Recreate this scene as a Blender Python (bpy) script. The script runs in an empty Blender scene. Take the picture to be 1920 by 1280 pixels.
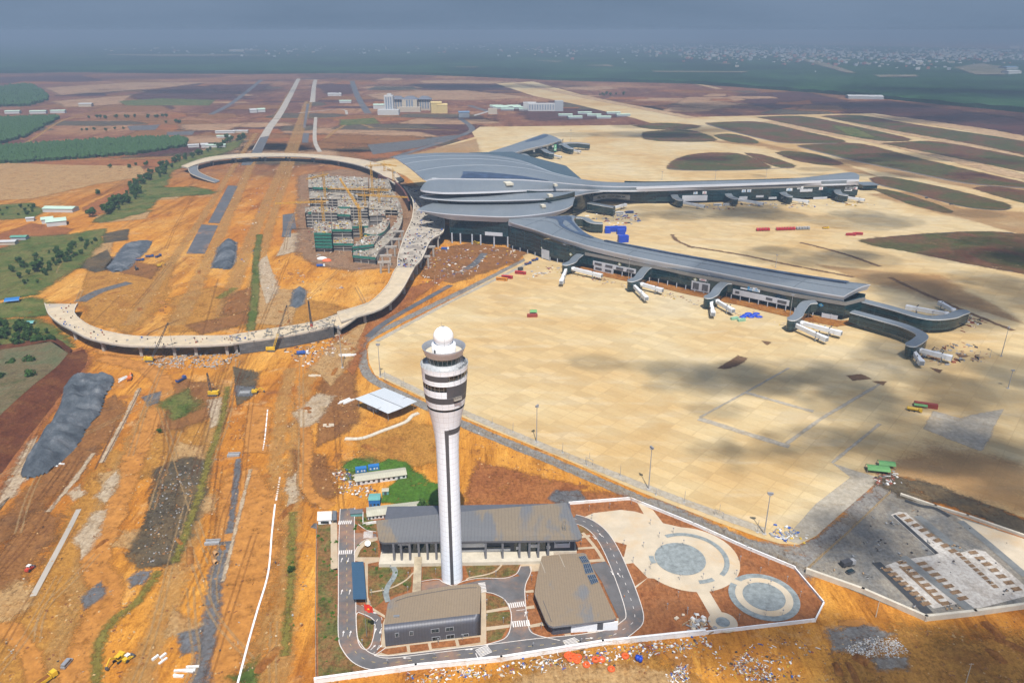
import bpy, bmesh, math, random
from mathutils import Vector, Matrix, noise as mnoise
from mathutils.geometry import tessellate_polygon
R = math.radians
sin, cos, PI = math.sin, math.cos, math.pi
scene = bpy.context.scene
COL = scene.collection
rng = random.Random(7)

# ---------------------------------------------------------------- camera and survey helpers
CAM_H = 230.0
FPX, CX, CY, HORIZ = 1420.0, 960.0, 640.0, 58.0
PITCH = math.atan((CY - HORIZ) / FPX)

def ray(px, py):
    u, v = (px - CX) / FPX, (CY - py) / FPX
    return Vector((u, cos(PITCH) + v * sin(PITCH), -sin(PITCH) + v * cos(PITCH)))

def G(px, py, z=0.0):
    """ground-plan survey: the point at height z seen in the direction px, py of the photograph"""
    d = ray(px, py)
    t = (z - CAM_H) / d.z
    return Vector((d.x * t, d.y * t, z))

def V2(p):
    return Vector((p[0], p[1]))

def height_at(base, py):
    """height of a vertical object standing at base whose top is seen at row py"""
    v = (CY - py) / FPX
    dy, dz = cos(PITCH) + v * sin(PITCH), -sin(PITCH) + v * cos(PITCH)
    return CAM_H + dz / dy * base[1]

# ---------------------------------------------------------------- objects
def props(o, label=None, cat=None, group=None, kind=None):
    if label: o['label'] = label
    if cat: o['category'] = cat
    if group: o['group'] = group
    if kind: o['kind'] = kind
    return o

def thing(name, label, cat, loc=(0, 0, 0), rz=0.0, group=None):
    o = bpy.data.objects.new(name, None)
    o.empty_display_size = 1.0
    COL.objects.link(o)
    o.location = loc
    o.rotation_euler = (0, 0, rz)
    return props(o, label, cat, group)

def world_off(o):
    v = Vector((0, 0, 0))
    while o is not None:
        v += o.location
        o = o.parent
    return v

class MB:
    """collects faces and links them as one mesh object"""
    def __init__(self):
        self.v, self.f, self.fm, self.mats, self.sm = [], [], [], [], []
        self.cur = 0
        self.smooth = False
    def use(self, m, smooth=None):
        if m not in self.mats: self.mats.append(m)
        self.cur = self.mats.index(m)
        if smooth is not None: self.smooth = smooth
        return self
    def face(self, idx):
        self.f.append(tuple(idx)); self.fm.append(self.cur); self.sm.append(self.smooth)
    def poly(self, pts):
        n = len(self.v)
        self.v += [tuple(p) for p in pts]
        self.face(range(n, n + len(pts)))
    def box(self, c, s, rz=0.0, taper=1.0):
        """box resting on c (bottom centre) of size s"""
        x, y, h = s[0] / 2, s[1] / 2, s[2]
        cr, sr = cos(rz), sin(rz)
        n = len(self.v)
        for z, k in ((0, 1.0), (h, taper)):
            for a, b in ((-x, -y), (x, -y), (x, y), (-x, y)):
                a *= k; b *= k
                self.v.append((c[0] + a * cr - b * sr, c[1] + a * sr + b * cr, c[2] + z))
        for q in ((3, 2, 1, 0), (4, 5, 6, 7), (0, 1, 5, 4), (1, 2, 6, 5), (2, 3, 7, 6), (3, 0, 4, 7)):
            self.face([n + i for i in q])
        return self
    def bar(self, a, b, w, h=None, up=Vector((0, 0, 1))):
        """square bar between two points"""
        a, b = Vector(a), Vector(b)
        h = h or w
        d = (b - a)
        if d.length < 1e-6: return self
        d.normalize()
        s = d.cross(up)
        if s.length < 1e-3: s = d.cross(Vector((0, 1, 0)))
        s.normalize()
        t = s.cross(d)
        n = len(self.v)
        for p in (a, b):
            for i, j in ((-1, -1), (1, -1), (1, 1), (-1, 1)):
                self.v.append(tuple(p + s * (i * w / 2) + t * (j * h / 2)))
        for q in ((3, 2, 1, 0), (4, 5, 6, 7), (0, 1, 5, 4), (1, 2, 6, 5), (2, 3, 7, 6), (3, 0, 4, 7)):
            self.face([n + i for i in q])
        return self
    def tube(self, a, b, r0, r1=None, seg=8, cap=True):
        a, b = Vector(a), Vector(b)
        r1 = r0 if r1 is None else r1
        d = (b - a).normalized()
        s = d.cross(Vector((0, 0, 1)))
        if s.length < 1e-3: s = Vector((1, 0, 0))
        s.normalize(); t = s.cross(d)
        n = len(self.v)
        for p, r in ((a, r0), (b, r1)):
            for i in range(seg):
                w = 2 * PI * i / seg
                self.v.append(tuple(p + s * (r * cos(w)) + t * (r * sin(w))))
        for i in range(seg):
            j = (i + 1) % seg
            self.face((n + i, n + j, n + seg + j, n + seg + i))
        if cap:
            self.face([n + i for i in reversed(range(seg))])
            self.face([n + seg + i for i in range(seg)])
        return self
    def lathe(self, prof, c=(0, 0, 0), seg=48, a0=0.0, a1=2 * PI, flip=False):
        """profile of (radius, height) turned about the vertical through c, between two angles"""
        full = abs((a1 - a0) - 2 * PI) < 1e-6
        m = seg if full else seg + 1
        n = len(self.v)
        for r, z in prof:
            for i in range(m):
                w = a0 + (a1 - a0) * i / seg
                self.v.append((c[0] + r * cos(w), c[1] + r * sin(w), c[2] + z))
        for k in range(len(prof) - 1):
            for i in range(seg):
                j = (i + 1) % m
                q = (n + k * m + i, n + k * m + j, n + (k + 1) * m + j, n + (k + 1) * m + i)
                self.face(q[::-1] if flip else q)
        return self
    def loft(self, rows, closed=False):
        """grid of faces between rows of points of equal length"""
        n = len(self.v); m = len(rows[0])
        for r in rows: self.v += [tuple(p) for p in r]
        for k in range(len(rows) - 1):
            for i in range(m if closed else m - 1):
                j = (i + 1) % m
                self.face((n + k * m + i, n + k * m + j, n + (k + 1) * m + j, n + (k + 1) * m + i))
        return self
    def prism(self, pts, z0, z1, bottom=True):
        """upright prism over a plan outline; z0, z1 numbers"""
        pts = [V2(p) for p in pts]
        a = sum(pts[i].x * pts[(i + 1) % len(pts)].y - pts[(i + 1) % len(pts)].x * pts[i].y for i in range(len(pts)))
        if a < 0: pts = pts[::-1]
        n = len(self.v); m = len(pts)
        for z in (z0, z1):
            for p in pts: self.v.append((p.x, p.y, z))
        for i in range(m):
            j = (i + 1) % m
            self.face((n + i, n + j, n + m + j, n + m + i))
        tris = tessellate_polygon([[Vector((p.x, p.y, 0)) for p in pts]])
        for t in tris:
            t = fix_tri(pts, t)
            self.face([n + m + i for i in t])
            if bottom: self.face([n + i for i in reversed(t)])
        return self
    def sheet(self, pts):
        """flat or warped polygon, facing up"""
        pts = [Vector(p) for p in pts]
        n = len(self.v)
        self.v += [tuple(p) for p in pts]
        for t in tessellate_polygon([[Vector((p.x, p.y, 0)) for p in pts]]):
            self.face([n + i for i in fix_tri(pts, t)])
        return self
    def ball(self, c, r, seg=10, rings=6, sq=(1, 1, 1)):
        n = len(self.v)
        for k in range(rings + 1):
            ph = PI * k / rings
            for i in range(seg):
                w = 2 * PI * i / seg
                self.v.append((c[0] + r * sq[0] * sin(ph) * cos(w), c[1] + r * sq[1] * sin(ph) * sin(w), c[2] - r * sq[2] * cos(ph)))
        for k in range(rings):
            for i in range(seg):
                j = (i + 1) % seg
                self.face((n + k * seg + i, n + k * seg + j, n + (k + 1) * seg + j, n + (k + 1) * seg + i))
        return self
    def mesh(self, name, m=None, off=(0, 0, 0)):
        me = bpy.data.meshes.new(name)
        o = Vector(off)
        me.from_pydata([(v[0] - o.x, v[1] - o.y, v[2] - o.z) for v in self.v], [], self.f)
        mats = self.mats or [m]
        for mm in mats: me.materials.append(mm)
        me.polygons.foreach_set('material_index', self.fm)
        me.polygons.foreach_set('use_smooth', self.sm)
        me.update()
        return me
    def build(self, name, m=None, parent=None, local=False):
        """local: points are already in the parent's frame; else they are world points and the parents are unrotated"""
        off = world_off(parent) if (parent is not None and not local) else (0, 0, 0)
        o = bpy.data.objects.new(name, self.mesh(name, m, off))
        COL.objects.link(o)
        if parent is not None: o.parent = parent
        return o

def fix_tri(pts, t):
    a, b, c = (pts[i] for i in t)
    return t if (b.x - a.x) * (c.y - a.y) - (b.y - a.y) * (c.x - a.x) > 0 else tuple(reversed(t))

KIDS = {}
def copy_tree(o, parent=None):
    if not KIDS:
        pass
    c = o.copy(); COL.objects.link(c); c.parent = parent
    for ch in list(o.children): copy_tree(ch, c)
    return c

def place(proto, used, loc, rz=0.0, label=None, group=None, scale=None):
    """the prototype itself the first time, then copies"""
    o = proto if not used else copy_tree(proto)
    used.append(1)
    o.location = loc; o.rotation_euler = (0, 0, rz)
    if scale: o.scale = (scale,) * 3 if not hasattr(scale, '__len__') else scale
    if label: o['label'] = label
    if group: o['group'] = group
    return o

# ---------------------------------------------------------------- materials
MATS = {}
def srgb(r, g, b):
    f = lambda c: (c / 255 / 12.92) if c / 255 <= 0.04045 else ((c / 255 + 0.055) / 1.055) ** 2.4
    return (f(r), f(g), f(b))

class NT:
    def __init__(self, name):
        m = self.m = bpy.data.materials.new(name)
        m.use_nodes = True
        self.t = m.node_tree; self.n = self.t.nodes; self.l = self.t.links
        self.b = self.n['Principled BSDF']; self.out = self.n['Material Output']
        self.co = None
    def node(self, typ, **kw):
        n = self.n.new(typ)
        for k, v in kw.items():
            if k.startswith('i_'): n.inputs[k[2:].replace('_', ' ')].default_value = v
            else: setattr(n, k, v)
        return n
    def link(self, a, b): self.l.new(a, b)
    def coords(self, scale=(1, 1, 1), rot=0.0, world=True):
        src = self.node('ShaderNodeNewGeometry').outputs['Position'] if world else self.node('ShaderNodeTexCoord').outputs['Object']
        mp = self.node('ShaderNodeMapping')
        mp.inputs['Scale'].default_value = scale
        mp.inputs['Rotation'].default_value = (0, 0, rot)
        self.link(src, mp.inputs['Vector'])
        return mp.outputs['Vector']
    def noise(self, vec, scale, detail=4, rough=0.6, dist=0.0):
        n = self.node('ShaderNodeTexNoise')
        n.inputs['Scale'].default_value = scale
        n.inputs['Detail'].default_value = detail
        n.inputs['Roughness'].default_value = rough
        n.inputs['Distortion'].default_value = dist
        self.link(vec, n.inputs['Vector'])
        return n.outputs['Fac']
    def ramp(self, fac, stops, interp='LINEAR'):
        r = self.node('ShaderNodeValToRGB')
        cr = r.color_ramp; cr.interpolation = interp
        while len(cr.elements) > 1: cr.elements.remove(cr.elements[-1])
        for i, (p, c) in enumerate(stops):
            e = cr.elements[0] if i == 0 else cr.elements.new(p)
            e.position = p
            e.color = (*c, 1) if hasattr(c, '__len__') else (c, c, c, 1)
        self.link(fac, r.inputs['Fac'])
        return r.outputs['Color']
    def mix(self, fac, a, b, blend='MIX'):
        n = self.node('ShaderNodeMix', data_type='RGBA', blend_type=blend)
        for s, x in ((n.inputs['Factor'], fac), (n.inputs['A'], a), (n.inputs['B'], b)):
            if hasattr(x, 'is_linked') or hasattr(x, 'node'): self.link(x, s)
            elif hasattr(x, '__len__'): s.default_value = (*x, 1)
            else: s.default_value = x if s.type == 'VALUE' else (x, x, x, 1)
        return n.outputs['Result']
    def math(self, op, a, b=0.0, c=0.0, clamp=False):
        n = self.node('ShaderNodeMath', operation=op)
        n.use_clamp = clamp
        for s, x in zip(n.inputs, (a, b, c)):
            if isinstance(x, (int, float)): s.default_value = x
            else: self.link(x, s)
        return n.outputs[0]
    def mrange(self, x, a, b, c=0.0, d=1.0):
        n = self.node('ShaderNodeMapRange', interpolation_type='SMOOTHSTEP')
        for s, v in zip(list(n.inputs)[:5], (x, a, b, c, d)):
            if isinstance(v, (int, float)): s.default_value = v
            else: self.link(v, s)
        return n.outputs[0]
    def bump(self, h, strength=0.3, dist=0.1):
        n = self.node('ShaderNodeBump')
        n.inputs['Strength'].default_value = strength
        n.inputs['Distance'].default_value = dist
        self.link(h, n.inputs['Height'])
        self.link(n.outputs['Normal'], self.b.inputs['Normal'])

def mat(name, col, rough=0.7, var=0.12, scale=0.4, metal=0.0, spec=0.4, bump=0.0, dirt=None, dirt_amt=0.5, world=True, stretch=None, rot=0.0):
    """painted, metal or stone surface with mottled colour and optional dirt of its own colour"""
    if name in MATS: return MATS[name]
    k = NT(name)
    v = k.coords(stretch or (1, 1, 1), rot, world)
    n = k.noise(v, scale, 5, 0.65)
    c = k.mix(k.mrange(n, 0.25, 0.75), tuple(x * (1 - var) for x in col), tuple(min(1, x * (1 + var)) for x in col))
    if dirt:
        d = k.noise(v, scale * 0.31, 6, 0.7, 0.3)
        c = k.mix(k.mrange(d, 0.62 - 0.3 * dirt_amt, 0.72), c, dirt)
    k.link(c, k.b.inputs['Base Color'])
    k.b.inputs['Roughness'].default_value = rough
    k.b.inputs['Metallic'].default_value = metal
    k.b.inputs['Specular IOR Level'].default_value = spec
    if bump: k.bump(n, bump, 0.3)
    MATS[name] = k.m
    return k.m
# ---------------------------------------------------------------- camera, light, sky, air
cam = bpy.data.cameras.new('camera')
cam.sensor_width = 36.0; cam.sensor_fit = 'HORIZONTAL'
cam.lens = 36.0 * FPX / 1920.0
cam.clip_start = 1.0; cam.clip_end = 90000.0
camo = bpy.data.objects.new('camera', cam); COL.objects.link(camo)
camo.location = (0, 0, CAM_H); camo.rotation_euler = (PI / 2 - PITCH, 0, 0)
scene.camera = camo

SUN_EL, SUN_AZ = R(60), R(173)          # the sun stands high behind the camera
sd = Vector((sin(SUN_AZ) * cos(SUN_EL), cos(SUN_AZ) * cos(SUN_EL), sin(SUN_EL)))
sl = bpy.data.lights.new('sun', 'SUN'); sl.energy = 5.0; sl.angle = R(0.5); sl.color = (1.0, 0.96, 0.90)
so = bpy.data.objects.new('sun', sl); COL.objects.link(so)
so.rotation_euler = (-sd).to_track_quat('-Z', 'Y').to_euler(); so.location = (0, -200, 500)

w = bpy.data.worlds.new('World'); scene.world = w; w.use_nodes = True
wn, wl = w.node_tree.nodes, w.node_tree.links
bg = wn['Background']; bg.inputs['Strength'].default_value = 0.11
sk = wn.new('ShaderNodeTexSky'); sk.sky_type = 'NISHITA'; sk.sun_disc = False
sk.sun_elevation = SUN_EL; sk.sun_rotation = SUN_AZ; sk.altitude = 200; sk.air_density = 1.2; sk.dust_density = 1.5; sk.ozone_density = 1.5
# the low sky is a far grey-blue cloud deck: the sky texture is greyed towards the horizon
tc = wn.new('ShaderNodeTexCoord'); sx = wn.new('ShaderNodeSeparateXYZ'); wl.new(tc.outputs['Generated'], sx.inputs[0])
mr = wn.new('ShaderNodeMapRange'); mr.interpolation_type = 'SMOOTHSTEP'
mr.inputs[1].default_value = 0.05; mr.inputs[2].default_value = 0.35; mr.inputs[3].default_value = 1.0; mr.inputs[4].default_value = 0.0
wl.new(sx.outputs['Z'], mr.inputs[0])
mpn = wn.new('ShaderNodeMapping'); mpn.inputs['Scale'].default_value = (1, 1, 7); wl.new(tc.outputs['Generated'], mpn.inputs[0])
nz = wn.new('ShaderNodeTexNoise'); nz.inputs['Scale'].default_value = 2.2; nz.inputs['Detail'].default_value = 5; wl.new(mpn.outputs[0], nz.inputs['Vector'])
cr = wn.new('ShaderNodeValToRGB')
cr.color_ramp.elements[0].position = 0.35; cr.color_ramp.elements[0].color = (1.12, 1.62, 2.35, 1)
cr.color_ramp.elements[1].position = 0.68; cr.color_ramp.elements[1].color = (1.45, 2.0, 2.85, 1)
wl.new(nz.outputs['Fac'], cr.inputs['Fac'])
mx = wn.new('ShaderNodeMix'); mx.data_type = 'RGBA'
wl.new(mr.outputs[0], mx.inputs['Factor']); wl.new(sk.outputs[0], mx.inputs['A']); wl.new(cr.outputs[0], mx.inputs['B'])
wl.new(mx.outputs['Result'], bg.inputs['Color'])

scene.view_settings.view_transform = 'Standard'; scene.view_settings.look = 'None'
scene.view_settings.exposure = 0.38; scene.view_settings.gamma = 1.0
cy = scene.cycles if hasattr(scene, 'cycles') else None
scene.render.engine = 'CYCLES'
cy = scene.cycles
cy.use_denoising = True
try: cy.denoiser = 'OPENIMAGEDENOISE'
except Exception: pass
cy.max_bounces = 4; cy.diffuse_bounces = 2; cy.glossy_bounces = 2; cy.transmission_bounces = 2; cy.volume_bounces = 0; cy.transparent_max_bounces = 24
cy.caustics_reflective = False; cy.caustics_refractive = False
cy.use_adaptive_sampling = True; cy.adaptive_threshold = 0.02

# air: one closed box round camera and scene
hm = bpy.data.materials.new('haze'); hm.use_nodes = True
hn = hm.node_tree.nodes; hn.clear()
ho = hn.new('ShaderNodeOutputMaterial'); pv = hn.new('ShaderNodeVolumePrincipled')
pv.inputs['Color'].default_value = (0.30, 0.395, 0.52, 1); pv.inputs['Density'].default_value = 2.0e-4
pv.inputs['Anisotropy'].default_value = 0.0
hm.node_tree.links.new(pv.outputs[0], ho.inputs['Volume'])
hb = MB(); hb.box((0, 0, -1), (64000, 64000, CAM_H + 12)); hzo = hb.build('haze', hm)
props(hzo, 'pale blue haze lying over the plain', 'haze', kind='stuff')
# ---------------------------------------------------------------- ground kit
def crom(pts, step=4):
    """smooth curve through the points (Catmull-Rom), open"""
    pts = [Vector(p) for p in pts]
    if len(pts) < 3: return pts
    out = []
    for i in range(len(pts) - 1):
        a = pts[max(i - 1, 0)]; b = pts[i]; c = pts[i + 1]; d = pts[min(i + 2, len(pts) - 1)]
        for k in range(step):
            t = k / step
            out.append(0.5 * ((2 * b) + (c - a) * t + (2 * a - 5 * b + 4 * c - d) * t * t + (3 * b - a - 3 * c + d) * t ** 3))
    out.append(pts[-1])
    return out

def offset_line(pts, d):
    """plan polyline moved sideways by d (left positive)"""
    out = []
    for i, p in enumerate(pts):
        a = pts[max(i - 1, 0)]; b = pts[min(i + 1, len(pts) - 1)]
        t = Vector((b.x - a.x, b.y - a.y)); t.normalize()
        out.append(Vector((p.x - t.y * d, p.y + t.x * d, p.z)))
    return out

LAYN = [0]
def lay(z):
    LAYN[0] += 1
    return 0.06 * z + 0.0018 * (LAYN[0] % 30)

def grit(k, c, amt=1.0):
    """the small marks all loose ground shares: clods, scrapes, trodden and dusted spots"""
    f1 = k.noise(k.coords(), 0.9, 6, 0.85)
    c = k.mix(k.mrange(f1, 0.46, 0.58, 0.0, 0.5 * amt), c, k.mix(1.0, c, (0.48, 0.42, 0.38), 'MULTIPLY'))
    f2 = k.noise(k.coords((2.6, 0.5, 1), R(-13.5)), 0.22, 8, 0.8, 0.3)
    c = k.mix(k.mrange(f2, 0.52, 0.60, 0.0, 0.5 * amt), c, k.mix(1.0, c, (1.25, 1.35, 1.5), 'MULTIPLY'))
    c = k.mix(k.mrange(f2, 0.47, 0.39, 0.0, 0.6 * amt), c, k.mix(1.0, c, (0.45, 0.40, 0.38), 'MULTIPLY'))
    f3 = k.noise(k.coords(), 0.065, 9, 0.8, 0.7)
    c = k.mix(k.mrange(f3, 0.53, 0.62, 0.0, 0.45 * amt), c, k.mix(1.0, c, (1.25, 1.35, 1.5), 'MULTIPLY'))
    c = k.mix(k.mrange(f3, 0.46, 0.37, 0.0, 0.55 * amt), c, k.mix(1.0, c, (0.5, 0.42, 0.4), 'MULTIPLY'))
    return c

def soil(name, cols, scale=0.02, rough=0.95, fine=0.5, soft=False, bump=0.35, stretch=(1, 1, 1), rot=0.0, speck=None, contrast=(0.3, 0.7), amt=1.0, gritty=0.8):
    """loose ground of two or three colours in clumps; soft ground frays out along its edge"""
    if name in MATS: return MATS[name]
    k = NT(name)
    v = k.coords(stretch, rot)
    a = k.noise(v, scale, 8, 0.68, 0.4)
    stops = [(contrast[0] + (contrast[1] - contrast[0]) * i / max(1, len(cols) - 1), c) for i, c in enumerate(cols)]
    c = k.ramp(a, stops)
    b = k.noise(v, fine, 6, 0.75)
    c = k.mix(k.mrange(b, 0.3, 0.7, 0.0, 0.75), c, k.mix(1.0, c, (0.5, 0.47, 0.45), 'MULTIPLY'))
    if gritty: c = grit(k, c, gritty)
    if speck:
        s = k.noise(v, fine * 3.1, 3, 0.8)
        c = k.mix(k.mrange(s, 0.64, 0.7), c, speck)
    k.link(c, k.b.inputs['Base Color'])
    k.b.inputs['Roughness'].default_value = rough
    k.b.inputs['Specular IOR Level'].default_value = 0.15
    h = k.math('ADD', a, k.math('MULTIPLY', b, 0.5))
    k.bump(h, bump, 1.2)
    if soft:
        at = k.node('ShaderNodeAttribute'); at.attribute_name = 'edge'
        e1 = k.noise(k.coords(), scale * 2.2 if soft is True else soft, 7, 0.72)
        e2 = k.noise(k.coords(), 0.5, 5, 0.75)
        nn = k.math('ADD', k.math('MULTIPLY', e1, 0.62), k.math('MULTIPLY', e2, 0.38))
        nn = k.node('ShaderNodeMapRange'); 
        k.link(k.math('ADD', k.math('MULTIPLY', e1, 0.62), k.math('MULTIPLY', e2, 0.38)), nn.inputs[0])
        nn.inputs[1].default_value = 0.33; nn.inputs[2].default_value = 0.67
        f = k.math('SUBTRACT', at.outputs['Fac'], k.math('MULTIPLY', nn.outputs[0], 0.88))
        f = k.mrange(f, -0.05, 0.55, 0.0, amt)
        tr = k.node('ShaderNodeBsdfTransparent'); ms = k.node('ShaderNodeMixShader')
        k.link(f, ms.inputs[0]); k.link(tr.outputs[0], ms.inputs[1]); k.link(k.b.outputs[0], ms.inputs[2])
        k.link(ms.outputs[0], k.out.inputs['Surface'])
    MATS[name] = k.m
    return k.m

SOFTK = 2.6
class Sheets:
    """ground sheets of one name and material"""
    def __init__(self, name, m, kind='structure'):
        self.name, self.m, self.kind = name, m, kind
        self.v, self.f, self.e = [], [], []
    def poly(self, pts, layer, soft=0.0, smooth=0, world=False):
        soft *= SOFTK
        P = [Vector(p) if world else G(*p) for p in pts]
        if smooth: 
            P = crom(P + [P[0]], smooth)[:-1]
        a = sum(P[i].x * P[(i + 1) % len(P)].y - P[(i + 1) % len(P)].x * P[i].y for i in range(len(P)))
        if a < 0: P = P[::-1]
        z = lay(layer); n = len(self.v); m = len(P)
        self.v += [(p.x, p.y, z) for p in P]; self.e += [1.0] * m
        for t in tessellate_polygon([[Vector((p.x, p.y, 0)) for p in P]]):
            self.f.append([n + i for i in fix_tri(P, t)])
        if soft:
            for i in range(m):
                p = P[i]; q = P[i - 1]; r = P[(i + 1) % m]
                t1 = Vector((p.x - q.x, p.y - q.y)).normalized(); t2 = Vector((r.x - p.x, r.y - p.y)).normalized()
                nn = Vector((t1.y + t2.y, -t1.x - t2.x))
                if nn.length < 0.2: nn = Vector((t1.y, -t1.x))
                nn.normalize()
                self.v.append((p.x + nn.x * soft, p.y + nn.y * soft, z)); self.e.append(0.0)
            for i in range(m):
                j = (i + 1) % m
                self.f.append([n + i, n + m + i, n + m + j, n + j])
        return self
    def ribbon(self, pts, width, layer, soft=0.0, step=5, world=False):
        soft *= SOFTK
        P = [Vector(p) if world else G(*p) for p in pts]
        if step > 1: P = crom(P, step)
        z = lay(layer); hw = width / 2
        offs = [(-hw - soft, 0.0), (-hw, 1.0), (hw, 1.0), (hw + soft, 0.0)] if soft else [(-hw, 1.0), (hw, 1.0)]
        n = len(self.v); m = len(P)
        for o, e in offs:
            self.v += [(p.x, p.y, z) for p in offset_line(P, -o)]; self.e += [e] * m
        for k in range(len(offs) - 1):
            for i in range(m - 1):
                self.f.append([n + k * m + i, n + (k + 1) * m + i, n + (k + 1) * m + i + 1, n + k * m + i + 1][::-1])
        return self
    def dash(self, pts, width, layer, on=3.0, off=5.0, world=False, shift=0.0):
        P = [Vector(p) if world else G(*p) for p in pts]
        P = crom(P, 6)
        if shift: P = offset_line(P, shift)
        d = 0.0; z = lay(layer)
        for i in range(len(P) - 1):
            a, b = P[i], P[i + 1]; L = (b - a).length; t = (b - a) / max(L, 1e-6); s = 0.0
            while s < L:
                ph = (d + s) % (on + off)
                if ph < on:
                    e = min(L, s + on - ph)
                    n = Vector((-t.y, t.x, 0)) * width / 2
                    p, q = a + t * s, a + t * e
                    k = len(self.v)
                    self.v += [(w.x, w.y, z) for w in (p - n, q - n, q + n, p + n)]; self.e += [1.0] * 4
                    self.f.append([k, k + 1, k + 2, k + 3])
                    s = e + 1e-4
                else: s += on + off - ph
            d += L
        return self
    def disc(self, c, r, layer, r_in=0.0, seg=56, a0=0.0, a1=2 * PI, rr=None):
        z = lay(layer); n = len(self.v)
        ring = [r_in, r]
        for q in ring:
            for i in range(seg + 1):
                w = a0 + (a1 - a0) * i / seg
                self.v.append((c[0] + q * cos(w), c[1] + q * sin(w), z)); self.e.append(1.0)
        for i in range(seg):
            self.f.append([n + i, n + seg + 1 + i, n + seg + 2 + i, n + i + 1])
        return self
    def build(self):
        me = bpy.data.meshes.new(self.name)
        me.from_pydata(self.v, [], self.f); me.materials.append(self.m)
        at = me.attributes.new('edge', 'FLOAT', 'POINT'); at.data.foreach_set('value', self.e)
        me.update()
        o = bpy.data.objects.new(self.name, me); COL.objects.link(o)
        return props(o, kind=self.kind)

# ---------------------------------------------------------------- the plain
AXIS = R(-13.5)                       # the earthworks run along this bearing
k = NT('plain_soil')
v = k.coords()
vs = k.coords((3.2, 0.42, 1), AXIS)   # drawn out along the earthworks
big = k.noise(v, 0.0045, 6, 0.62, 0.5)
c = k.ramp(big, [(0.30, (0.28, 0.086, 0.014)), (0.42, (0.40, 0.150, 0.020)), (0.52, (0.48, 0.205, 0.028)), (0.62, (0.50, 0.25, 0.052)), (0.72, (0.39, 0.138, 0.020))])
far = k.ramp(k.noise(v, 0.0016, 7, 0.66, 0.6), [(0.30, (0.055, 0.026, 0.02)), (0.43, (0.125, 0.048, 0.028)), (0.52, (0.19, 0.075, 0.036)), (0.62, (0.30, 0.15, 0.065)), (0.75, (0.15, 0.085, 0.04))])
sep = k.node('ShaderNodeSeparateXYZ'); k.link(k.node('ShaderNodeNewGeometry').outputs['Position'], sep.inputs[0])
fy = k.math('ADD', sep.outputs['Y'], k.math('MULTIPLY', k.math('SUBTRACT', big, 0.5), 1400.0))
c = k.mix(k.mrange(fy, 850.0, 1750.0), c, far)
tr = k.noise(vs, 0.035, 9, 0.76, 0.25)                      # graded strips and wheel tracks
c = k.mix(k.mrange(tr, 0.53, 0.66, 0.0, 0.75), c, k.mix(1.0, c, (1.28, 1.4, 1.6), 'MULTIPLY'))
c = k.mix(k.mrange(tr, 0.47, 0.34, 0.0, 0.75), c, k.mix(1.0, c, (0.5, 0.43, 0.42), 'MULTIPLY'))
bd2 = k.noise(k.coords((1.0, 0.075, 1), AXIS), 0.05, 6, 0.65, 0.15)                # broad bands along the earthworks
c = k.mix(k.mrange(bd2, 0.52, 0.60, 0.0, 0.55), c, k.mix(1.0, c, (1.2, 1.35, 1.6), 'MULTIPLY'))
c = k.mix(k.mrange(bd2, 0.46, 0.38, 0.0, 0.6), c, k.mix(1.0, c, (0.55, 0.48, 0.5), 'MULTIPLY'))
md = k.noise(v, 0.03, 8, 0.72, 0.8)
c = k.mix(k.mrange(md, 0.55, 0.68, 0.0, 0.6), c, (0.50, 0.31, 0.14))
c = k.mix(k.mrange(md, 0.44, 0.30, 0.0, 0.7), c, (0.18, 0.065, 0.026))
fn = k.noise(v, 0.35, 6, 0.8)
c = grit(k, c, 1.0)
k.link(c, k.b.inputs['Base Color']); k.b.inputs['Roughness'].default_value = 0.95; k.b.inputs['Specular IOR Level'].default_value = 0.1
k.bump(k.math('ADD', k.math('MULTIPLY', md, 1.0), k.math('MULTIPLY', fn, 0.35)), 0.5, 2.0)
gm = MB()
xs = [-30000, -18000, -11000, -7000, -4500, -3000, -2000, -1300, -800, -500, -300, -150, 0, 150, 300, 500, 800, 1300, 2000, 3000, 4500, 7000, 11000, 18000, 30000]
nx = len(xs)
gm.v = [(x, y, 0.0) for y in xs for x in xs]
for j in range(nx - 1):
    for i in range(nx - 1):
        gm.face((j * nx + i, j * nx + i + 1, (j + 1) * nx + i + 1, (j + 1) * nx + i))
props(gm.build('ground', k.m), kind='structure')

# ---------------------------------------------------------------- concrete aprons and taxiways
k = NT('apron_concrete')
AP_AX = math.atan2((G(1430, 1005) - G(703, 703)).y, (G(1430, 1005) - G(703, 703)).x)
v = k.coords((1, 1, 1), -AP_AX)
vst = k.coords((0.22, 1.2, 1), -AP_AX - 0.06)
a = k.noise(v, 0.0055, 7, 0.62, 0.6)
c = k.ramp(a, [(0.32, (0.42, 0.265, 0.10)), (0.44, (0.47, 0.325, 0.148)), (0.55, (0.50, 0.38, 0.20)), (0.68, (0.50, 0.405, 0.25))])
b = k.noise(vst, 0.06, 6, 0.66)
c = k.mix(k.mrange(b, 0.5, 0.66, 0.0, 0.4), c, (0.51, 0.42, 0.28))
c = k.mix(k.mrange(b, 0.48, 0.34, 0.0, 0.35), c, (0.40, 0.255, 0.11))
br = k.node('ShaderNodeTexBrick'); br.offset = 0.0
br.inputs['Scale'].default_value = 1.0; br.inputs['Brick Width'].default_value = 15.0; br.inputs['Row Height'].default_value = 7.5
br.inputs['Mortar Size'].default_value = 0.28; br.inputs['Bias'].default_value = 0.0
br.inputs['Color1'].default_value = (0.80, 0.80, 0.80, 1); br.inputs['Color2'].default_value = (1.16, 1.17, 1.18, 1); br.inputs['Mortar'].default_value = (0.78, 0.76, 0.74, 1)
k.link(v, br.inputs['Vector'])
c = k.mix(0.5, c, k.mix(1.0, c, br.outputs['Color'], 'MULTIPLY'))
f = k.noise(v, 0.45, 5, 0.75)
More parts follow.
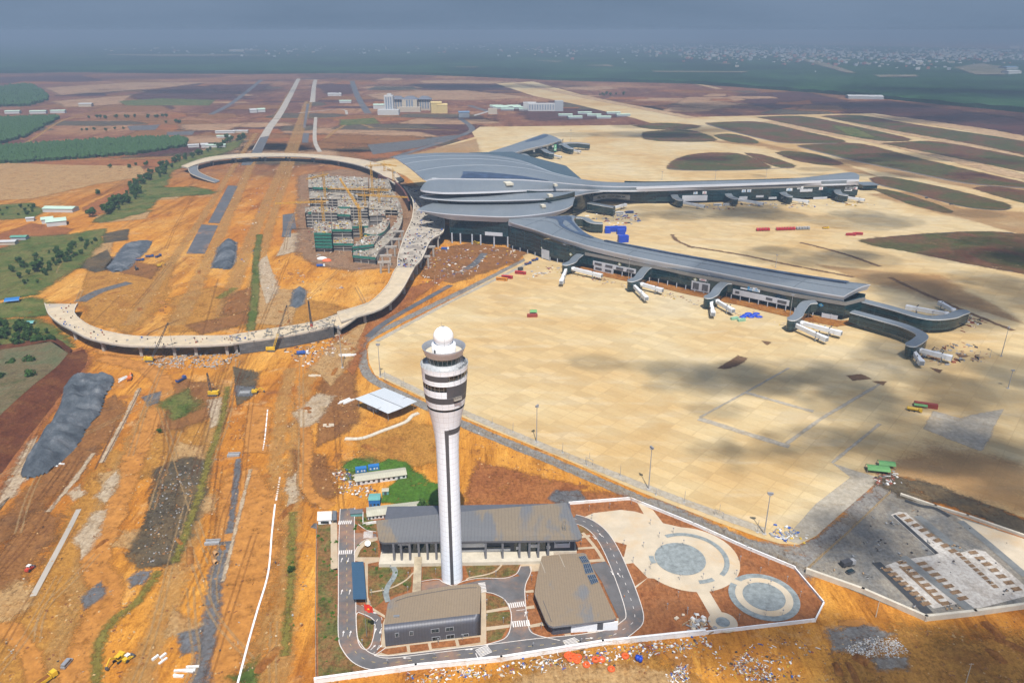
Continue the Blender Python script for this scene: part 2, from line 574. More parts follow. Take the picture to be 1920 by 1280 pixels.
c = k.mix(k.mrange(f, 0.35, 0.75, 0.0, 0.35), c, k.mix(1.0, c, (0.72, 0.7, 0.68), 'MULTIPLY'))
st = k.noise(k.coords((1, 1, 1)), 0.055, 6, 0.7, 0.5)
c = k.mix(k.mrange(st, 0.70, 0.78, 0.0, 0.6), c, (0.22, 0.13, 0.07))
k.link(c, k.b.inputs['Base Color']); k.b.inputs['Roughness'].default_value = 0.9; k.b.inputs['Specular IOR Level'].default_value = 0.2
MATS['apron'] = k.m
ap = Sheets('apron', k.m)
ap.poly([(985, 489), (693, 643), (689, 655), (692, 680), (703, 703), (770, 735), (880, 788), (1045, 855), (1200, 922), (1340, 977), (1425, 1008), (1462, 1019), (1497, 1021), (1530, 1005),
         (1590, 950), (1652, 895), (1700, 893), (1920, 970), (2100, 1035), (2500, 900), (2300, 420), (2100, 300), (1920, 262), (1700, 222), (1640, 213), (1560, 214), (1420, 217), (1290, 220),
         (1200, 200), (1090, 178), (1000, 153), (930, 157), (1000, 180), (1080, 196), (1150, 213), (1190, 222), (1230, 234), (1000, 237), (900, 238), (885, 248), (890, 257), (800, 283), (700, 305),
         (760, 330), (850, 400), (930, 430), (975, 470)], 2).build()

GREENS = [(0.09, 0.045, 0.025), (0.13, 0.06, 0.03), (0.075, 0.08, 0.025), (0.05, 0.06, 0.022)]
field = Sheets('infield', soil('infield_soil', [(0.085, 0.035, 0.022), (0.15, 0.07, 0.035), (0.075, 0.085, 0.025), (0.11, 0.055, 0.028)], 0.009, soft=0.05, fine=0.12))
for L, sft, P in (
    (3, 4, [(1253, 316), (1262, 303), (1290, 292), (1330, 287), (1380, 288), (1410, 297), (1440, 312), (1425, 317), (1340, 319), (1270, 319)]),
    (3, 4, [(1398, 287), (1430, 291), (1480, 307), (1486, 313), (1468, 315), (1430, 303)]),
    (3, 4, [(1323, 231), (1390, 228), (1430, 230), (1490, 243), (1575, 262), (1570, 268), (1480, 268), (1440, 262), (1370, 245)]),
    (3, 3, [(1340, 254), (1365, 251), (1400, 257), (1420, 266), (1410, 270), (1375, 267), (1350, 260)]),
    (3, 5, [(1497, 273), (1550, 270), (1613, 270), (1720, 297), (1920, 343), (2100, 385), (2100, 395), (1920, 352), (1813, 343), (1697, 320), (1613, 303), (1547, 287)]),
    (3, 4, [(1457, 287), (1480, 284), (1530, 290), (1570, 303), (1575, 309), (1540, 309), (1490, 300)]),
    (3, 5, [(1420, 220), (1500, 218), (1570, 230), (1647, 247), (1705, 262), (1650, 264), (1557, 248), (1480, 232)]),
    (3, 5, [(1540, 218), (1613, 217), (1715, 234), (1850, 254), (1920, 266), (2100, 300), (2100, 330), (1920, 290), (1813, 268), (1697, 248), (1600, 230)]),
    (3, 5, [(1655, 269), (1715, 266), (1763, 267), (1920, 296), (2100, 335), (2100, 360), (1920, 322), (1813, 300), (1713, 280)]),
    (3, 4, [(1635, 335), (1660, 332), (1720, 342), (1800, 360), (1880, 381), (1891, 388), (1870, 393), (1800, 385), (1710, 360), (1650, 345)]),
    (3, 4, [(1828, 354), (1860, 350), (1920, 358), (2050, 385), (2020, 400), (1920, 380), (1880, 370)]),
    (3, 3, [(1634, 353), (1680, 360), (1774, 391), (1768, 398), (1700, 380)]),
    (3, 5, [(1620, 453), (1650, 447), (1800, 437), (1890, 438), (2050, 460), (2050, 540), (1920, 512), (1850, 500), (1700, 470), (1640, 460)]),
    (3, 6, [(1210, 248), (1260, 244), (1300, 246), (1340, 262), (1300, 266), (1215, 262)]),
    (3, 6, [(1190, 236), (1240, 231), (1310, 236), (1280, 243), (1220, 242)])):
    field.poly(P, L, sft, smooth=3)
field.build()
verge = Sheets('taxiway_shoulder', mat('shoulder_asphalt', (0.13, 0.11, 0.095), 0.9, 0.2, 0.06))
for P, w_ in (([(1640, 455), (1655, 447), (1800, 436), (1900, 437)], 7), ([(1640, 458), (1700, 470), (1850, 500), (1930, 514)], 6), ([(1634, 336), (1650, 347), (1710, 361), (1800, 386), (1870, 394), (1893, 389)], 8),
              ([(1497, 275), (1547, 288), (1613, 304), (1697, 321), (1813, 344), (1925, 353)], 8), ([(1255, 317), (1300, 320), (1400, 319), (1485, 314)], 6), ([(1325, 233), (1370, 246), (1440, 263), (1480, 269), (1570, 269)], 8)):
    verge.ribbon(P, w_, 2.6)
verge.build()
# cured and uncured slabs, stains
pale = Sheets('concrete_slab_strip', soil('new_concrete', [(0.46, 0.41, 0.32), (0.50, 0.46, 0.38), (0.44, 0.37, 0.26)], 0.03, fine=0.3, bump=0.05, soft=0.08, amt=0.7, gritty=0))
pale.poly([(1560, 868), (1595, 880), (1652, 897), (1531, 1003), (1498, 1019), (1470, 1012), (1530, 945), (1595, 895)], 3, .2)
pale.poly([(1752, 772), (1800, 785), (1880, 768), (1850, 822), (1838, 845), (1780, 822), (1735, 804)], 3, 1.5)
pale.ribbon([(1310, 785), (1480, 838)], 4.0, 4, .6, 1)
pale.ribbon([(1475, 832), (1540, 785), (1650, 720)], 1.8, 5, .4, 1)
pale.ribbon([(1312, 783), (1400, 735), (1480, 690)], 1.2, 5, .4, 1)
pale.ribbon([(1560, 868), (1650, 795)], 1.2, 5, .4, 1)
pale.ribbon([(1400, 737), (1525, 772)], 2.6, 5, .6, 1)
pale.ribbon([(715, 700), (882, 779), (1202, 910), (1432, 995)], 5, 3, .5, 4)
pale.ribbon([(990, 494), (830, 573), (706, 640)], 4, 3, .5, 2)
pale.build()
stain = Sheets('apron_stain', soil('wet_concrete', [(0.15, 0.085, 0.045), (0.22, 0.13, 0.07)], 0.05, soft=0.12, bump=0.0))
stain.poly([(1348, 690), (1385, 668), (1398, 672), (1392, 680), (1362, 691)], 6, 1.5)
for P in ([(1590, 705), (1615, 703), (1630, 710), (1600, 713)], [(1640, 716), (1660, 716), (1655, 722)], [(1745, 690), (1765, 694), (1760, 698)], [(1430, 640), (1445, 642), (1438, 646)], [(1795, 664), (1815, 668), (1800, 671)]):
    stain.poly(P, 6, 1.5)
for P in ([(1500, 455), (1560, 470), (1600, 482), (1650, 500)], [(1668, 520), (1720, 545), (1800, 580), (1900, 620)], [(1290, 462), (1340, 470), (1400, 480), (1480, 497), (1600, 520)], [(1260, 440), (1270, 452), (1300, 465)]):
    stain.ribbon(P, 1.2, 6, 1.8, 4)
stain.build()
# ---------------------------------------------------------------- patches of other ground
SAND = soil('pale_sand', [(0.42, 0.21, 0.06), (0.50, 0.32, 0.14), (0.45, 0.23, 0.07)], 0.05, soft=0.09, amt=0.85)
MUD = soil('orange_mud', [(0.43, 0.180, 0.035), (0.48, 0.215, 0.05)], 0.02, soft=0.10, fine=0.2, bump=0.12, gritty=0.35)
OCHRE = soil('ochre_soil', [(0.36, 0.16, 0.025), (0.43, 0.21, 0.04), (0.28, 0.11, 0.02)], 0.05, soft=0.07)
RED = soil('red_soil', [(0.22, 0.075, 0.026), (0.31, 0.115, 0.034), (0.36, 0.145, 0.042)], 0.04, soft=0.06)
DARK = soil('dark_soil', [(0.065, 0.055, 0.038), (0.105, 0.082, 0.05), (0.18, 0.115, 0.05)], 0.05, soft=0.07)
PURPLE = soil('ploughed_soil', [(0.055, 0.022, 0.022), (0.10, 0.038, 0.030), (0.07, 0.032, 0.026)], 0.006, soft=0.02, fine=0.08)
GREY = soil('grey_gravel', [(0.10, 0.108, 0.115), (0.16, 0.165, 0.17), (0.125, 0.122, 0.118)], 0.06, soft=0.12, amt=.85)
GREYF = soil('stone_dust', [(0.20, 0.19, 0.175), (0.28, 0.265, 0.235), (0.24, 0.19, 0.13)], 0.06, soft=0.07, amt=0.9)
GRASS = soil('rough_grass', [(0.045, 0.075, 0.014), (0.085, 0.12, 0.022), (0.16, 0.15, 0.04), (0.06, 0.09, 0.02)], 0.035, soft=0.05, fine=0.4, bump=0.6)
LUSH = soil('lush_grass', [(0.04, 0.10, 0.012), (0.07, 0.16, 0.016), (0.09, 0.17, 0.025)], 0.08, soft=0.12, fine=0.6, bump=0.7)
DRYG = soil('dry_grass', [(0.16, 0.14, 0.03), (0.24, 0.20, 0.04), (0.10, 0.11, 0.02)], 0.08, soft=0.3, fine=0.5, bump=0.5, amt=.8, gritty=1)
SCRUB = soil('grey_green_scrub', [(0.10, 0.11, 0.05), (0.16, 0.155, 0.085), (0.19, 0.15, 0.08)], 0.05, soft=0.06, fine=0.5, bump=0.6)

mud = Sheets('mud_road', MUD)
mud.ribbon([(190, 670), (255, 685), (300, 708), (306, 745), (270, 815), (240, 890), (216, 955), (190, 1020), (178, 1060), (202, 1100), (196, 1140), (165, 1200), (140, 1290)], 8.5, 3, 2.5)
mud.ribbon([(183, 655), (230, 664), (285, 668), (330, 690)], 5, 3, 3)
mud.poly([(468, 762), (506, 765), (497, 848), (461, 846)], 3, 2)
mud.poly([(1575, 1164), (1620, 1163), (1622, 1168), (1600, 1172), (1576, 1170)], 4, 1)
mud.poly([(1250, 1225), (1270, 1228), (1292, 1240), (1297, 1250), (1280, 1252)], 4, 1.5)
mud.poly([(1280, 1235), (1294, 1238), (1290, 1262), (1280, 1258)], 4, 1)
mud.poly([(430, 900), (470, 880), (510, 940), (500, 1040), (470, 1160), (420, 1290), (395, 1290), (420, 1150), (425, 1000)], 2, 6)
mud.ribbon([(0, 1170), (50, 1215), (70, 1290)], 4, 3, 2)
mud.ribbon([(560, 740), (575, 830), (570, 900), (592, 935), (622, 950)], 4, 3, 2)
mud.build()

sd_ = Sheets('sand_patch', SAND)
for P in ([(338, 832), (372, 842), (376, 862), (345, 862), (325, 870)], [(196, 890), (218, 884), (214, 915), (190, 938)], [(236, 1003), (265, 1000), (274, 1012), (250, 1024), (228, 1018)], [(362, 940), (390, 935), (392, 958), (365, 970)],
          [(0, 1125), (30, 1098), (48, 1110), (45, 1135), (10, 1160), (-30, 1160)], [(480, 540), (560, 545), (540, 610), (480, 605)], [(330, 1150), (360, 1175), (345, 1190), (325, 1185)],
          [(0, 305), (120, 310), (260, 312), (275, 330), (180, 345), (60, 372), (0, 375)], [(590, 690), (640, 640), (690, 600), (660, 660), (620, 720)],
          [(170, 455), (210, 452), (200, 480), (160, 490)], [(250, 370), (345, 360), (330, 372), (260, 378)], [(180, 405), (280, 395), (270, 410), (190, 418)], [(1000, 1270), (1080, 1255), (1200, 1262), (1300, 1290), (960, 1290)]):
    sd_.poly(P, 4, 4)
sd_.build()

oc = Sheets('ochre_patch', OCHRE)
for P in ([(0, 1180), (60, 1160), (130, 1010), (190, 900), (215, 850), (250, 860), (180, 1000), (110, 1150), (60, 1290), (0, 1290)], [(270, 820), (330, 790), (400, 800), (370, 870), (310, 880), (270, 880)], [(170, 505), (240, 520), (330, 480), (300, 560), (240, 620), (170, 600)],
          [(330, 560), (400, 540), (460, 560), (430, 610), (330, 620)], [(450, 600), (560, 560), (640, 580), (600, 610), (500, 625)], [(960, 1262), (1020, 1250), (1120, 1248), (1220, 1256), (1310, 1290), (930, 1290)], [(1600, 1240), (1700, 1190), (1800, 1220), (1920, 1200), (1920, 1290), (1600, 1290)],
          [(690, 830), (760, 800), (830, 815), (830, 860), (760, 870), (700, 850)]):
    oc.poly(P, 2, 8)
oc.build()

rd = Sheets('red_soil_patch', RED)
for P in ([(150, 655), (166, 672), (112, 750), (62, 815), (-10, 915), (-60, 960), (-60, 820), (0, 775), (60, 725), (118, 668)], [(0, 312), (150, 300), (350, 300), (330, 312), (150, 312), (0, 325)],
          [(0, 440), (60, 420), (130, 430), (110, 445), (40, 462), (0, 470)], [(160, 390), (240, 350), (260, 360), (215, 392), (170, 405)], [(640, 600), (760, 545), (840, 520), (760, 570), (680, 630), (660, 700), (640, 680)],
          [(1080, 925), (1150, 930), (1175, 938), (1080, 943)], [(0, 670), (70, 672), (100, 660), (130, 650), (60, 690), (0, 700)], [(900, 870), (1080, 915), (1060, 945), (880, 945)]):
    rd.poly(P, 3, 5)
rd.build()

dk = Sheets('dark_soil_patch', DARK)
for P in ([(300, 880), (345, 865), (385, 868), (372, 930), (350, 990), (322, 1050), (262, 1060), (258, 1030), (280, 990), (300, 940)], [(150, 498), (200, 470), (215, 500), (180, 510)], [(195, 440), (240, 430), (235, 450), (200, 455)], [(330, 900), (300, 920), (280, 985), (320, 1010)],
          [(560, 620), (640, 590), (690, 580), (640, 620), (580, 640)], [(440, 690), (475, 700), (470, 730), (445, 760)], [(1660, 890), (1720, 905), (1920, 978), (1920, 1000), (1790, 945), (1690, 925), (1650, 905)]):
    dk.poly(P, 5, 4)
dk.build()

pu = Sheets('ploughed_field', PURPLE)
for P in ([(262, 182), (300, 168), (350, 163), (445, 162), (432, 182), (350, 188), (285, 190)], [(400, 160), (500, 158), (480, 170), (420, 172)], [(990, 210), (1140, 206), (1180, 216), (1090, 222), (1000, 224)], [(1400, 178), (1500, 172), (1590, 192), (1640, 205), (1600, 212), (1480, 206), (1410, 192)],
          [(1560, 195), (1660, 190), (1800, 210), (1960, 235), (2060, 262), (1900, 256), (1700, 218), (1610, 210)], [(760, 232), (850, 228), (880, 238), (860, 250), (760, 252)], [(600, 160), (660, 155), (650, 175), (620, 178)], [(820, 163), (940, 165), (960, 175), (860, 172)], [(0, 145), (140, 142), (180, 152), (60, 156), (0, 155)],
          [(450, 240), (560, 236), (590, 250), (480, 256)], [(780, 158), (980, 158), (1010, 170), (800, 168)]):
    pu.poly(P, 1, 40)
pu.build()
tan = Sheets('graded_field', soil('graded_soil', [(0.30, 0.15, 0.07), (0.42, 0.26, 0.14), (0.36, 0.19, 0.09)], 0.006, soft=0.02, fine=0.06))
for P in ([(695, 178), (760, 172), (870, 170), (990, 183), (900, 187), (720, 187)], [(790, 152), (860, 150), (950, 154), (920, 157), (800, 156)], [(90, 165), (250, 155), (380, 155), (300, 165), (120, 178)], [(110, 190), (240, 180), (220, 195), (130, 200)], [(1030, 163), (1160, 165), (1110, 170)], [(1290, 185), (1380, 195), (1330, 205), (1280, 195)], [(350, 235), (450, 232), (420, 244), (360, 243)]):
    tan.poly(P, 2, 25)
tan.build()
sand_strip = Sheets('graded_strip', soil('graded_sand', [(0.47, 0.30, 0.15), (0.53, 0.38, 0.22)], 0.01, fine=0.06, bump=0.1, soft=0.03))
for P in ([(1630, 214), (1697, 221), (1847, 242), (1920, 256), (2100, 290), (2100, 302), (1920, 265), (1847, 251), (1760, 236), (1663, 221)],):
    sand_strip.poly(P, 2, 8)
for P, W in (([(1560, 216), (1640, 240), (1760, 262), (1920, 292), (2060, 322)], 22), ([(1440, 228), (1520, 244), (1600, 258), (1700, 278), (1920, 333), (2060, 370)], 30), ([(1280, 152), (1350, 167)], 22), ([(960, 154), (1090, 181), (1230, 208), (1300, 222)], 30), ([(1080, 150), (1330, 156)], 20)):
    sand_strip.ribbon(P, W, 2.5, 8)
sand_strip.build()

gr = Sheets('grey_gravel_patch', GREY)
for P in ([(197, 503), (225, 472), (238, 457), (285, 452), (275, 470), (252, 490), (240, 505), (215, 511)], [(398, 502), (410, 466), (424, 450), (443, 455), (440, 490), (430, 505)], [(546, 574), (552, 545), (562, 538), (573, 545), (568, 570), (556, 577)], [(245, 1086), (258, 1076), (279, 1074), (270, 1090), (250, 1096)],
          [(1035, 935), (1045, 923), (1085, 922), (1092, 935), (1070, 942), (1045, 942)], [(444, 724), (472, 726), (470, 742), (446, 742)], [(240, 237), (300, 234), (290, 244), (245, 245)], [(315, 248), (365, 246), (360, 253), (312, 254)],
          [(340, 1190), (375, 1180), (372, 1215), (345, 1225)], [(160, 1120), (188, 1095), (190, 1115), (160, 1140)], [(270, 745), (300, 735), (295, 755), (280, 760)], [(690, 272), (790, 262), (840, 255), (880, 252), (780, 278), (700, 290)]):
    gr.poly(P, 5, 2.0)
gr.ribbon([(372, 1290), (392, 1180), (408, 1080), (424, 1015)], 3.2, 4, 2)
gr.ribbon([(150, 566), (185, 547), (243, 530)], 10.5, 4, 0.6)
gr.ribbon([(430, 1000), (440, 930), (447, 860)], 1.6, 4, 1)
gr.ribbon([(610, 990), (585, 985)], 2, 4, 1)
gr.build()

gd = Sheets('stone_dust_verge', GREYF)
gd.ribbon([(990, 484), (900, 530), (800, 578), (690, 635), (679, 660), (684, 692), (703, 714), (770, 748), (880, 800), (1045, 868), (1200, 936), (1330, 990), (1430, 1028), (1490, 1046), (1540, 1060)], 6, 1, .8)
gd.poly([(1420, 1022), (1500, 1030), (1540, 1010), (1600, 960), (1655, 905), (1690, 935), (1560, 1060), (1515, 1075), (1400, 1030), (1200, 945), (1180, 935), (1230, 940)], 1, 3)
gd.poly([(1565, 1190), (1620, 1178), (1660, 1188), (1620, 1208), (1570, 1212)], 4, 4); gd.poly([(1645, 1240), (1695, 1237), (1690, 1246), (1650, 1248)], 4, 3)
gd.build()

ab = Sheets('asphalt_road', mat('road_asphalt', (0.085, 0.085, 0.09), 0.9, 0.25, 0.08, dirt=(0.26, 0.13, 0.06), dirt_amt=0.3))
ab.poly([(349, 476), (384, 476), (409, 423), (378, 421)], 4); ab.poly([(390, 418), (411, 419), (446, 349), (428, 348)], 4)
ab.poly([(452, 310), (470, 310), (478, 300), (457, 300)], 4)
ab.poly([(470, 290), (490, 288), (505, 255), (488, 258)], 4)
ab.poly([(566, 268), (578, 268), (580, 250), (568, 250)], 4); ab.poly([(568, 240), (573, 240), (580, 195), (575, 195)], 4)
ab.poly([(530, 403), (552, 400), (556, 430), (530, 430)], 4); ab.poly([(532, 420), (548, 420), (545, 445), (528, 445)], 5)
ab.ribbon([(395, 215), (440, 190), (490, 150)], 18, 3, 0, 3)
ab.ribbon([(690, 213), (670, 180), (660, 152)], 22, 3, 0, 3)
ab.ribbon([(690, 632), (730, 600), (845, 535)], 6, 4, 0, 3)
ab.ribbon([(862, 512), (890, 495), (908, 475)], 8, 5, 0, 3)
ab.ribbon([(862, 222), (885, 240), (870, 252), (800, 276), (735, 296)], 16, 3, 0, 3)
ab.ribbon([(880, 198), (930, 214)], 20, 3, 0, 2)
ab.build()
cr_ = Sheets('concrete_road', mat('road_concrete', (0.34, 0.30, 0.25), 0.9, 0.15, 0.03))
cr_.ribbon([(482, 282), (505, 240), (530, 205), (560, 148)], 20, 3, 0, 3); cr_.ribbon([(586, 192), (589, 160), (592, 150)], 18, 3, 0, 3)
cr_.ribbon([(548, 149), (593, 149)], 14, 4, 0, 1)
cr_.ribbon([(600, 285), (590, 262), (592, 220)], 9, 3, 0, 4)
cr_.ribbon([(148, 955), (120, 1010), (62, 1118)], 2.6, 5, 0, 3)
cr_.ribbon([(650, 215), (640, 205), (560, 212)], 8, 3, 0, 3)
cr_.build()

gs = Sheets('rough_grass', GRASS, 'stuff')
for P in ([(-60, 478), (0, 472), (60, 445), (130, 442), (195, 430), (185, 452), (140, 500), (100, 522), (60, 552), (-60, 570)], [(180, 416), (230, 380), (268, 342), (310, 312), (345, 300), (365, 290), (440, 266), (458, 255), (440, 277), (385, 300), (318, 320), (300, 360), (270, 397), (200, 415)],
          [(-60, 390), (50, 382), (78, 395), (60, 408), (-60, 415)], [(255, 352), (360, 352), (400, 360), (390, 364), (270, 372)], [(-60, 600), (50, 600), (85, 615), (130, 650), (60, 655), (-60, 670)], [(-60, 580), (60, 560), (90, 575), (80, 590), (-60, 600)],
          [(660, 895), (660, 870), (690, 866), (700, 880), (680, 895)], [(225, 190), (300, 185), (400, 188), (390, 198), (240, 198)], [(640, 225), (700, 222), (710, 232), (640, 235)], [(1560, 235), (1600, 240), (1640, 258), (1600, 256)],
          [(318, 760), (350, 735), (360, 760), (330, 780)], [(458, 1270), (470, 1260)] + [(472, 1290)]):
    gs.poly(P, 6, 7)
gs.ribbon([(470, 620), (478, 560), (480, 490), (487, 440)], 3.5, 6, 2)
gs.build()
dg_ = Sheets('dry_grass', DRYG, 'stuff')
dg_.ribbon([(427, 725), (415, 790), (392, 860), (376, 920), (352, 990), (328, 1056)], 1.0, 6, 1.5)
dg_.ribbon([(300, 1070), (255, 1130), (212, 1165), (186, 1210), (180, 1290)], 1.2, 6, 1.6)
dg_.ribbon([(410, 560), (440, 540)], 4, 6, 2)
dg_.ribbon([(549, 960), (546, 1060), (540, 1160), (535, 1230)], .7, 6, 1.6)
dg_.build()
sg = Sheets('scrub', SCRUB, 'stuff')
sg.poly([(-80, 700), (40, 690), (105, 668), (112, 676), (60, 730), (0, 790), (-80, 850)], 6, 4)
sg.build()
lg = Sheets('lush_grass', LUSH, 'stuff')
lg.poly([(662, 872), (676, 865), (700, 876), (730, 862), (755, 868), (780, 888), (800, 905), (845, 918), (835, 945), (800, 945), (720, 940), (720, 930), (745, 905), (765, 895), (740, 880), (700, 885)], 7, 2.0)
lg.poly([(645, 876), (665, 862), (690, 868), (680, 880), (655, 884)], 7, 1.5)
lg.build()

trk = Sheets('wheel_track', soil('wheel_track_soil', [(0.15, 0.055, 0.018), (0.22, 0.085, 0.025)], 0.05, soft=0.2, fine=0.4, gritty=0.4, amt=0.25))
trk2 = Sheets('scraped_track', soil('scraped_soil', [(0.46, 0.27, 0.10), (0.50, 0.34, 0.17)], 0.05, soft=0.2, fine=0.4, gritty=0.4, amt=0.4))
r5 = random.Random(5)
ax_ = Vector((sin(R(-13.5)), cos(R(-13.5)), 0))
for i in range(60):
    px = r5.uniform(-40, 720); py = r5.choice((r5.uniform(690, 1300), r5.uniform(690, 1300), r5.uniform(300, 690)))
    if px > 590 and py > 940: continue
    p = G(px, py); a = r5.gauss(0, .06) + (r5.uniform(-.8, .8) if r5.random() < .1 else 0); d = Vector((ax_.x * cos(a) - ax_.y * sin(a), ax_.x * sin(a) + ax_.y * cos(a), 0)); n = Vector((-d.y, d.x, 0))
    L = r5.uniform(40, 190) * (1 if py > 690 else 2.2); c1, c2 = r5.gauss(0, 4), r5.gauss(0, 4); wd = r5.choice((.3, .4, .5, .6)) * (1 if py > 690 else 1.7)
    S = trk if r5.random() < .55 else trk2
    for o_ in ((-1.3, 1.3) if wd < 1 else (0,)):
        S.ribbon([p - d * L / 2 + n * (o_ + c1), p - d * L / 6 + n * o_, p + d * L / 6 + n * (o_ + c2 * .5), p + d * L / 2 + n * (o_ + c2)], wd, 5.5, .3, 4, world=True)
trk.build(); trk2.build()

br_ = Sheets('brown_soil_patch', soil('brown_soil', [(0.20, 0.085, 0.028), (0.27, 0.12, 0.035), (0.15, 0.075, 0.032)], 0.05, soft=0.07))
for P in ([(215, 745), (200, 770), (160, 815), (120, 870), (60, 930), (0, 985), (0, 1015), (70, 950), (130, 890), (190, 820), (222, 765)], [(312, 735), (350, 718), (385, 722), (384, 780), (340, 800), (302, 802)], [(0, 1060), (40, 1000), (80, 960), (100, 975), (50, 1060), (0, 1120)], [(360, 610), (450, 590), (470, 600), (380, 625)], [(430, 560), (470, 540), (460, 580), (420, 590)],
          [(800, 475), (860, 462), (900, 480), (850, 505), (800, 510)], [(200, 480), (290, 500), (280, 520), (200, 505)], [(560, 850), (600, 860), (620, 920), (590, 940), (570, 900)], [(620, 710), (660, 700), (660, 790), (600, 830), (600, 760)]):
    br_.poly(P, 2.5, 6)
br_.poly([(800, 474), (880, 458), (985, 472), (960, 490), (850, 528), (800, 518)], 3, 6); br_.build()
cl_ = Sheets('chalky_patch', soil('chalky_soil', [(0.48, 0.36, 0.22), (0.56, 0.45, 0.31), (0.42, 0.29, 0.15)], 0.06, soft=0.09, amt=.8))
for P in ([(190, 930), (218, 886), (215, 905), (196, 940)], [(135, 925), (148, 914), (150, 925), (140, 934)], [(0, 945), (30, 890), (62, 828), (68, 822), (50, 870), (20, 930), (-10, 970)], [(395, 752), (412, 748), (410, 790), (396, 800)], [(545, 905), (555, 890), (553, 930), (540, 950)], [(560, 775), (600, 740), (620, 745), (590, 790), (565, 800)], [(150, 1010), (180, 965), (195, 960), (175, 1010), (155, 1040)], [(290, 1010), (330, 1020), (300, 1040)], [(480, 500), (500, 480), (520, 540), (500, 570)], [(600, 430), (560, 470), (520, 480), (540, 440)]):
    cl_.poly(P, 4.5, 3)
cl_.ribbon([(262, 728), (232, 790), (190, 868)], 1.6, 5, .8, 3); cl_.ribbon([(470, 880), (440, 1000), (418, 1090)], .8, 5, .6, 3)
cl_.ribbon([(175, 850), (140, 900), (90, 960)], 1.0, 5, .8, 3)
cl_.build()
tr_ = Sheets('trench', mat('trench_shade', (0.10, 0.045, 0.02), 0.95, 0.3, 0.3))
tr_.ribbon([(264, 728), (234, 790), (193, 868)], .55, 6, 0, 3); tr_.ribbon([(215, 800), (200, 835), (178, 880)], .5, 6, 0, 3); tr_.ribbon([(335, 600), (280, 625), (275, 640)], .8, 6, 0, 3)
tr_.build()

# graded lanes running up the earthworks to the horizon
lane = Sheets('graded_lane', soil('lane_soil', [(0.46, 0.23, 0.055), (0.52, 0.30, 0.10), (0.44, 0.18, 0.03)], 0.05, soft=0.08, amt=.55, gritty=.6))
for P, W in (([(330, 610), (395, 480), (452, 350), (500, 250), (548, 165)], 9), ([(410, 620), (450, 500), (500, 380), (535, 300), (575, 190)], 10), ([(455, 610), (490, 480), (520, 380), (545, 310), (583, 190)], 7), ([(240, 610), (330, 480), (385, 400), (440, 310), (480, 250)], 5),
             ([(520, 1290), (545, 1000), (562, 760), (590, 690)], 5), ([(470, 1290), (512, 940), (530, 760), (548, 690)], 4), ([(90, 1290), (165, 1040), (235, 860), (300, 730)], 4), ([(255, 1290), (330, 1080), (395, 830), (420, 720)], 6)):
    lane.ribbon(P, W, 2.2, 3, 4)
lane.build()
ws = Sheets('worksite_ground', soil('worksite_soil', [(0.24, 0.115, 0.05), (0.30, 0.18, 0.10), (0.16, 0.09, 0.05)], 0.05, soft=0.06, fine=.3))
ws.poly([(566, 330), (640, 318), (735, 330), (768, 360), (775, 400), (765, 440), (740, 500), (660, 505), (600, 495), (568, 470)], 5, 8); ws.build()
orange_dust = Sheets('dusty_concrete', soil('orange_dusted_concrete', [(0.44, 0.25, 0.10), (0.40, 0.21, 0.08), (0.46, 0.30, 0.14)], 0.01, soft=0.02, amt=.5, gritty=.2))
for P in ([(720, 300), (890, 262), (900, 290), (800, 292)], [(1560, 300), (1700, 330), (1920, 370), (1920, 350), (1700, 310), (1600, 300)], [(1640, 365), (1780, 400), (1920, 440), (1920, 400), (1800, 392), (1700, 362)], [(1300, 262), (1440, 275), (1600, 322), (1640, 330), (1500, 285), (1420, 268)], [(1550, 500), (1750, 520), (1900, 600), (1800, 570)], [(1640, 880), (1760, 850), (1920, 880), (1920, 950), (1720, 892)]):
    orange_dust.poly(P, 2.4, 12)
orange_dust.build()

r6 = random.Random(66)
SETS = [Sheets('ploughed_field', PURPLE), Sheets('red_soil_patch', RED), Sheets('graded_field', MATS['graded_soil']), Sheets('dark_soil_patch', DARK), Sheets('brown_soil_patch', MATS['brown_soil'])]
for i in range(150):
    px, py = r6.choice(((r6.uniform(0, 900), r6.uniform(146, 292)), (r6.uniform(180, 760), r6.uniform(150, 300)), (r6.uniform(950, 1560), r6.uniform(158, 212))))
    k_ = (py - 58) / 100; w_, h_ = r6.uniform(12, 60) * k_, r6.uniform(.8, 3.2) * k_; sk_ = r6.uniform(-8, 8) - (px - 590) * .0
    r6.choice(SETS).poly([(px - w_ + r6.uniform(-6, 6), py + h_), (px - w_ * .6 + sk_, py - h_), (px + w_ * .7 + sk_, py - h_ * r6.uniform(.5, 1)), (px + w_, py + h_ * r6.uniform(.4, 1)), (px + w_ * .2, py + h_ * 1.3)], .9, r6.uniform(3, 9) * k_ * k_)
for q in SETS: q.build()
for P, W in (([(0, 300), (130, 300), (350, 296)], 7), ([(0, 218), (180, 214), (390, 214)], 9), ([(60, 222), (110, 226), (170, 216)], 6), ([(470, 225), (620, 222), (700, 240)], 6), ([(690, 240), (860, 245)], 7), ([(610, 260), (660, 230), (760, 214), (900, 216)], 7), ([(0, 292), (60, 262), (120, 225), (200, 205)], 6)):
    sand_strip.__init__('dirt_road', MATS['lane_soil']); sand_strip.ribbon(P, W, 3.2, 2, 4); sand_strip.build()
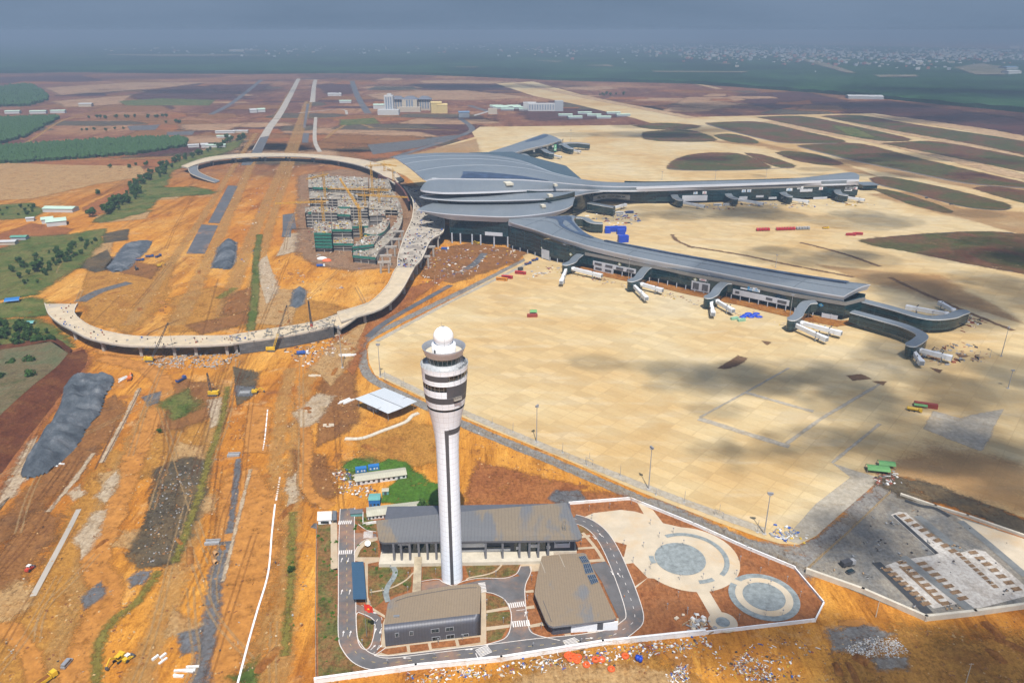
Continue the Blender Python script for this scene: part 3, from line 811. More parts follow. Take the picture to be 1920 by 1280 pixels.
# ---------------------------------------------------------------- control tower
def panelled(name, col, nz, na, rough=0.35):
    """white cladding with a grid of joints round the tower axis"""
    k = NT(name)
    tcx = k.node('ShaderNodeTexCoord'); sp = k.node('ShaderNodeSeparateXYZ'); k.link(tcx.outputs['Object'], sp.inputs[0])
    an = k.math('ARCTAN2', sp.outputs['Y'], sp.outputs['X'])
    fa = k.math('FRACT', k.math('MULTIPLY', k.math('ADD', an, 7.0), na / (2 * PI)))
    fz = k.math('FRACT', k.math('MULTIPLY', sp.outputs['Z'], 1.0 / nz))
    ja = k.math('LESS_THAN', fa, 0.05); jz = k.math('LESS_THAN', fz, 0.07)
    j = k.math('MAXIMUM', ja, jz)
    n = k.noise(tcx.outputs['Object'], 0.5, 5, 0.7)
    c = k.mix(k.mrange(n, 0.3, 0.7), tuple(x * 0.93 for x in col), col)
    c = k.mix(k.math('MULTIPLY', j, 0.42), c, (0.30, 0.30, 0.31))
    k.link(c, k.b.inputs['Base Color']); k.b.inputs['Roughness'].default_value = rough
    MATS[name] = k.m
    return k.m
WHITE_CLAD = panelled('white_cladding', (0.80, 0.855, 0.92), 2.6, 20)
WHITE = mat('white_paint', (0.80, 0.80, 0.80), 0.45, 0.05, 0.8)
CHAR = mat('charcoal_panel', (0.075, 0.075, 0.082), 0.5, 0.10, 0.6)
GLASS_D = mat('dark_glass', (0.012, 0.022, 0.024), 0.08, 0.3, 0.15, spec=0.8)
STEEL = mat('grey_steel', (0.32, 0.33, 0.34), 0.45, 0.1, 1.0, 0.6)
DECKG = mat('walkway_grey', (0.36, 0.37, 0.38), 0.7, 0.15, 1.0)

TB = G(848, 1084)
tow = thing('control_tower', 'tall white control tower with dark bands and a white ball on top', 'control tower', TB)
def th(row, r=0.0):
    return height_at((TB.x, TB.y - r), row)
A = lambda t: R(-90 + t)
H = {}
z_gap = th(773, 7.8)
r0 = 4.75
prof = [(r0 + 0.05, 0.0), (r0, 4), (r0 - 0.05, th(1000, r0)), (r0 - 0.1, th(900, r0)), (r0, th(850, r0)), (5.1, th(826, 5)), (5.7, th(808, 5.6)), (6.5, th(792, 6.4)), (7.3, th(780, 7.2)), (7.75, z_gap - 0.1)]
m = MB(); m.use(WHITE_CLAD, True); m.lathe(prof, TB, 64); m.build('shaft', parent=tow)
m = MB(); m.use(CHAR, True)
zt = th(806, 5.7)
sp_ = [(r + 0.06, z) for r, z in prof if z < zt]
m.lathe(sp_ + [(5.66 + 0.06, zt)], TB, 4, A(-4), A(13))
def rad_at(z):
    for (ra, za), (rb, zb) in zip(prof, prof[1:]):
        if za <= z <= zb: return ra + (rb - ra) * (z - za) / (zb - za)
    return prof[-1][0]
zs = [zt - 2.6 + i * 0.65 for i in range(5)]
m.lathe([(rad_at(z) + 0.07, z) for z in zs], TB, 20, A(13), A(112))
m.build('dark_stripe', parent=tow)
# the head, from the gap upwards
def band(name, ra, za, rb, zb, M_, a0=None, a1=None, seg=64, smooth=True):
    b = MB(); b.use(M_, smooth)
    if a0 is None: b.lathe([(ra, za), (rb, zb)], TB, seg)
    else: b.lathe([(ra, za), (rb, zb)], TB, max(6, int(seg * (a1 - a0) / 360)), A(a0), A(a1))
    return b.build(name, parent=tow)
z = {n: th(row, r) for n, row, r in (('g0', 773, 7.8), ('g1', 769.5, 7.9), ('w1', 759, 8.3), ('d1', 748, 8.6), ('w2', 736, 8.8), ('k2', 726, 9.0), ('w3', 717.5, 9.1), ('k3', 707, 9.4), ('lip', 698, 9.6), ('deck', 699.5, 9.6), ('cg0', 686.5, 6.4), ('cg1', 676, 7.3), ('top', 664.5, 8.7))}
band('head_soffit', 7.3, z['g0'] - 0.5, 7.3, z['g1'] + 0.4, GLASS_D)
band('white_band', 7.9, z['g1'], 8.35, z['w1'], WHITE_CLAD)
band('dark_band', 8.28, z['w1'] + 0.02, 8.6, z['d1'], CHAR)
band('white_band', 8.65, z['d1'], 8.85, z['w2'], WHITE_CLAD, -150, 9)
band('dark_band', 8.62, z['d1'] + 0.02, 9.0, z['k2'], CHAR, 9, 210)
band('window_band', 8.3, z['w2'] + 0.02, 8.45, z['k2'], GLASS_D, -150, 9)
band('white_band', 9.05, z['k2'] + 0.02, 9.15, z['w3'], WHITE_CLAD)
band('dark_band', 9.18, z['w3'] + 0.05, 9.35, z['k3'] - 0.05, CHAR, -52, 14)
band('window_band', 8.7, z['w3'], 8.9, z['k3'], GLASS_D, 14, 120)
band('white_band', 9.1, z['w3'] + 0.02, 9.3, z['k3'] - 0.02, WHITE_CLAD, -240, -52)
band('white_band', 9.35, z['k3'], 9.6, z['lip'], WHITE_CLAD)
b = MB(); b.use(DECKG)
for zz, rr in ((z['d1'], 8.62), (z['k2'], 9.03), (z['w3'], 9.12), (z['k3'], 9.34)):
    b.lathe([(7.8, zz - 0.06), (rr, zz - 0.05), (rr, zz + 0.05), (7.8, zz + 0.06)], TB, 48)
b.build('floor_edge', parent=tow)
for t0, t1, za, zb, r_ in ((-130, 9, z['w2'], z['k2'], 8.75), (16, 120, z['w3'], z['k3'], 9.2)):
    b = MB(); b.use(STEEL)
    for a_ in range(t0, t1, 12): b.bar((TB.x + r_ * cos(A(a_)), TB.y + r_ * sin(A(a_)), za), (TB.x + r_ * cos(A(a_)), TB.y + r_ * sin(A(a_)), zb), 0.16)
    b.lathe([(r_ + .1, za + .9), (r_ + .1, za + 1.02)], TB, 24, A(t0), A(t1 - 6))
    b.build('window_railing', parent=tow)
b = MB(); b.use(DECKG, True)
b.lathe([(9.6, z['lip']), (9.25, z['lip'] + 0.05), (9.2, z['lip'] - 1.0), (8.3, z['lip'] - 0.9), (6.5, z['cg0'] - 0.2)], TB, 64)
b.build('walkway', parent=tow)
b = MB(); b.use(STEEL)
for t in range(0, 360, 12):
    x, y = TB.x + 9.4 * cos(R(t)), TB.y + 9.4 * sin(R(t))
    b.bar((x, y, z['lip']), (x, y, z['lip'] + 1.1), 0.07)
for h in (0.55, 1.1):
    b.lathe([(9.42, z['lip'] + h), (9.36, z['lip'] + h + 0.06)], TB, 60)
b.build('railing', parent=tow)
band('cab_glass', 6.45, z['cg0'] - 0.3, 7.3, z['cg1'], mat('cab_glass', (0.015, 0.03, 0.03), 0.06, 0.4, 0.4, spec=0.9), seg=24, smooth=False)
b = MB(); b.use(STEEL)
for i in range(24):
    t = 2 * PI * i / 24
    b.bar((TB.x + 6.5 * cos(t), TB.y + 6.5 * sin(t), z['cg0'] - 0.3), (TB.x + 7.33 * cos(t), TB.y + 7.33 * sin(t), z['cg1']), 0.13)
b.build('cab_mullion', parent=tow)
b = MB(); b.use(mat('silver_band', (0.66, 0.69, 0.74), 0.5, 0.05, 1.0), True)
b.lathe([(7.3, z['cg1'] - 0.02), (7.55, z['cg1'] + 0.02), (8.7, z['top'])], TB, 64)
b.build('parapet', parent=tow)
b = MB(); b.use(mat('parapet_inside', (0.19, 0.20, 0.22), 0.6, 0.1, 1.0), True)
b.lathe([(8.7, z['top']), (8.25, z['top'] + 0.03), (7.5, z['cg1'] + 0.7)], TB, 64)
b.build('parapet_lining', parent=tow)
b = MB(); b.use(mat('pale_roof_deck', (0.50, 0.44, 0.34), 0.9, 0.2, 1.0)); b.lathe([(7.55, z['cg1'] + 0.75), (4.0, z['cg1'] + 0.9)], TB, 48)
b.build('roof_deck', parent=tow)
zd = z['cg1'] + 0.8; zc = th(630.5, 0); zb_ = zc - 3.3
b = MB(); b.use(WHITE, True); b.lathe([(4.75, zd), (4.75, zb_ + 0.35), (4.45, zb_ + 0.4), (2.5, zb_ + 0.3)], TB, 48); b.build('drum', parent=tow)
b = MB(); b.use(CHAR); b.box((TB.x - 3.2, TB.y - 3.62, zd + 0.1), (0.8, 0.25, 2.0), R(-41)); b.build('drum_door', parent=tow)
b = MB(); b.use(mat('radome_white', (0.83, 0.83, 0.83), 0.3, 0.03, 0.7), True); b.ball((TB.x, TB.y, zc), 4.05, 40, 24); b.build('radome', parent=tow)
for dx, dy, h, zz in ((-0.6, 0, 2.6, zc + 3.9), (0.9, -4.9, 10.2, zd)):
    b = MB(); b.use(STEEL); b.tube((TB.x + dx, TB.y + dy, zz), (TB.x + dx, TB.y + dy, zz + h), 0.07, 0.03, 6)
    if dy == 0: b.box((TB.x + 0.1, TB.y, zc + 3.95), (1.0, 0.6, 0.4))
    b.build('antenna', parent=tow)
b = MB(); b.use(STEEL)
for i in range(26):
    t = R(-50 + rng.random() * 110); r_ = 7.6 + rng.random() * 1.3; x, y = TB.x + r_ * cos(t), TB.y + r_ * sin(t)
    b.box((x, y, z['lip'] - 0.9), (0.3 + rng.random() * 0.8, 0.3 + rng.random() * 0.6, 0.3 + rng.random() * 1.1), rng.random() * 3)
for i in range(9):
    t = R(-45 + i * 9); b.bar((TB.x + 7.6 * cos(t), TB.y + 7.6 * sin(t), z['lip'] - 1), (TB.x + 7.4 * cos(t + 0.06), TB.y + 7.4 * sin(t + 0.06), z['cg1'] - 0.5), 0.09)
b.build('walkway_equipment', parent=tow)
cr0 = thing('work_cradle', 'small grey work cradle hanging on the right side of the tower head', 'work cradle', (TB.x + 5.6, TB.y - 7.5, z['d1'] - 0.9))
b = MB(); b.use(mat('cradle_metal', (0.42, 0.38, 0.32), 0.6)); c0 = cr0.location
b.box((c0.x, c0.y, c0.z), (3.4, 0.9, 0.12), R(35)); 
for dz in (0.55, 1.1):
    for s in (-0.45, 0.45):
        a_ = R(35); u = Vector((cos(a_), sin(a_), 0)); n_ = Vector((-sin(a_), cos(a_), 0))
        p = Vector(c0) + n_ * s + Vector((0, 0, dz)); b.bar(p - u * 1.7, p + u * 1.7, 0.09)
for s in (-1.7, -0.6, 0.6, 1.7):
    p = Vector(c0) + Vector((cos(R(35)), sin(R(35)), 0)) * s; b.bar(p, p + Vector((0, 0, 1.2)), 0.1)
b.build('platform', parent=cr0)
b = MB(); b.use(CHAR)
for s in (-1.5, 1.5):
    p = Vector(c0) + Vector((cos(R(35)), sin(R(35)), 0)) * s; b.tube(p + Vector((0, 0, 1)), p + Vector((0, 0, z['lip'] - c0.z + 0.5)), 0.04, seg=5)
b.build('rope', parent=cr0)
# ---------------------------------------------------------------- the tower compound: ground
ASPH = mat('compound_asphalt', (0.105, 0.10, 0.10), 0.9, 0.22, 0.12, dirt=(0.30, 0.16, 0.09), dirt_amt=0.55)
KERB = mat('kerb_white', (0.55, 0.50, 0.45), 0.8, 0.15, 0.6)
PAVE = mat('cream_paving', (0.40, 0.315, 0.215), 0.85, 0.12, 0.25, dirt=(0.38, 0.25, 0.14), dirt_amt=0.4)
PAINT = mat('road_paint', (0.62, 0.58, 0.54), 0.8, 0.18, 1.2)
YPAINT = mat('yellow_road_paint', (0.48, 0.36, 0.14), 0.8, 0.15, 1.2)
BED = soil('garden_soil', [(0.24, 0.085, 0.028), (0.33, 0.13, 0.045), (0.27, 0.12, 0.05)], 0.1, fine=0.6)
LAWN = soil('patchy_lawn', [(0.075, 0.085, 0.022), (0.13, 0.125, 0.035), (0.24, 0.12, 0.045), (0.10, 0.10, 0.028)], 0.10, fine=0.9, bump=0.4)
PLAZA = mat('plaza_paving', (0.46, 0.385, 0.28), 0.85, 0.10, 0.12, dirt=(0.47, 0.34, 0.20), dirt_amt=0.5)
BLUEST = mat('blue_grey_setts', (0.20, 0.222, 0.218), 0.85, 0.3, 0.5)

cb = Sheets('compound_ground', BED)
cb.poly([(594, 984), (626, 962), (690, 952), (1066, 946), (1181, 938), (1300, 986), (1400, 1031), (1489, 1068), (1543, 1133), (1527, 1163), (1320, 1187), (1130, 1207), (940, 1237), (780, 1252), (594, 1277)], 8).build()
lw = Sheets('lawn', LAWN, 'stuff')
for P in ([(596, 984), (624, 984), (632, 1090), (634, 1200), (650, 1235), (690, 1258), (597, 1274)], [(668, 1040), (674, 1028), (700, 1014), (708, 1020), (710, 1046), (668, 1052)], [(660, 968), (690, 962), (706, 985), (706, 998), (690, 995), (672, 985)],
          [(690, 1062), (770, 1062), (772, 1095), (768, 1107), (727, 1122), (700, 1142), (693, 1140)], [(793, 1062), (828, 1060), (830, 1084), (792, 1088)], [(668, 1152), (702, 1165), (696, 1205), (686, 1218), (672, 1205)],
          [(872, 1062), (975, 1056), (968, 1075), (945, 1085), (880, 1086)], [(912, 1116), (940, 1122), (953, 1136), (912, 1146)], [(912, 1149), (956, 1148), (957, 1170), (912, 1178)], [(912, 1183), (950, 1180), (940, 1198), (915, 1206)],
          [(1141, 1014), (1175, 1023), (1172, 1034), (1148, 1034)], [(1085, 985), (1100, 985), (1105, 1000), (1088, 1004)]):
    lw.poly(P, 9)
lw.build()
pv_ = Sheets('paving', PAVE)
pv_.ribbon([(626, 975), (627, 1060), (626, 1068)], 3.2, 10, 0, 2)
pv_.poly([(662, 1052), (664, 1040), (670, 1026), (684, 1014), (708, 1008), (708, 1014), (688, 1020), (676, 1032), (670, 1046), (712, 1046), (712, 1054), (690, 1058), (690, 1120), (698, 1140), (722, 1155), (722, 1160), (690, 1140), (684, 1125), (684, 1056)], 10)
pv_.poly([(723, 1214), (902, 1192), (902, 1094), (911, 1094), (912, 1210), (900, 1214), (800, 1226), (730, 1234), (702, 1230), (716, 1224)], 10)
pv_.poly([(722, 1160), (724, 1215), (714, 1215), (718, 1170)], 10)
pv_.ribbon([(1092, 1000), (1110, 1020), (1130, 1050), (1150, 1100), (1165, 1140)], 1.6, 10, 0, 3)
pv_.poly([(1058, 1190), (1158, 1178), (1156, 1160), (1180, 1164), (1176, 1172), (1165, 1180), (1062, 1198)], 10)
for a_, b_ in (((792, 1216), (1, 0)),):
    pass
for P in ([(912, 1146), (955, 1138), (956, 1144), (912, 1151)], [(912, 1177), (957, 1172), (955, 1178), (912, 1184)], [(985, 1139), (1001, 1136), (1003, 1142), (986, 1144)], [(988, 1174), (1018, 1168), (1022, 1174), (990, 1179)], [(985, 1109), (1000, 1107), (1001, 1112), (986, 1113)], [(976, 1060), (1013, 1056), (1010, 1072), (974, 1075)],
          [(1085, 1007), (1106, 1004), (1107, 1008), (1086, 1011)], [(1082, 1028), (1115, 1026), (1116, 1030), (1082, 1032)], [(1103, 1051), (1130, 1049), (1132, 1054), (1104, 1056)]):
    pv_.poly(P, 11)
pv_.ribbon([(942, 1058), (932, 1070), (915, 1078), (880, 1085), (875, 1090)], 0.9, 11, 0, 4)
pv_.ribbon([(694, 1112), (730, 1105), (760, 1090), (775, 1075)], 0.8, 11, 0, 4)
pv_.build()
st_ = Sheets('stone_footpath', BLUEST); st_.ribbon([(734, 1062), (741, 1072), (738, 1085), (728, 1100), (724, 1115), (728, 1130)], 2.4, 12, 0, 5); st_.build()
LOOP = [(652, 955), (651, 975), (650, 1040), (651, 1120), (652, 1190), (660, 1215), (680, 1236), (712, 1245), (760, 1242), (850, 1231), (930, 1222), (1000, 1213), (1090, 1204), (1150, 1193), (1180, 1175), (1190, 1160), (1184, 1130), (1166, 1080), (1144, 1030), (1124, 1000), (1100, 982), (1075, 974)]
rd_ = Sheets('compound_road', ASPH)
rd_.ribbon(LOOP, 7.0, 12, 0, 6)
rd_.poly([(650, 1000), (690, 1002), (706, 1003), (706, 1010), (690, 1012), (672, 1022), (660, 1040), (650, 1045)], 12.5)
rd_.poly([(662, 1136), (668, 1134), (700, 1148), (714, 1160), (716, 1180), (712, 1215), (700, 1236), (686, 1234), (690, 1218), (699, 1206), (702, 1166), (672, 1150)], 12.5)
rd_.poly([(790, 1094), (820, 1090), (830, 1092), (845, 1102), (900, 1090), (975, 1082), (968, 1076), (975, 1064), (992, 1063), (995, 1072), (985, 1100), (985, 1130), (990, 1170), (1000, 1190), (1045, 1203), (1060, 1208), (980, 1216), (900, 1226), (905, 1212), (945, 1200), (957, 1180), (958, 1150), (946, 1126), (925, 1115), (912, 1113), (912, 1105), (790, 1112)], 12.5)
rd_.poly([(1107, 1060), (1135, 1054), (1170, 1100), (1192, 1150), (1180, 1180), (1160, 1178), (1160, 1160), (1150, 1140), (1128, 1092)], 12.4)
rd_.build()
kb = Sheets('kerb', KERB)
for d in (-3.7, 3.7):
    P = offset_line(crom([G(*p) for p in LOOP], 6), d)
    kb.ribbon(P, 0.35, 14.5, 0, 1, world=True)
for P in ([(912, 1113), (925, 1115), (946, 1126), (958, 1150), (957, 1180), (945, 1200), (905, 1212)], [(995, 1064), (995, 1076), (985, 1100), (985, 1130), (990, 1170), (1000, 1190), (1050, 1203)], [(790, 1092), (820, 1088), (832, 1094), (850, 1100), (868, 1092), (900, 1086), (945, 1086), (968, 1078), (976, 1063)],
          [(672, 1150), (702, 1166), (698, 1206), (686, 1220), (672, 1206), (668, 1160), (672, 1150)], [(664, 1042), (670, 1028), (684, 1015), (706, 1009)], [(672, 985), (688, 996), (706, 999)], [(702, 1231), (716, 1222), (724, 1216)], [(702, 1231), (730, 1236), (800, 1228), (905, 1215), (912, 1210)]):
    kb.ribbon(P, 0.35, 14.7, 0, 4)
kb.build()
mk = Sheets('road_marking', PAINT)
def zebra(a, b, n, length, horizontal=True):
    """crossing: n bars between two photo points, each bar length metres across the walking line"""
    A_, B_ = G(*a), G(*b); t = (B_ - A_).normalized(); s = Vector((-t.y, t.x, 0))
    L = (B_ - A_).length / n
    for i in range(n):
        c = A_ + t * (L * (i + 0.5))
        mk.poly([c - t * L * 0.28 - s * length / 2, c + t * L * 0.28 - s * length / 2, c + t * L * 0.28 + s * length / 2, c - t * L * 0.28 + s * length / 2], 15, world=True)
zebra((634, 982), (660, 981), 7, 3.0); zebra((635, 1038), (661, 1037), 7, 3.0); zebra((691, 998), (690, 1011), 6, 4.5); zebra((903, 1094), (906, 1113), 7, 3.2); zebra((953, 1138), (984, 1134), 8, 3.2); zebra((960, 1173), (994, 1170), 8, 3.4)
zebra((1066, 1200), (1074, 1213), 6, 5.5); zebra((902, 1216), (912, 1230), 7, 5.5)
def arrow(px, py, ang):
    c = G(px, py); u = Vector((cos(R(ang)), sin(R(ang)), 0)); s = Vector((-u.y, u.x, 0))
    mk.poly([c - u * 1.6 - s * 0.14, c + u * 0.5 - s * 0.14, c + u * 0.5 - s * 0.5, c + u * 1.7, c + u * 0.5 + s * 0.5, c + u * 0.5 + s * 0.14, c - u * 1.6 + s * 0.14], 15, world=True)
for px, py, an in ((641, 1052, 90), (653, 1052, 270), (641, 1112, 90), (656, 1112, 90), (644, 1190, 95), (657, 1190, 90), (700, 1150, -30), (705, 1168, 250), (714, 1185, 265), (704, 1185, 85), (700, 1216, 60), (712, 1216, 60), (763, 1236, 178), (880, 1220, 5), (985, 1153, 80), (1105, 1199, 8), (1160, 1080, 110), (1148, 1077, 290), (1126, 1005, 115), (1114, 1010, 295)):
    arrow(px, py, an)
mk.dash([(678, 1137), (712, 1156), (716, 1172), (712, 1210), (700, 1228)], 0.16, 15, 2, 2)
mk.dash(LOOP[13:], 0.2, 15, 1.6, 3.4, shift=0)
mk.ribbon([(892, 1227), (896, 1236)], 0.3, 15, 0, 1); mk.ribbon([(1080, 1200), (1086, 1204)], 0.3, 15, 0, 1); mk.ribbon([(968, 1147), (984, 1145)], 0.25, 15, 0, 1); mk.ribbon([(960, 1168), (976, 1166)], 0.25, 15, 0, 1)
mk.build()
ym = Sheets('centre_marking', YPAINT); ym.dash(LOOP[:14], 0.18, 15, 1.6, 3.2); ym.build()

# plaza
C1, C2, C3 = G(1290, 1047), G(1432, 1120), G(1355, 1168)
R1 = 94 / FPX * (G(1290, 1047).y * cos(PITCH) + CAM_H * sin(PITCH)); R2 = 64.5 / FPX * (C2.y * cos(PITCH) + CAM_H * sin(PITCH)); R3 = 27 / FPX * (C3.y * cos(PITCH) + CAM_H * sin(PITCH))
pz = Sheets('plaza', PLAZA)
pz.poly([(1096, 970), (1113, 963), (1163, 957), (1190, 960), (1207, 965), (1194, 943), (1224, 957), (1243, 982), (1300, 995), (1290, 1090), (1214, 1085), (1192, 1104), (1182, 1082), (1168, 1055), (1145, 1018), (1120, 985)], 10)
pz.disc(C1, R1, 11)
pz.ribbon([(1314, 1104), (1348, 1162)], 5.6, 10.5, 0, 1); pz.disc(C3, R3, 11); pz.disc(C2, R2 * 0.81, 13, seg=64); pz.ribbon([(1372, 1090), (1392, 1098)], 3.2, 14.2, 0, 1)
pz.build()
bs = Sheets('stone_setts', BLUEST)
bs.disc(G(1275, 1049), R1 * 0.50, 13); bs.disc(C1, R1 * 0.80, 13, R1 * 0.70, 30, R(-45), R(115)); bs.disc(C1, R1 * 0.78, 13, R1 * 0.68, 8, R(176), R(194)); bs.disc(C1, R1 * 0.78, 13, R1 * 0.68, 10, R(-86), R(-62))
bs.disc(C2, R2, 12, seg=64); bs.disc(C2, R2 * 0.60, 14); bs.disc(C3, R3 * 0.48, 13)
bs.build()
bd = Sheets('planting_bed', BED)
bd.poly([(1168, 1060), (1187, 1057), (1214, 1085), (1190, 1101)], 12); bd.poly([(1141, 1014), (1175, 1023), (1170, 1045), (1155, 1045)], 11)
for P in ([(718, 1219), (762, 1213), (764, 1224), (728, 1229), (716, 1226)], [(768, 1212), (802, 1208), (805, 1220), (770, 1225)], [(808, 1207), (853, 1202), (856, 1213), (810, 1218)], [(859, 1201), (900, 1196), (901, 1206), (862, 1212)], [(1069, 1187), (1100, 1182), (1102, 1188), (1071, 1193)], [(1116, 1181), (1153, 1176), (1154, 1182), (1118, 1187)]):
    bd.poly(P, 13)
bd.build()

# ---------------------------------------------------------------- walls and fences round the compound
def wall_run(name, label, cat, pts, h, t, M_, cap=None, post=0.0, group=None, M_post=None):
    P = [G(*p) for p in pts]
    o = thing(name, label, cat, P[0], 0, group)
    b = MB(); b.use(M_)
    for i in range(len(P) - 1):
        a, c = P[i], P[i + 1]
        b.box(((a.x + c.x) / 2, (a.y + c.y) / 2, 0), ((c - a).length + t, t, h), math.atan2(c.y - a.y, c.x - a.x))
    b.build('wall_panel', parent=o)
    if post:
        b = MB(); b.use(M_post or M_)
        for i in range(len(P) - 1):
            a, c = P[i], P[i + 1]; n = max(1, int((c - a).length / post))
            for j in range(n + 1):
                q = a.lerp(c, j / n); b.box((q.x, q.y, 0), (t * 1.6, t * 1.6, h + 0.2), math.atan2(c.y - a.y, c.x - a.x))
        b.build('pillar', parent=o)['kind'] = 'stuff'
    if cap:
        b = MB(); b.use(cap)
        for i in range(len(P) - 1):
            a, c = P[i], P[i + 1]
            b.box(((a.x + c.x) / 2, (a.y + c.y) / 2, h + 0.003), ((c - a).length + t, t * 1.7, 0.18), math.atan2(c.y - a.y, c.x - a.x))
        b.build('coping', parent=o)
    return o
WALLW = mat('whitewashed_wall', (0.72, 0.71, 0.69), 0.8, 0.08, 0.3, dirt=(0.5, 0.36, 0.24), dirt_amt=0.35)
wall_run('boundary_wall', 'long white wall along the front of the tower compound beside the debris', 'wall', [(592, 1280), (780, 1254), (940, 1239), (1130, 1209), (1320, 1189)], 2.4, 0.6, WALLW, WALLW, 6)
wall_run('boundary_wall', 'thin white wall round the plaza circles beside the red soil', 'wall', [(1320, 1189), (1528, 1165), (1544, 1133), (1489, 1068)], 1.6, 0.3, WALLW, WALLW, 5)
wall_run('boundary_wall', 'white wall between the plaza and the grey strip of the apron edge', 'wall', [(1489, 1068), (1400, 1031), (1300, 986), (1181, 938), (1067, 947)], 2.0, 0.35, WALLW, WALLW, 5)
def wire_fence(label, pts, h, step, M_, cat='fence', group=None, rails=3):
    P = [G(*p) for p in pts]
    o = thing('wire_fence', label, cat, P[0], 0, group)
    b, c_ = MB(), MB(); b.use(M_); c_.use(M_)
    for i in range(len(P) - 1):
        a, c = P[i], P[i + 1]; n = max(1, int((c - a).length / step))
        for j in range(n + (i == len(P) - 2)):
            q = a.lerp(c, j / n); b.box((q.x, q.y, 0), (0.14, 0.14, h))
        for r_ in range(rails):
            z_ = h * (r_ + 0.6) / rails; c_.bar(a + Vector((0, 0, z_)), c + Vector((0, 0, z_)), 0.06)
    b.build('fence_post', parent=o)['kind'] = 'stuff'; c_.build('fence_wire', parent=o)
    return o
GALV = mat('galvanised_steel', (0.42, 0.42, 0.40), 0.5, 0.1, 1.0, 0.5)
wire_fence('grey wire fence on a low kerb along the left side of the tower compound', [(593, 1279), (592, 1150), (594, 984)], 2.2, 3, GALV)
wire_fence('brown post and wire fence along the apron edge above the compound', [(880, 800), (960, 838), (1060, 880), (1180, 930), (1290, 975), (1410, 1025), (1510, 1068)], 2.2, 4, mat('rust_steel', (0.28, 0.20, 0.10), 0.8))
# ---------------------------------------------------------------- buildings of the tower compound
def ribbed(name, col, dirt, amt, ang, pitch=0.9, rough=0.55, dscale=0.05, metal=0.2):
    """standing-seam metal sheet: seams along a bearing, wind-blown dust in patches"""
    k = NT(name)
    v = k.coords((1, 1, 1), -ang)
    sp = k.node('ShaderNodeSeparateXYZ'); k.link(v, sp.inputs[0])
    fr = k.math('FRACT', k.math('MULTIPLY', sp.outputs['X'], 1.0 / pitch))
    ridge = k.mrange(k.math('ABSOLUTE', k.math('SUBTRACT', fr, 0.5)), 0.36, 0.48)
    n = k.noise(v, 0.6, 5, 0.7)
    d = k.noise(k.coords((1, 0.5, 1), -ang), dscale, 5, 0.62, 0.5)
    c = k.mix(k.mrange(d, 0.62 - 0.32 * amt, 0.66 - 0.25 * amt), col, dirt)
    c = k.mix(k.mrange(n, 0.3, 0.7, 0.0, 0.35), c, k.mix(1.0, c, (0.75, 0.75, 0.76), 'MULTIPLY'))
    c = k.mix(k.math('MULTIPLY', ridge, 0.35), c, k.mix(1.0, c, (0.5, 0.5, 0.5), 'MULTIPLY'))
    k.link(c, k.b.inputs['Base Color']); k.b.inputs['Roughness'].default_value = rough; k.b.inputs['Metallic'].default_value = metal
    k.bump(ridge, 0.25, 0.08)
    MATS[name] = k.m
    return k.m

AX = math.atan2((G(1085, 1012, 14) - G(712, 1017, 14)).y, (G(1085, 1012, 14) - G(712, 1017, 14)).x)
OPS_ROOF = ribbed('dusty_metal_roof', (0.165, 0.165, 0.166), (0.24, 0.19, 0.13), 0.45, AX, 1.6, dscale=0.03)
HALL_ROOF = ribbed('brown_dusted_roof', (0.19, 0.185, 0.18), (0.265, 0.20, 0.13), 0.9, AX, 1.1, dscale=0.05)
DARKCLAD = ribbed('dark_ribbed_wall', (0.085, 0.088, 0.105), (0.09, 0.09, 0.10), 0.3, AX, 1.2, 0.5)
CONC = mat('grey_concrete', (0.38, 0.36, 0.33), 0.9, 0.15, 0.3, dirt=(0.26, 0.20, 0.14), dirt_amt=0.4)
CREAMC = mat('cream_concrete', (0.50, 0.45, 0.36), 0.9, 0.12, 0.3)

def inset_pts(P, d):
    """shrink a convex plan outline (counter-clockwise) by d"""
    a = sum(P[i].x * P[(i + 1) % len(P)].y - P[(i + 1) % len(P)].x * P[i].y for i in range(len(P)))
    s = 1 if a > 0 else -1
    out = []
    for i, p in enumerate(P):
        q, r = P[i - 1], P[(i + 1) % len(P)]
        e1 = Vector((p.x - q.x, p.y - q.y)).normalized(); e2 = Vector((r.x - p.x, r.y - p.y)).normalized()
        n1 = Vector((-e1.y, e1.x)) * s; n2 = Vector((-e2.y, e2.x)) * s
        n = (n1 + n2); n /= max(0.3, n.length_squared / 2) ** 1.0
        out.append(Vector((p.x + n.x * d, p.y + n.y * d, p.z)))
    return out

def roof_slab(P, t, top, side, name, parent):
    """roof plate through the points P (upper edge), t thick, its edge in another colour"""
    b = MB(); b.use(top); b.sheet(P)
    b.use(side); n = len(P)
    for i in range(n):
        a, c = P[i], P[(i + 1) % n]
        b.poly([a - Vector((0, 0, t)), c - Vector((0, 0, t)), c, a])
    for tri in tessellate_polygon([[Vector((p.x, p.y, 0)) for p in P]]):
        b.poly([P[i] - Vector((0, 0, t)) for i in fix_tri(P, tri)][::-1])
    return b.build(name, parent=parent)

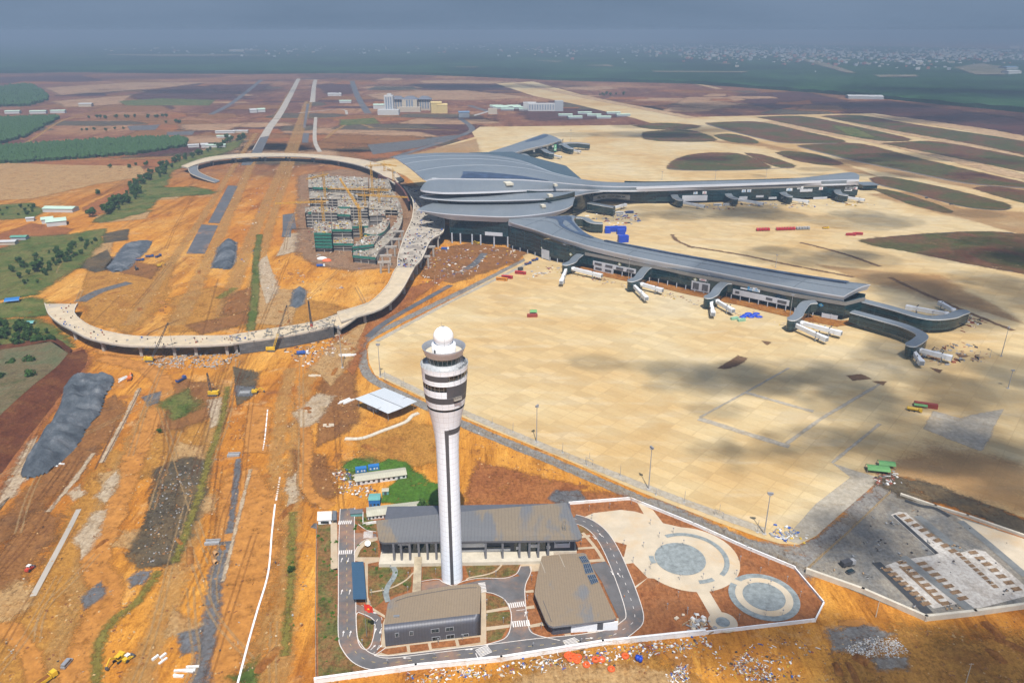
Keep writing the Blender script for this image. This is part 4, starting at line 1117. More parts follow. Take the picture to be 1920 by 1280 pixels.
# --- operations building
Rz = 12.6
ops = thing('operations_building', 'long two storey building with a grey dust stained roof behind the white tower', 'office building', G(712, 1060))
RP = [G(705, 975, Rz + 1.2), G(800, 965.5, Rz + 1.2), G(900, 955.5, Rz + 1.2), G(1062, 941.6, Rz + 1.2), G(1078, 975, Rz + .6), G(1091, 1003, Rz), G(1090, 1008, Rz), G(1084, 1011.5, Rz), G(1000, 1013, Rz), G(850, 1014.5, Rz), G(718, 1016.5, Rz), G(711, 1013, Rz), G(709, 1006, Rz)]
roof_slab(RP, 1.0, OPS_ROOF, mat('roof_edge_dark', (0.10, 0.10, 0.11), 0.5), 'roof', ops)
W0, W1 = G(713, 1053), G(1082, 1046)
ux = (W1 - W0).normalized(); uy = Vector((-ux.y, ux.x, 0)); LEN = (W1 - W0).length
DEP = (G(1062, 941.6, Rz) - G(1084, 1011.5, Rz)).dot(uy)
def OP(s, d, z): return W0 + ux * s + uy * d + Vector((0, 0, z))
def facbox(b, s0, s1, d0, d1, z0, z1):
    c = OP((s0 + s1) / 2, (d0 + d1) / 2, z0); b.box((c.x, c.y, c.z), (s1 - s0, d1 - d0, z1 - z0), math.atan2(ux.y, ux.x))
b = MB(); b.use(CREAMC); facbox(b, 0, LEN * 0.88, -4.5, DEP, 0, 2.4); facbox(b, LEN * 0.88, LEN, 2, DEP, 0, 2.35); b.build('plinth', parent=ops)
b = MB(); b.use(mat('slate_wall', (0.085, 0.09, 0.105), 0.7, 0.1, 0.5)); facbox(b, 0.6, LEN - 1, 3.2, DEP - 2, 2.4, Rz - 1.05); b.build('wall', parent=ops)
b = MB(); b.use(mat('glass_front', (0.012, 0.03, 0.035), 0.07, 0.6, 0.25, spec=0.9))
facbox(b, LEN * 0.16, LEN * 0.40, 3.0, 3.4, 2.6, Rz - 1.2); b.build('glass_wall', parent=ops); b = MB(); b.use(MATS['glass_front']); facbox(b, LEN * 0.68, LEN * 0.85, 3.0, 3.4, 2.6, Rz - 1.2); b.build('glass_wall', parent=ops)
for s0, s1, z0, z1 in ((0.09, 0.155, 7.0, 12.0), (0.40, 0.475, 9.0, 12.2), (0.40, 0.53, 5.2, 7.4), (0.475, 0.53, 8.2, 9.2), (0.53, 0.66, 2.6, 4.0), (0.40, 0.53, 2.6, 3.6), (0.71, 0.73, 8.4, 10.4), (0.755, 0.80, 8.8, 10.6), (0.69, 0.705, 3.4, 5.0), (0.755, 0.80, 4.4, 6.2), (0.845, 0.865, 3.6, 5.2), (0.885, 0.965, 4.0, 9.5), (0.885, 0.965, 10.4, 11.8)):
    b = MB(); b.use(WHITE); facbox(b, LEN * s0, LEN * s1, 2.85, 3.3, z0, z1); b.build('white_facade_panel', parent=ops)
for s0, s1, z0, z1 in ((0.425, 0.53, 10.6, 11.3), (0.40, 0.53, 7.5, 8.1), (0.56, 0.61, 9, 11), (0.54, 0.66, 4.6, 5.2), (0.09, 0.155, 5.0, 5.8), (0.89, 0.96, 6.6, 7.2)):
    b = MB(); b.use(GLASS_D); facbox(b, LEN * s0, LEN * s1, 2.75, 3.2, z0, z1); b.build('window_band', parent=ops)
for s in (0.075, 0.112, 0.155, 0.20, 0.243, 0.287, 0.33, 0.375, 0.535, 0.62, 0.705, 0.755, 0.80, 0.85):
    b = MB(); b.use(mat('dark_fin', (0.14, 0.14, 0.15), 0.6)); facbox(b, LEN * s - 0.5, LEN * s + 0.5, -2.2, -0.6, 0.0, Rz - 0.95); b.build('column', parent=ops)
b = MB(); b.use(STEEL)
c_ = G(1054, 1037)
for z_ in range(0, 20, 3):
    for dx, dy in ((0, 0), (1.3, 0), (1.3, 1.3), (0, 1.3)):
        b.bar((c_.x + dx, c_.y + dy, z_), (c_.x + dx, c_.y + dy, min(18, z_ + 3)), 0.15)
    b.bar((c_.x, c_.y, z_), (c_.x + 1.3, c_.y, min(18, z_ + 3)), 0.1); b.bar((c_.x, c_.y, z_), (c_.x + 1.3, c_.y, z_), 0.1)
sc0 = thing('access_scaffold', 'slim steel access scaffold standing at the right end of the long building', 'scaffold', c_); b.build('frame', parent=sc0)
# covered walk from the long building to the hall in front
wk = thing('covered_walkway', 'narrow covered walkway roofed in stained concrete between the long building and the front hall', 'walkway', G(777, 1090))
P = [G(777, 1043, 4.2), G(791, 1043, 4.2), G(789, 1112, 4.2), G(773, 1112, 4.2)]
roof_slab(P, 0.4, mat('stained_canopy', (0.40, 0.33, 0.22), 0.9, 0.25, 0.3, dirt=(0.20, 0.14, 0.09), dirt_amt=0.7), CONC, 'roof', wk)
b = MB(); b.use(CONC)
for f in (0.1, 0.35, 0.6, 0.85):
    for s in (0.1, 0.9):
        p = P[0].lerp(P[3], f).lerp(P[1].lerp(P[2], f), s); b.box((p.x, p.y, 0), (0.35, 0.35, 3.8))
b.build('post', parent=wk)['kind'] = 'stuff'

# --- hall in front of the tower
h1 = thing('technical_hall', 'low hall with a dusty brown curved roof and dark ribbed front wall with windows', 'hall', G(723, 1213))
zf = height_at(G(723, 1213), 1179)
FL, FR = G(723, 1213), G(901.5, 1191.8)
u = (FR - FL).normalized(); n_ = Vector((-u.y, u.x, 0)); L = (FR - FL).length
back = [G(x, y, zf) for x, y in ((727, 1131), (733, 1124), (741, 1119), (763, 1111.5), (803, 1104), (844, 1097), (880, 1094), (893, 1094), (899, 1096), (902, 1100))]
bd_ = [((p - FL).dot(u), (p - FL).dot(n_)) for p in back]
bd_ = [(max(0.0, min(L, s)), d) for s, d in bd_]
b = MB(); b.use(DARKCLAD, True)
rows = []
for s, d in [(0.0, bd_[0][1] * 0.97)] + [q for q in bd_]:
    base = FL + u * s
    row = [base, base + Vector((0, 0, zf - 2.6))]
    for a in (18, 36, 54, 72, 90):
        row.append(base + n_ * (2.6 * (1 - cos(R(a)))) + Vector((0, 0, zf - 2.6 + 2.6 * sin(R(a)))))
    rows.append(row)
rows.sort(key=lambda r: (r[0] - FL).dot(u))
b.loft(rows); b.build('front_wall', parent=h1)
b = MB(); b.use(HALL_ROOF)
top = [r[-1] for r in rows]
b.sheet([p - Vector((0, 0, 0.02)) for p in top] + [Vector((p.x, p.y, zf - 0.02)) for p in back[::-1]]); b.build('roof', parent=h1)
b = MB(); b.use(DARKCLAD)
ring = [FL + Vector((0, 0, 0))] + [Vector((p.x, p.y, 0)) for p in back] + [FR]
for i in range(len(ring) - 1):
    a, c = ring[i], ring[i + 1]
    b.poly([c, a, Vector((a.x, a.y, zf - 0.2)), Vector((c.x, c.y, zf - 0.2))])
b.build('side_wall', parent=h1)
rw = MB(); rw.use(mat('roof_seam', (0.10, 0.09, 0.08), 0.8))
P = [Vector((p.x, p.y, zf + 0.02)) - n_ * 2.4 for p in back[2:8]]
for a, c in zip(P, P[1:]): rw.bar(a, c, 0.35, 0.12)
rw.build('roof_gutter', parent=h1)
for px, py, w_, hh in ((745.5, 1189, 1.2, 1.6), (772, 1186, 1.2, 1.6), (816, 1181, 3.0, 1.5), (843, 1178, 3.0, 1.5), (817, 1196, 3.0, 1.6), (844, 1192, 3.0, 1.6), (873.5, 1189, 1.8, 0.9)):
    f = (px - 723) / (901.5 - 723); base = FL.lerp(FR, f) ; row_b = 1213 + (1191.8 - 1213) * f
    zz = height_at(base, py)
    fr = MB(); fr.use(mat('window_surround', (0.23, 0.23, 0.24), 0.6)); ang = math.atan2(u.y, u.x)
    q = base - n_ * 0.12; fr.box((q.x, q.y, zz - hh * 0.5 - 0.35), (w_ + 0.5, 0.2, hh + 0.5), ang); wo = fr.build('window', parent=h1)
    g_ = MB(); g_.use(GLASS_D); q = base - n_ * 0.24
    for s in (-1, 1): g_.box((q.x + u.x * s * w_ / 4, q.y + u.y * s * w_ / 4, zz - hh * 0.5), (w_ / 2 - 0.12, 0.1, hh), ang)
    g_.build('pane', parent=wo)
b = MB(); b.use(STEEL); q = G(743.5, 1155.5, zf); b.box(q, (2.4, 0.9, 0.6), 0.1); b.build('roof_vent', parent=h1)

# --- hall to the right, with solar panels
h2 = thing('equipment_hall', 'hall with a flat dusty brown roof, solar panels and a white front', 'hall', G(1100, 1182))
zr = 6.6
RP2 = [G(1016, 1042, zr), G(1055, 1038, zr), G(1094, 1036, zr), G(1099, 1038, zr), G(1102, 1044, zr), G(1128, 1100, zr), G(1155, 1157, zr), G(1152, 1160, zr), G(1067, 1170.5, zr), G(1037, 1174, zr), G(1029, 1171, zr), G(1023, 1163, zr), G(1002, 1112, zr), G(1006, 1085, zr), G(1012, 1058, zr)]
roof_slab(RP2, 0.9, HALL_ROOF, mat('roof_edge_grey', (0.16, 0.16, 0.17), 0.5), 'roof', h2)
P2 = [Vector((p.x, p.y, 0)) for p in RP2]
b = MB(); b.use(DARKCLAD); b.prism(inset_pts(P2, 1.8), 0.0, zr - 1.55); b.build('wall', parent=h2)
F0, F1 = G(1069, 1182.5), G(1156, 1177)
u2 = (F1 - F0).normalized(); n2 = Vector((-u2.y, u2.x, 0)); a2 = math.atan2(u2.y, u2.x); L2 = (F1 - F0).length
b = MB(); b.use(mat('white_corrugated', (0.70, 0.71, 0.73), 0.5, 0.05, 1.0)); c_ = F0.lerp(F1, 0.5) - n2 * 1.35; b.box(c_, (L2, 0.8, zr - 1.9), a2); b.build('white_front', parent=h2)
b = MB(); b.use(CHAR); c_ = F0.lerp(F1, 0.62) - n2 * 1.75; b.box((c_.x, c_.y, 1.6), (2.4, 0.3, 3.2), a2); b.build('door', parent=h2)
for i, (qa, qb, qc, qd) in enumerate((((1085, 1043), (1097, 1041), (1105, 1053), (1092, 1055)), ((1093, 1057), (1106, 1055), (1113, 1072), (1098, 1075)), ((1101, 1078), (1115, 1076), (1122, 1090), (1109, 1095)))):
    b = MB(); b.use(mat('solar_cell', (0.035, 0.055, 0.085), 0.2, 0.2, 1.0, spec=0.7)); Q = [G(x, y, zr + 0.25) for x, y in (qa, qb, qc, qd)]
    pl = roof_slab(Q, 0.12, MATS['solar_cell'], STEEL, 'solar_panel', h2)
    b = MB(); b.use(STEEL)
    for f in (0.0, 0.25, 0.5, 0.75, 1.0):
        b.bar(Q[0].lerp(Q[1], f) + Vector((0, 0, .05)), Q[3].lerp(Q[2], f) + Vector((0, 0, .05)), 0.14, 0.08)
    for f in (0.0, 0.5, 1.0):
        b.bar(Q[0].lerp(Q[3], f) + Vector((0, 0, .06)), Q[1].lerp(Q[2], f) + Vector((0, 0, .06)), 0.14, 0.08)
    b.build('panel_frame', parent=pl)
b = MB(); b.use(mat('pale_seam', (0.33, 0.29, 0.23), 0.7))
for (xa, ya), (xb, yb) in (((1049, 1040), (1102, 1163)), ((1014, 1052), (1060, 1170))):
    b.bar(G(xa, ya, zr + 0.05), G(xb, yb, zr - 0.5), 0.28, 0.12)
b.build('roof_seam', parent=h2)
b = MB(); b.use(mat('roof_seam', (0.10, 0.09, 0.08))); b.bar(G(1008, 1100, zr - .1), G(1034, 1165, zr), 0.3, 0.12); b.build('roof_gutter', parent=h2)

# --- parking canopy
cp = thing('parking_canopy', 'long open canopy with a blue metal roof beside the compound road', 'canopy', G(674, 1100))
P = [G(659, 1053, 4.4), G(681.5, 1052, 4.4), G(687, 1122, 4.0), G(662, 1122.5, 4.0)]
roof_slab(P, 0.25, ribbed('blue_sheet_roof', (0.045, 0.10, 0.165), (0.06, 0.12, 0.18), 0.3, AX + PI / 2, 1.1, 0.45), mat('blue_edge', (0.03, 0.06, 0.10)), 'roof', cp)
b = MB(); b.use(STEEL)
for f in (0.03, 0.2, 0.4, 0.6, 0.8, 0.97):
    for s in (0.06, 0.94):
        p = P[0].lerp(P[3], f).lerp(P[1].lerp(P[2], f), s); b.box((p.x, p.y, 0), (0.2, 0.2, 3.8))
b.build('post', parent=cp)['kind'] = 'stuff'

# --- sheds and cabins
def shed(name, label, cat, P, h_eave, rise, roofm, wallm, trim=None, doors=0, overhang=0.5, group=None):
    """gabled shed over four ground corners: front-left, front-right, back-right, back-left"""
    o = thing(name, label, cat, (P[0] + P[1]) / 2, 0, group)
    P = [Vector((p.x, p.y, 0)) for p in P]
    b = MB(); b.use(wallm); b.prism(P, 0, h_eave)
    b.build('wall', parent=o)
    up = Vector((0, 0, 1)); ax_ = (P[1] - P[0]).normalized(); dp = (P[3] - P[0]).normalized()
    f0, f1, b1, b0 = P[0] - ax_ * overhang - dp * overhang, P[1] + ax_ * overhang - dp * overhang, P[2] + ax_ * overhang + dp * overhang, P[3] - ax_ * overhang + dp * overhang
    ze = up * (h_eave + 0.06); r0_, r1_ = (f0 + b0) / 2 + up * (h_eave + rise), (f1 + b1) / 2 + up * (h_eave + rise)
    b = MB(); b.use(roofm); t = up * 0.18
    for a, c, d, e in ((f0 + ze, f1 + ze, r1_, r0_), (b1 + ze, b0 + ze, r0_, r1_)):
        b.poly([a, c, d, e]); b.poly([e - t, d - t, c - t, a - t]); b.poly([a - t, c - t, c, a])
    b.use(wallm)
    b.poly([f0 + ze, r0_, b0 + ze]); b.poly([f1 + ze, b1 + ze, r1_]); b.build('roof', parent=o)
    if doors:
        Lw = (P[1] - P[0]).length; an = math.atan2(ax_.y, ax_.x)
        for i in range(doors):
            b = MB(); b.use(GLASS_D if i % 4 else CHAR); q = P[0] + ax_ * (Lw * (i + 0.5) / doors) - dp * 0.05
            hh = 1.0 if i % 4 else 2.0
            b.box((q.x, q.y, 0.2 if hh > 1.5 else 1.1), (min(1.3, Lw / doors * 0.5), 0.15, hh), an); b.build('door' if hh > 1.5 else 'window', parent=o)
    return o
CREAMR = ribbed('cream_sheet_roof', (0.50, 0.47, 0.35), (0.55, 0.52, 0.40), 0.3, AX, 0.9, 0.5)
WALLG = mat('shed_wall', (0.55, 0.55, 0.54), 0.7, 0.1, 0.5)
def quad_plan(fl, fr, depth):
    a, c = G(*fl), G(*fr); u_ = (c - a).normalized(); n_ = Vector((-u_.y, u_.x, 0))
    return [a, c, c + n_ * depth, a + n_ * depth]
shed('site_barrack', 'long cream roofed barrack among lush green grass', 'barrack', quad_plan((668, 910), (762, 897), 7), 2.8, 0.9, CREAMR, WALLG, doors=10)
shed('site_barrack', 'cream roofed barrack just behind the left end of the long grey roofed building', 'barrack', quad_plan((690, 976), (788, 964), 7.5), 2.8, 0.9, CREAMR, WALLG, doors=14)
TEAL = mat('teal_sheet', (0.12, 0.30, 0.28), 0.5, 0.1, 1.0); BLUEP = mat('blue_paint', (0.025, 0.14, 0.36), 0.5, 0.12, 1.0)
shed('site_cabin', 'blue site cabin with a teal roof behind the cream barrack', 'cabin', quad_plan((692, 951), (713, 950), 6), 4.4, 0.5, TEAL, BLUEP, doors=3, overhang=0.2)
shed('site_cabin', 'tiny cream roofed cabin standing in the lush grass', 'cabin', quad_plan((717, 929), (729, 928), 3), 2.6, 0.3, CREAMR, TEAL, doors=1, overhang=0.2)
def container(label, fl, fr, M_, d=2.8, h=2.8, group=None, cat='container', name='site_container'):
    P = quad_plan(fl, fr, d); o = thing(name, label, cat, P[0], 0, group); an = math.atan2((P[1] - P[0]).y, (P[1] - P[0]).x); L = (P[1] - P[0]).length
    c = (P[0] + P[2]) / 2; b = MB(); b.use(M_); b.box((c.x, c.y, 0.15), (L, d, h), an)
    for i in range(int(L / 0.6)):
        q = P[0].lerp(P[1], (i + 0.5) / int(L / 0.6)); b.box((q.x, q.y, 0.3), (0.25, 0.12, h - 0.35), an)
    b.build('body', parent=o)
    b = MB(); b.use(WALLG)
    for f in (0.2, 0.55, 0.8):
        q = P[0].lerp(P[1], f); b.box((q.x, q.y, 1.0), (0.9, 0.3, 0.9), an)
    b.build('window', parent=o)['kind'] = 'stuff'
    return o
container('bright blue site container at the left, behind the cream barrack', (667, 888), (688, 885.5), BLUEP)
container('bright blue site container at the right, behind the cream barrack', (691, 883.5), (711.5, 881), BLUEP)
gh = thing('guard_house', 'small white guard house with a pale flat roof at the compound gate', 'guard house', G(607, 982))
P = [G(594.5, 975, 3.4), G(622, 973.5, 3.4), G(622, 957.5, 3.4), G(595, 958.5, 3.4)]
b = MB(); b.use(WHITE); b.prism(inset_pts([Vector((p.x, p.y, 0)) for p in P], 0.4), 0, 3.3); b.build('wall', parent=gh)
roof_slab(P, 0.35, mat('pale_flat_roof', (0.60, 0.57, 0.51), 0.8, 0.15, 0.5), WHITE, 'roof', gh)
b = MB(); b.use(GLASS_D); c_ = (P[0] + P[1]) / 2; b.box((c_.x, c_.y + 0.25, 1.2), (4.0, 0.3, 1.1), AX); b.build('window', parent=gh)
P = [G(623, 975, 3.0), G(631, 974, 3.0), G(631, 957, 3.0), G(623, 957, 3.0)]
roof_slab(P, 0.2, mat('dark_sheet', (0.12, 0.13, 0.14), 0.6), CHAR, 'porch_roof', gh)
b = MB(); b.use(CHAR); b.bar(Vector((P[1].x, P[1].y, 0)), P[1], .2); b.bar(Vector((P[2].x, P[2].y, 0)), P[2], .2); b.build('porch_post', parent=gh)
dh = thing('gate_hut', 'low dark roofed hut on the other side of the compound gate from the guard house', 'hut', G(668, 964))
P = [G(656, 963, 2.6), G(680, 961.5, 2.6), G(680, 953.5, 2.6), G(656, 955, 2.6)]
roof_slab(P, 0.2, MATS['dark_sheet'], CHAR, 'roof', dh); b = MB(); b.use(TEAL); b.prism(inset_pts([Vector((p.x, p.y, 0)) for p in P], 0.3), 0, 2.4); b.build('wall', parent=dh)
wall_run('boundary_wall', 'short white wall behind the barrack next to the gate hut', 'wall', [(681, 965), (681, 986), (706, 982)], 2.0, 0.3, WALLW)

# --- open white shed beside the apron corner
ow = thing('open_shed', 'open shed with a broad white sheet roof on posts beside the apron corner', 'shed', G(728, 775))
zs = 6.5
PW = [G(665, 747, zs), G(692, 737, zs + .9), G(720.5, 726.5, zs), G(782, 752, zs), G(756, 764, zs + .9), G(727.5, 775, zs)]
wsr = ribbed('white_sheet_roof', (0.60, 0.63, 0.64), (0.62, 0.64, 0.65), 0.3, R(40), 1.2, 0.4)
b = MB(); b.use(wsr)
for q in ((PW[0], PW[5], PW[4], PW[1]), (PW[1], PW[4], PW[3], PW[2])):
    b.poly(q); b.poly([p - Vector((0, 0, 0.25)) for p in q][::-1])
for i in range(6):
    a, c = PW[i], PW[(i + 1) % 6]; b.poly([a, a - Vector((0, 0, .25)), c - Vector((0, 0, .25)), c]); b.poly([c, c - Vector((0, 0, .25)), a - Vector((0, 0, .25)), a])
b.build('roof', parent=ow)
b = MB(); b.use(CHAR)
b.bar(PW[1] + Vector((0, 0, .08)), PW[4] + Vector((0, 0, .08)), .35, .1); b.bar(PW[0].lerp(PW[5], .7) + Vector((0, 0, .1)), PW[2].lerp(PW[3], .7) + Vector((0, 0, .1)), .3, .3); b.build('roof_seam', parent=ow)
for p in (PW[0].lerp(PW[3], .06), PW[2].lerp(PW[5], .06), PW[3].lerp(PW[0], .06), PW[5].lerp(PW[2], .06), PW[0].lerp(PW[5], .5).lerp(PW[3], .04), PW[2].lerp(PW[3], .5).lerp(PW[0], .04)):
    b = MB(); b.use(STEEL); b.box((p.x, p.y, 0), (.35, .35, zs + .1)); b.build('post', parent=ow)
sc_ = thing('store_container', 'grey store container standing under the open white shed', 'container', G(700, 770))
b = MB(); b.use(mat('grey_paint', (0.33, 0.34, 0.33), 0.6, 0.15, 1.0)); q = G(700, 768); b.box(q, (9, 2.6, 2.7), R(-38)); b.build('body', parent=sc_)
b = MB(); b.use(CHAR); b.box(G(698, 771.5), (2, .3, 2.0), R(-38)); b.build('door', parent=sc_)
b = MB(); b.use(CREAMC); L_ = crom([G(*p) for p in ((647, 823), (680, 822), (718, 808), (760, 792), (773, 780), (785, 775))], 4)
for a, c in zip(L_, L_[1:]): b.box(((a.x + c.x) / 2, (a.y + c.y) / 2, 0), ((c - a).length, 2.6, 0.7), math.atan2(c.y - a.y, c.x - a.x))
o = b.build('retaining_kerb'); props(o, 'curved low cream concrete kerb below the open white shed', 'kerb')

# --- flagpole, dish
fp = thing('flagpole', 'tall flagpole with a red flag beside the parking canopy', 'flagpole', G(688, 1195))
B0 = G(688, 1195); zt_ = height_at(B0, 1130)
b = MB(); b.use(STEEL); b.tube(B0, (B0.x, B0.y, zt_), .14, .07, 8); b.build('pole', parent=fp)
b = MB(); b.use(mat('red_flag', (0.62, 0.04, 0.015), 0.8), True)
rows = [[Vector((B0.x + .1 + i * .42, B0.y - .35 * sin(i * 1.1 + j * .7) - .05 * i, zt_ - .2 - j * .75 - i * .12)) for i in range(9)] for j in range(6)]
b.loft(rows); fl = b.build('flag', parent=fp)
b = MB(); b.use(mat('yellow_star', (0.75, 0.55, 0.02))); cx_, cz_ = B0.x + 1.8, zt_ - 2.5
pts = [Vector((cx_ + (.62 if i % 2 == 0 else .25) * sin(i * PI / 5), B0.y - .62, cz_ + (.62 if i % 2 == 0 else .25) * cos(i * PI / 5))) for i in range(10)]
b.poly(pts); b.build('star', parent=fl)
dsh = thing('satellite_dish', 'white satellite dish on the lawn at the left end of the long building', 'satellite dish', G(690, 1026))
b = MB(); b.use(STEEL); q = G(690, 1026); b.tube(q, q + Vector((0, 0, 2.2)), .22); b.build('stand', parent=dsh)
b = MB(); b.use(WHITE, True); b.lathe([(0.05, 0), (.6, .1), (1.1, .3), (1.4, .5)], (0, 0, 0), 24); b.lathe([(1.4, .52), (1.1, .36), (.6, .17), (0.05, .1)], (0, 0, 0), 24)
d_ = b.build('dish', parent=dsh, local=True); d_.location = (0, 0, 2.4); d_.rotation_euler = (R(38), R(14), 0)
# ---------------------------------------------------------------- passenger terminal
def catmull_rows(rows, su, sv):
    rows = [crom(r, sv) for r in rows]
    cols = [crom([r[i] for r in rows], su) for i in range(len(rows[0]))]
    return [[c[k] for c in cols] for k in range(len(cols[0]))]
k = NT('terminal_roof_metal')
v = k.coords((1, 1, 1), 0.0)
n = k.noise(v, 0.012, 5, 0.6); n2_ = k.noise(k.coords((2.5, 0.3, 1), R(60)), 0.12, 5, 0.7)
c = k.ramp(n, [(0.3, (0.155, 0.18, 0.20)), (0.55, (0.19, 0.215, 0.235)), (0.75, (0.225, 0.245, 0.255))])
c = k.mix(k.mrange(n2_, 0.3, 0.7, 0.0, 0.3), c, k.mix(1.0, c, (0.72, 0.72, 0.74), 'MULTIPLY'))
wv = k.node('ShaderNodeTexWave'); wv.inputs['Scale'].default_value = 0.55; wv.inputs['Distortion'].default_value = 0.0
k.link(k.coords((1, 0.18, 0)), wv.inputs['Vector'])
c = k.mix(k.mrange(wv.outputs['Fac'], 0.86, 0.97, 0.0, 0.22), c, (0.09, 0.11, 0.125))
k.link(c, k.b.inputs['Base Color']); k.b.inputs['Roughness'].default_value = 0.42; k.b.inputs['Metallic'].default_value = 0.25; k.b.inputs['Specular IOR Level'].default_value = 0.4
TROOF = k.m
TFASC = mat('pale_fascia', (0.56, 0.57, 0.60), 0.45, 0.05, 0.05)
TSOFF = mat('grey_soffit', (0.42, 0.40, 0.41), 0.7, 0.06, 0.05)
def curtain(name, col, line, px_=4.0, pz=4.2, rough=0.12):
    k = NT(name)
    sp = k.node('ShaderNodeSeparateXYZ'); k.link(k.node('ShaderNodeNewGeometry').outputs['Position'], sp.inputs[0])
    fx = k.math('FRACT', k.math('MULTIPLY', k.math('ADD', sp.outputs['X'], k.math('MULTIPLY', sp.outputs['Y'], 0.6)), 1.0 / px_))
    fz = k.math('FRACT', k.math('MULTIPLY', sp.outputs['Z'], 1.0 / pz))
    lx = k.math('LESS_THAN', fx, 0.07); lz = k.math('LESS_THAN', fz, 0.13)
    n = k.noise(k.coords((1, 1, 2.5)), 0.10, 5, 0.75)
    c = k.ramp(n, [(0.3, tuple(x * 0.45 for x in col)), (0.55, col), (0.72, tuple(x * 2.1 for x in col))])
    c = k.mix(k.math('MULTIPLY', lz, 0.55), c, line); c = k.mix(k.math('MULTIPLY', lx, 0.35), c, line)
    k.link(c, k.b.inputs['Base Color']); k.b.inputs['Roughness'].default_value = rough; k.b.inputs['Specular IOR Level'].default_value = 0.6
    MATS[name] = k.m
    return k.m
TGLASS = curtain('teal_curtain_wall', (0.007, 0.026, 0.031), (0.035, 0.075, 0.085))
TPANEL = mat('pale_service_panel', (0.46, 0.47, 0.50), 0.5, 0.06, 0.08)
TLOUV = curtain('dark_blue_louvre', (0.035, 0.055, 0.10), (0.015, 0.022, 0.04), 1.5, 50, 0.3)
term = thing('airport_terminal', 'huge airport terminal with layered blue grey leaf shaped roofs and three long piers', 'terminal', G(900, 470))

def skin(rows, top, under, thick, name, parent, fascia=None, drop=0.0):
    """roof skin over a grid of points (row 0 is the front lip), with an underside and a rim"""
    up = Vector((0, 0, 1))
    b = MB(); b.use(top, True); b.loft(rows)
    low = [[p - up * (thick * (0.35 + 0.65 * min(1, min(i, len(r) - 1 - i, j, len(rows) - 1 - j) / 2))) for j, p in enumerate(r)] for i, r in enumerate(rows)]
    low = [[p - up * thick for p in r] for r in rows]
    b.use(under, True); b.loft([r[::-1] for r in low])
    b.use(fascia or under, False)
    n, m = len(rows), len(rows[0])
    edge = [(0, j) for j in range(m)] + [(i, m - 1) for i in range(1, n)] + [(n - 1, j) for j in range(m - 2, -1, -1)] + [(i, 0) for i in range(n - 2, 0, -1)]
    for (i, j), (i2, j2) in zip(edge, edge[1:] + edge[:1]):
        b.poly([rows[i][j], rows[i2][j2], low[i2][j2], low[i][j]])
    return b.build(name, parent=parent)

# upper roof: runs from the leaf tips on the left into the far right pier
LIP = [(788, 354.5, 55), (797, 357.5, 55), (830, 360.5, 55), (870, 360.3, 55), (920, 358.8, 55), (970, 356.5, 54), (1010, 355, 50), (1050, 354.5, 44), (1090, 355, 36), (1130, 356.5, 27.5), (1200, 356.5, 22), (1280, 354, 22), (1380, 350.3, 22), (1480, 346.8, 22), (1560, 345, 22.5), (1609, 343.5, 23)]
FOLD = [(800, 340, 61), (812, 337, 62), (840, 336.5, 63), (880, 337, 63), (930, 337.5, 62.5), (980, 338.5, 60), (1020, 341.5, 55), (1055, 344.5, 48.5), (1092, 348, 40), (1132, 350.5, 31), (1200, 351.3, 26), (1280, 349, 26), (1380, 346, 26), (1480, 342.5, 26), (1560, 339, 27), (1611, 337.5, 28)]
CREST = [(792, 334, 62.5), (815, 329, 65), (845, 324, 67), (885, 320.8, 68), (935, 320.5, 67), (985, 324, 64), (1022, 329.5, 58), (1058, 335, 51), (1095, 341, 42), (1133, 345.5, 33), (1200, 346.8, 28), (1280, 345, 27.5), (1380, 342.5, 27.5), (1480, 339.5, 27.5), (1560, 333, 29), (1611, 329, 30)]
BACK = [(738, 294, 50), (758, 290.8, 50), (800, 287.5, 50), (850, 286.5, 50), (900, 288, 50), (945, 293.5, 49), (985, 303, 44), (1030, 322, 38), (1075, 333, 33.5), (1125, 340.5, 29), (1200, 342.5, 26), (1280, 341, 25), (1380, 338.5, 25), (1480, 335.5, 25), (1560, 326.5, 27), (1594, 323, 29)]
g = lambda L: [G(*p) for p in L]
def mid(P, Q, f, dz): return [a.lerp(b_, f) + Vector((0, 0, dz)) for a, b_ in zip(P, Q)]
lip, fold, crest, back = g(LIP), g(FOLD), g(CREST), g(BACK)
front_part = catmull_rows([list(q) for q in zip(lip, mid(lip, fold, .5, 1.2), fold)], 4, 3)
skin(list(map(list, zip(*front_part))), TROOF, TSOFF, 2.3, 'roof', term, TFASC)
fold2 = [p + Vector((0, 1.0, 1.1)) for p in fold]
back_part = catmull_rows([list(q) for q in zip(fold2, crest, mid(crest, back, .33, 1.5), mid(crest, back, .66, 1.2), back)], 4, 3)
skin(list(map(list, zip(*back_part))), TROOF, TSOFF, 1.4, 'roof', term, TFASC)
# middle and lower leaves
C_L = [(786.5, 368.5, 46), (801, 371.8, 46), (848, 375.2, 46), (900, 376, 46), (960, 375.2, 46), (1014, 373.4, 44.5), (1050, 371, 40), (1080, 366, 35), (1105, 361, 29), (1144, 357.8, 24)]
C_B = [(805, 364.5, 50), (830, 363.3, 50), (870, 363, 50), (910, 363, 50), (965, 362.5, 50), (1015, 361, 48), (1050, 360, 42.5), (1080, 358.5, 36), (1108, 357.2, 30), (1146, 356.8, 24.5)]
D_L = [(782.5, 393, 36), (800, 396, 36), (830, 400, 36), (870, 403, 36), (910, 405, 36), (950, 406, 36), (990, 403.5, 36), (1030, 398.5, 36), (1060, 391.5, 36), (1074, 384, 35.5)]
D_B = [(813, 380.5, 40.5), (830, 381, 40.5), (850, 382, 40.5), (880, 383, 40.5), (915, 383.5, 40.5), (955, 383.5, 40.5), (995, 382, 40.5), (1035, 378, 40), (1062, 373, 39), (1078, 369, 38)]
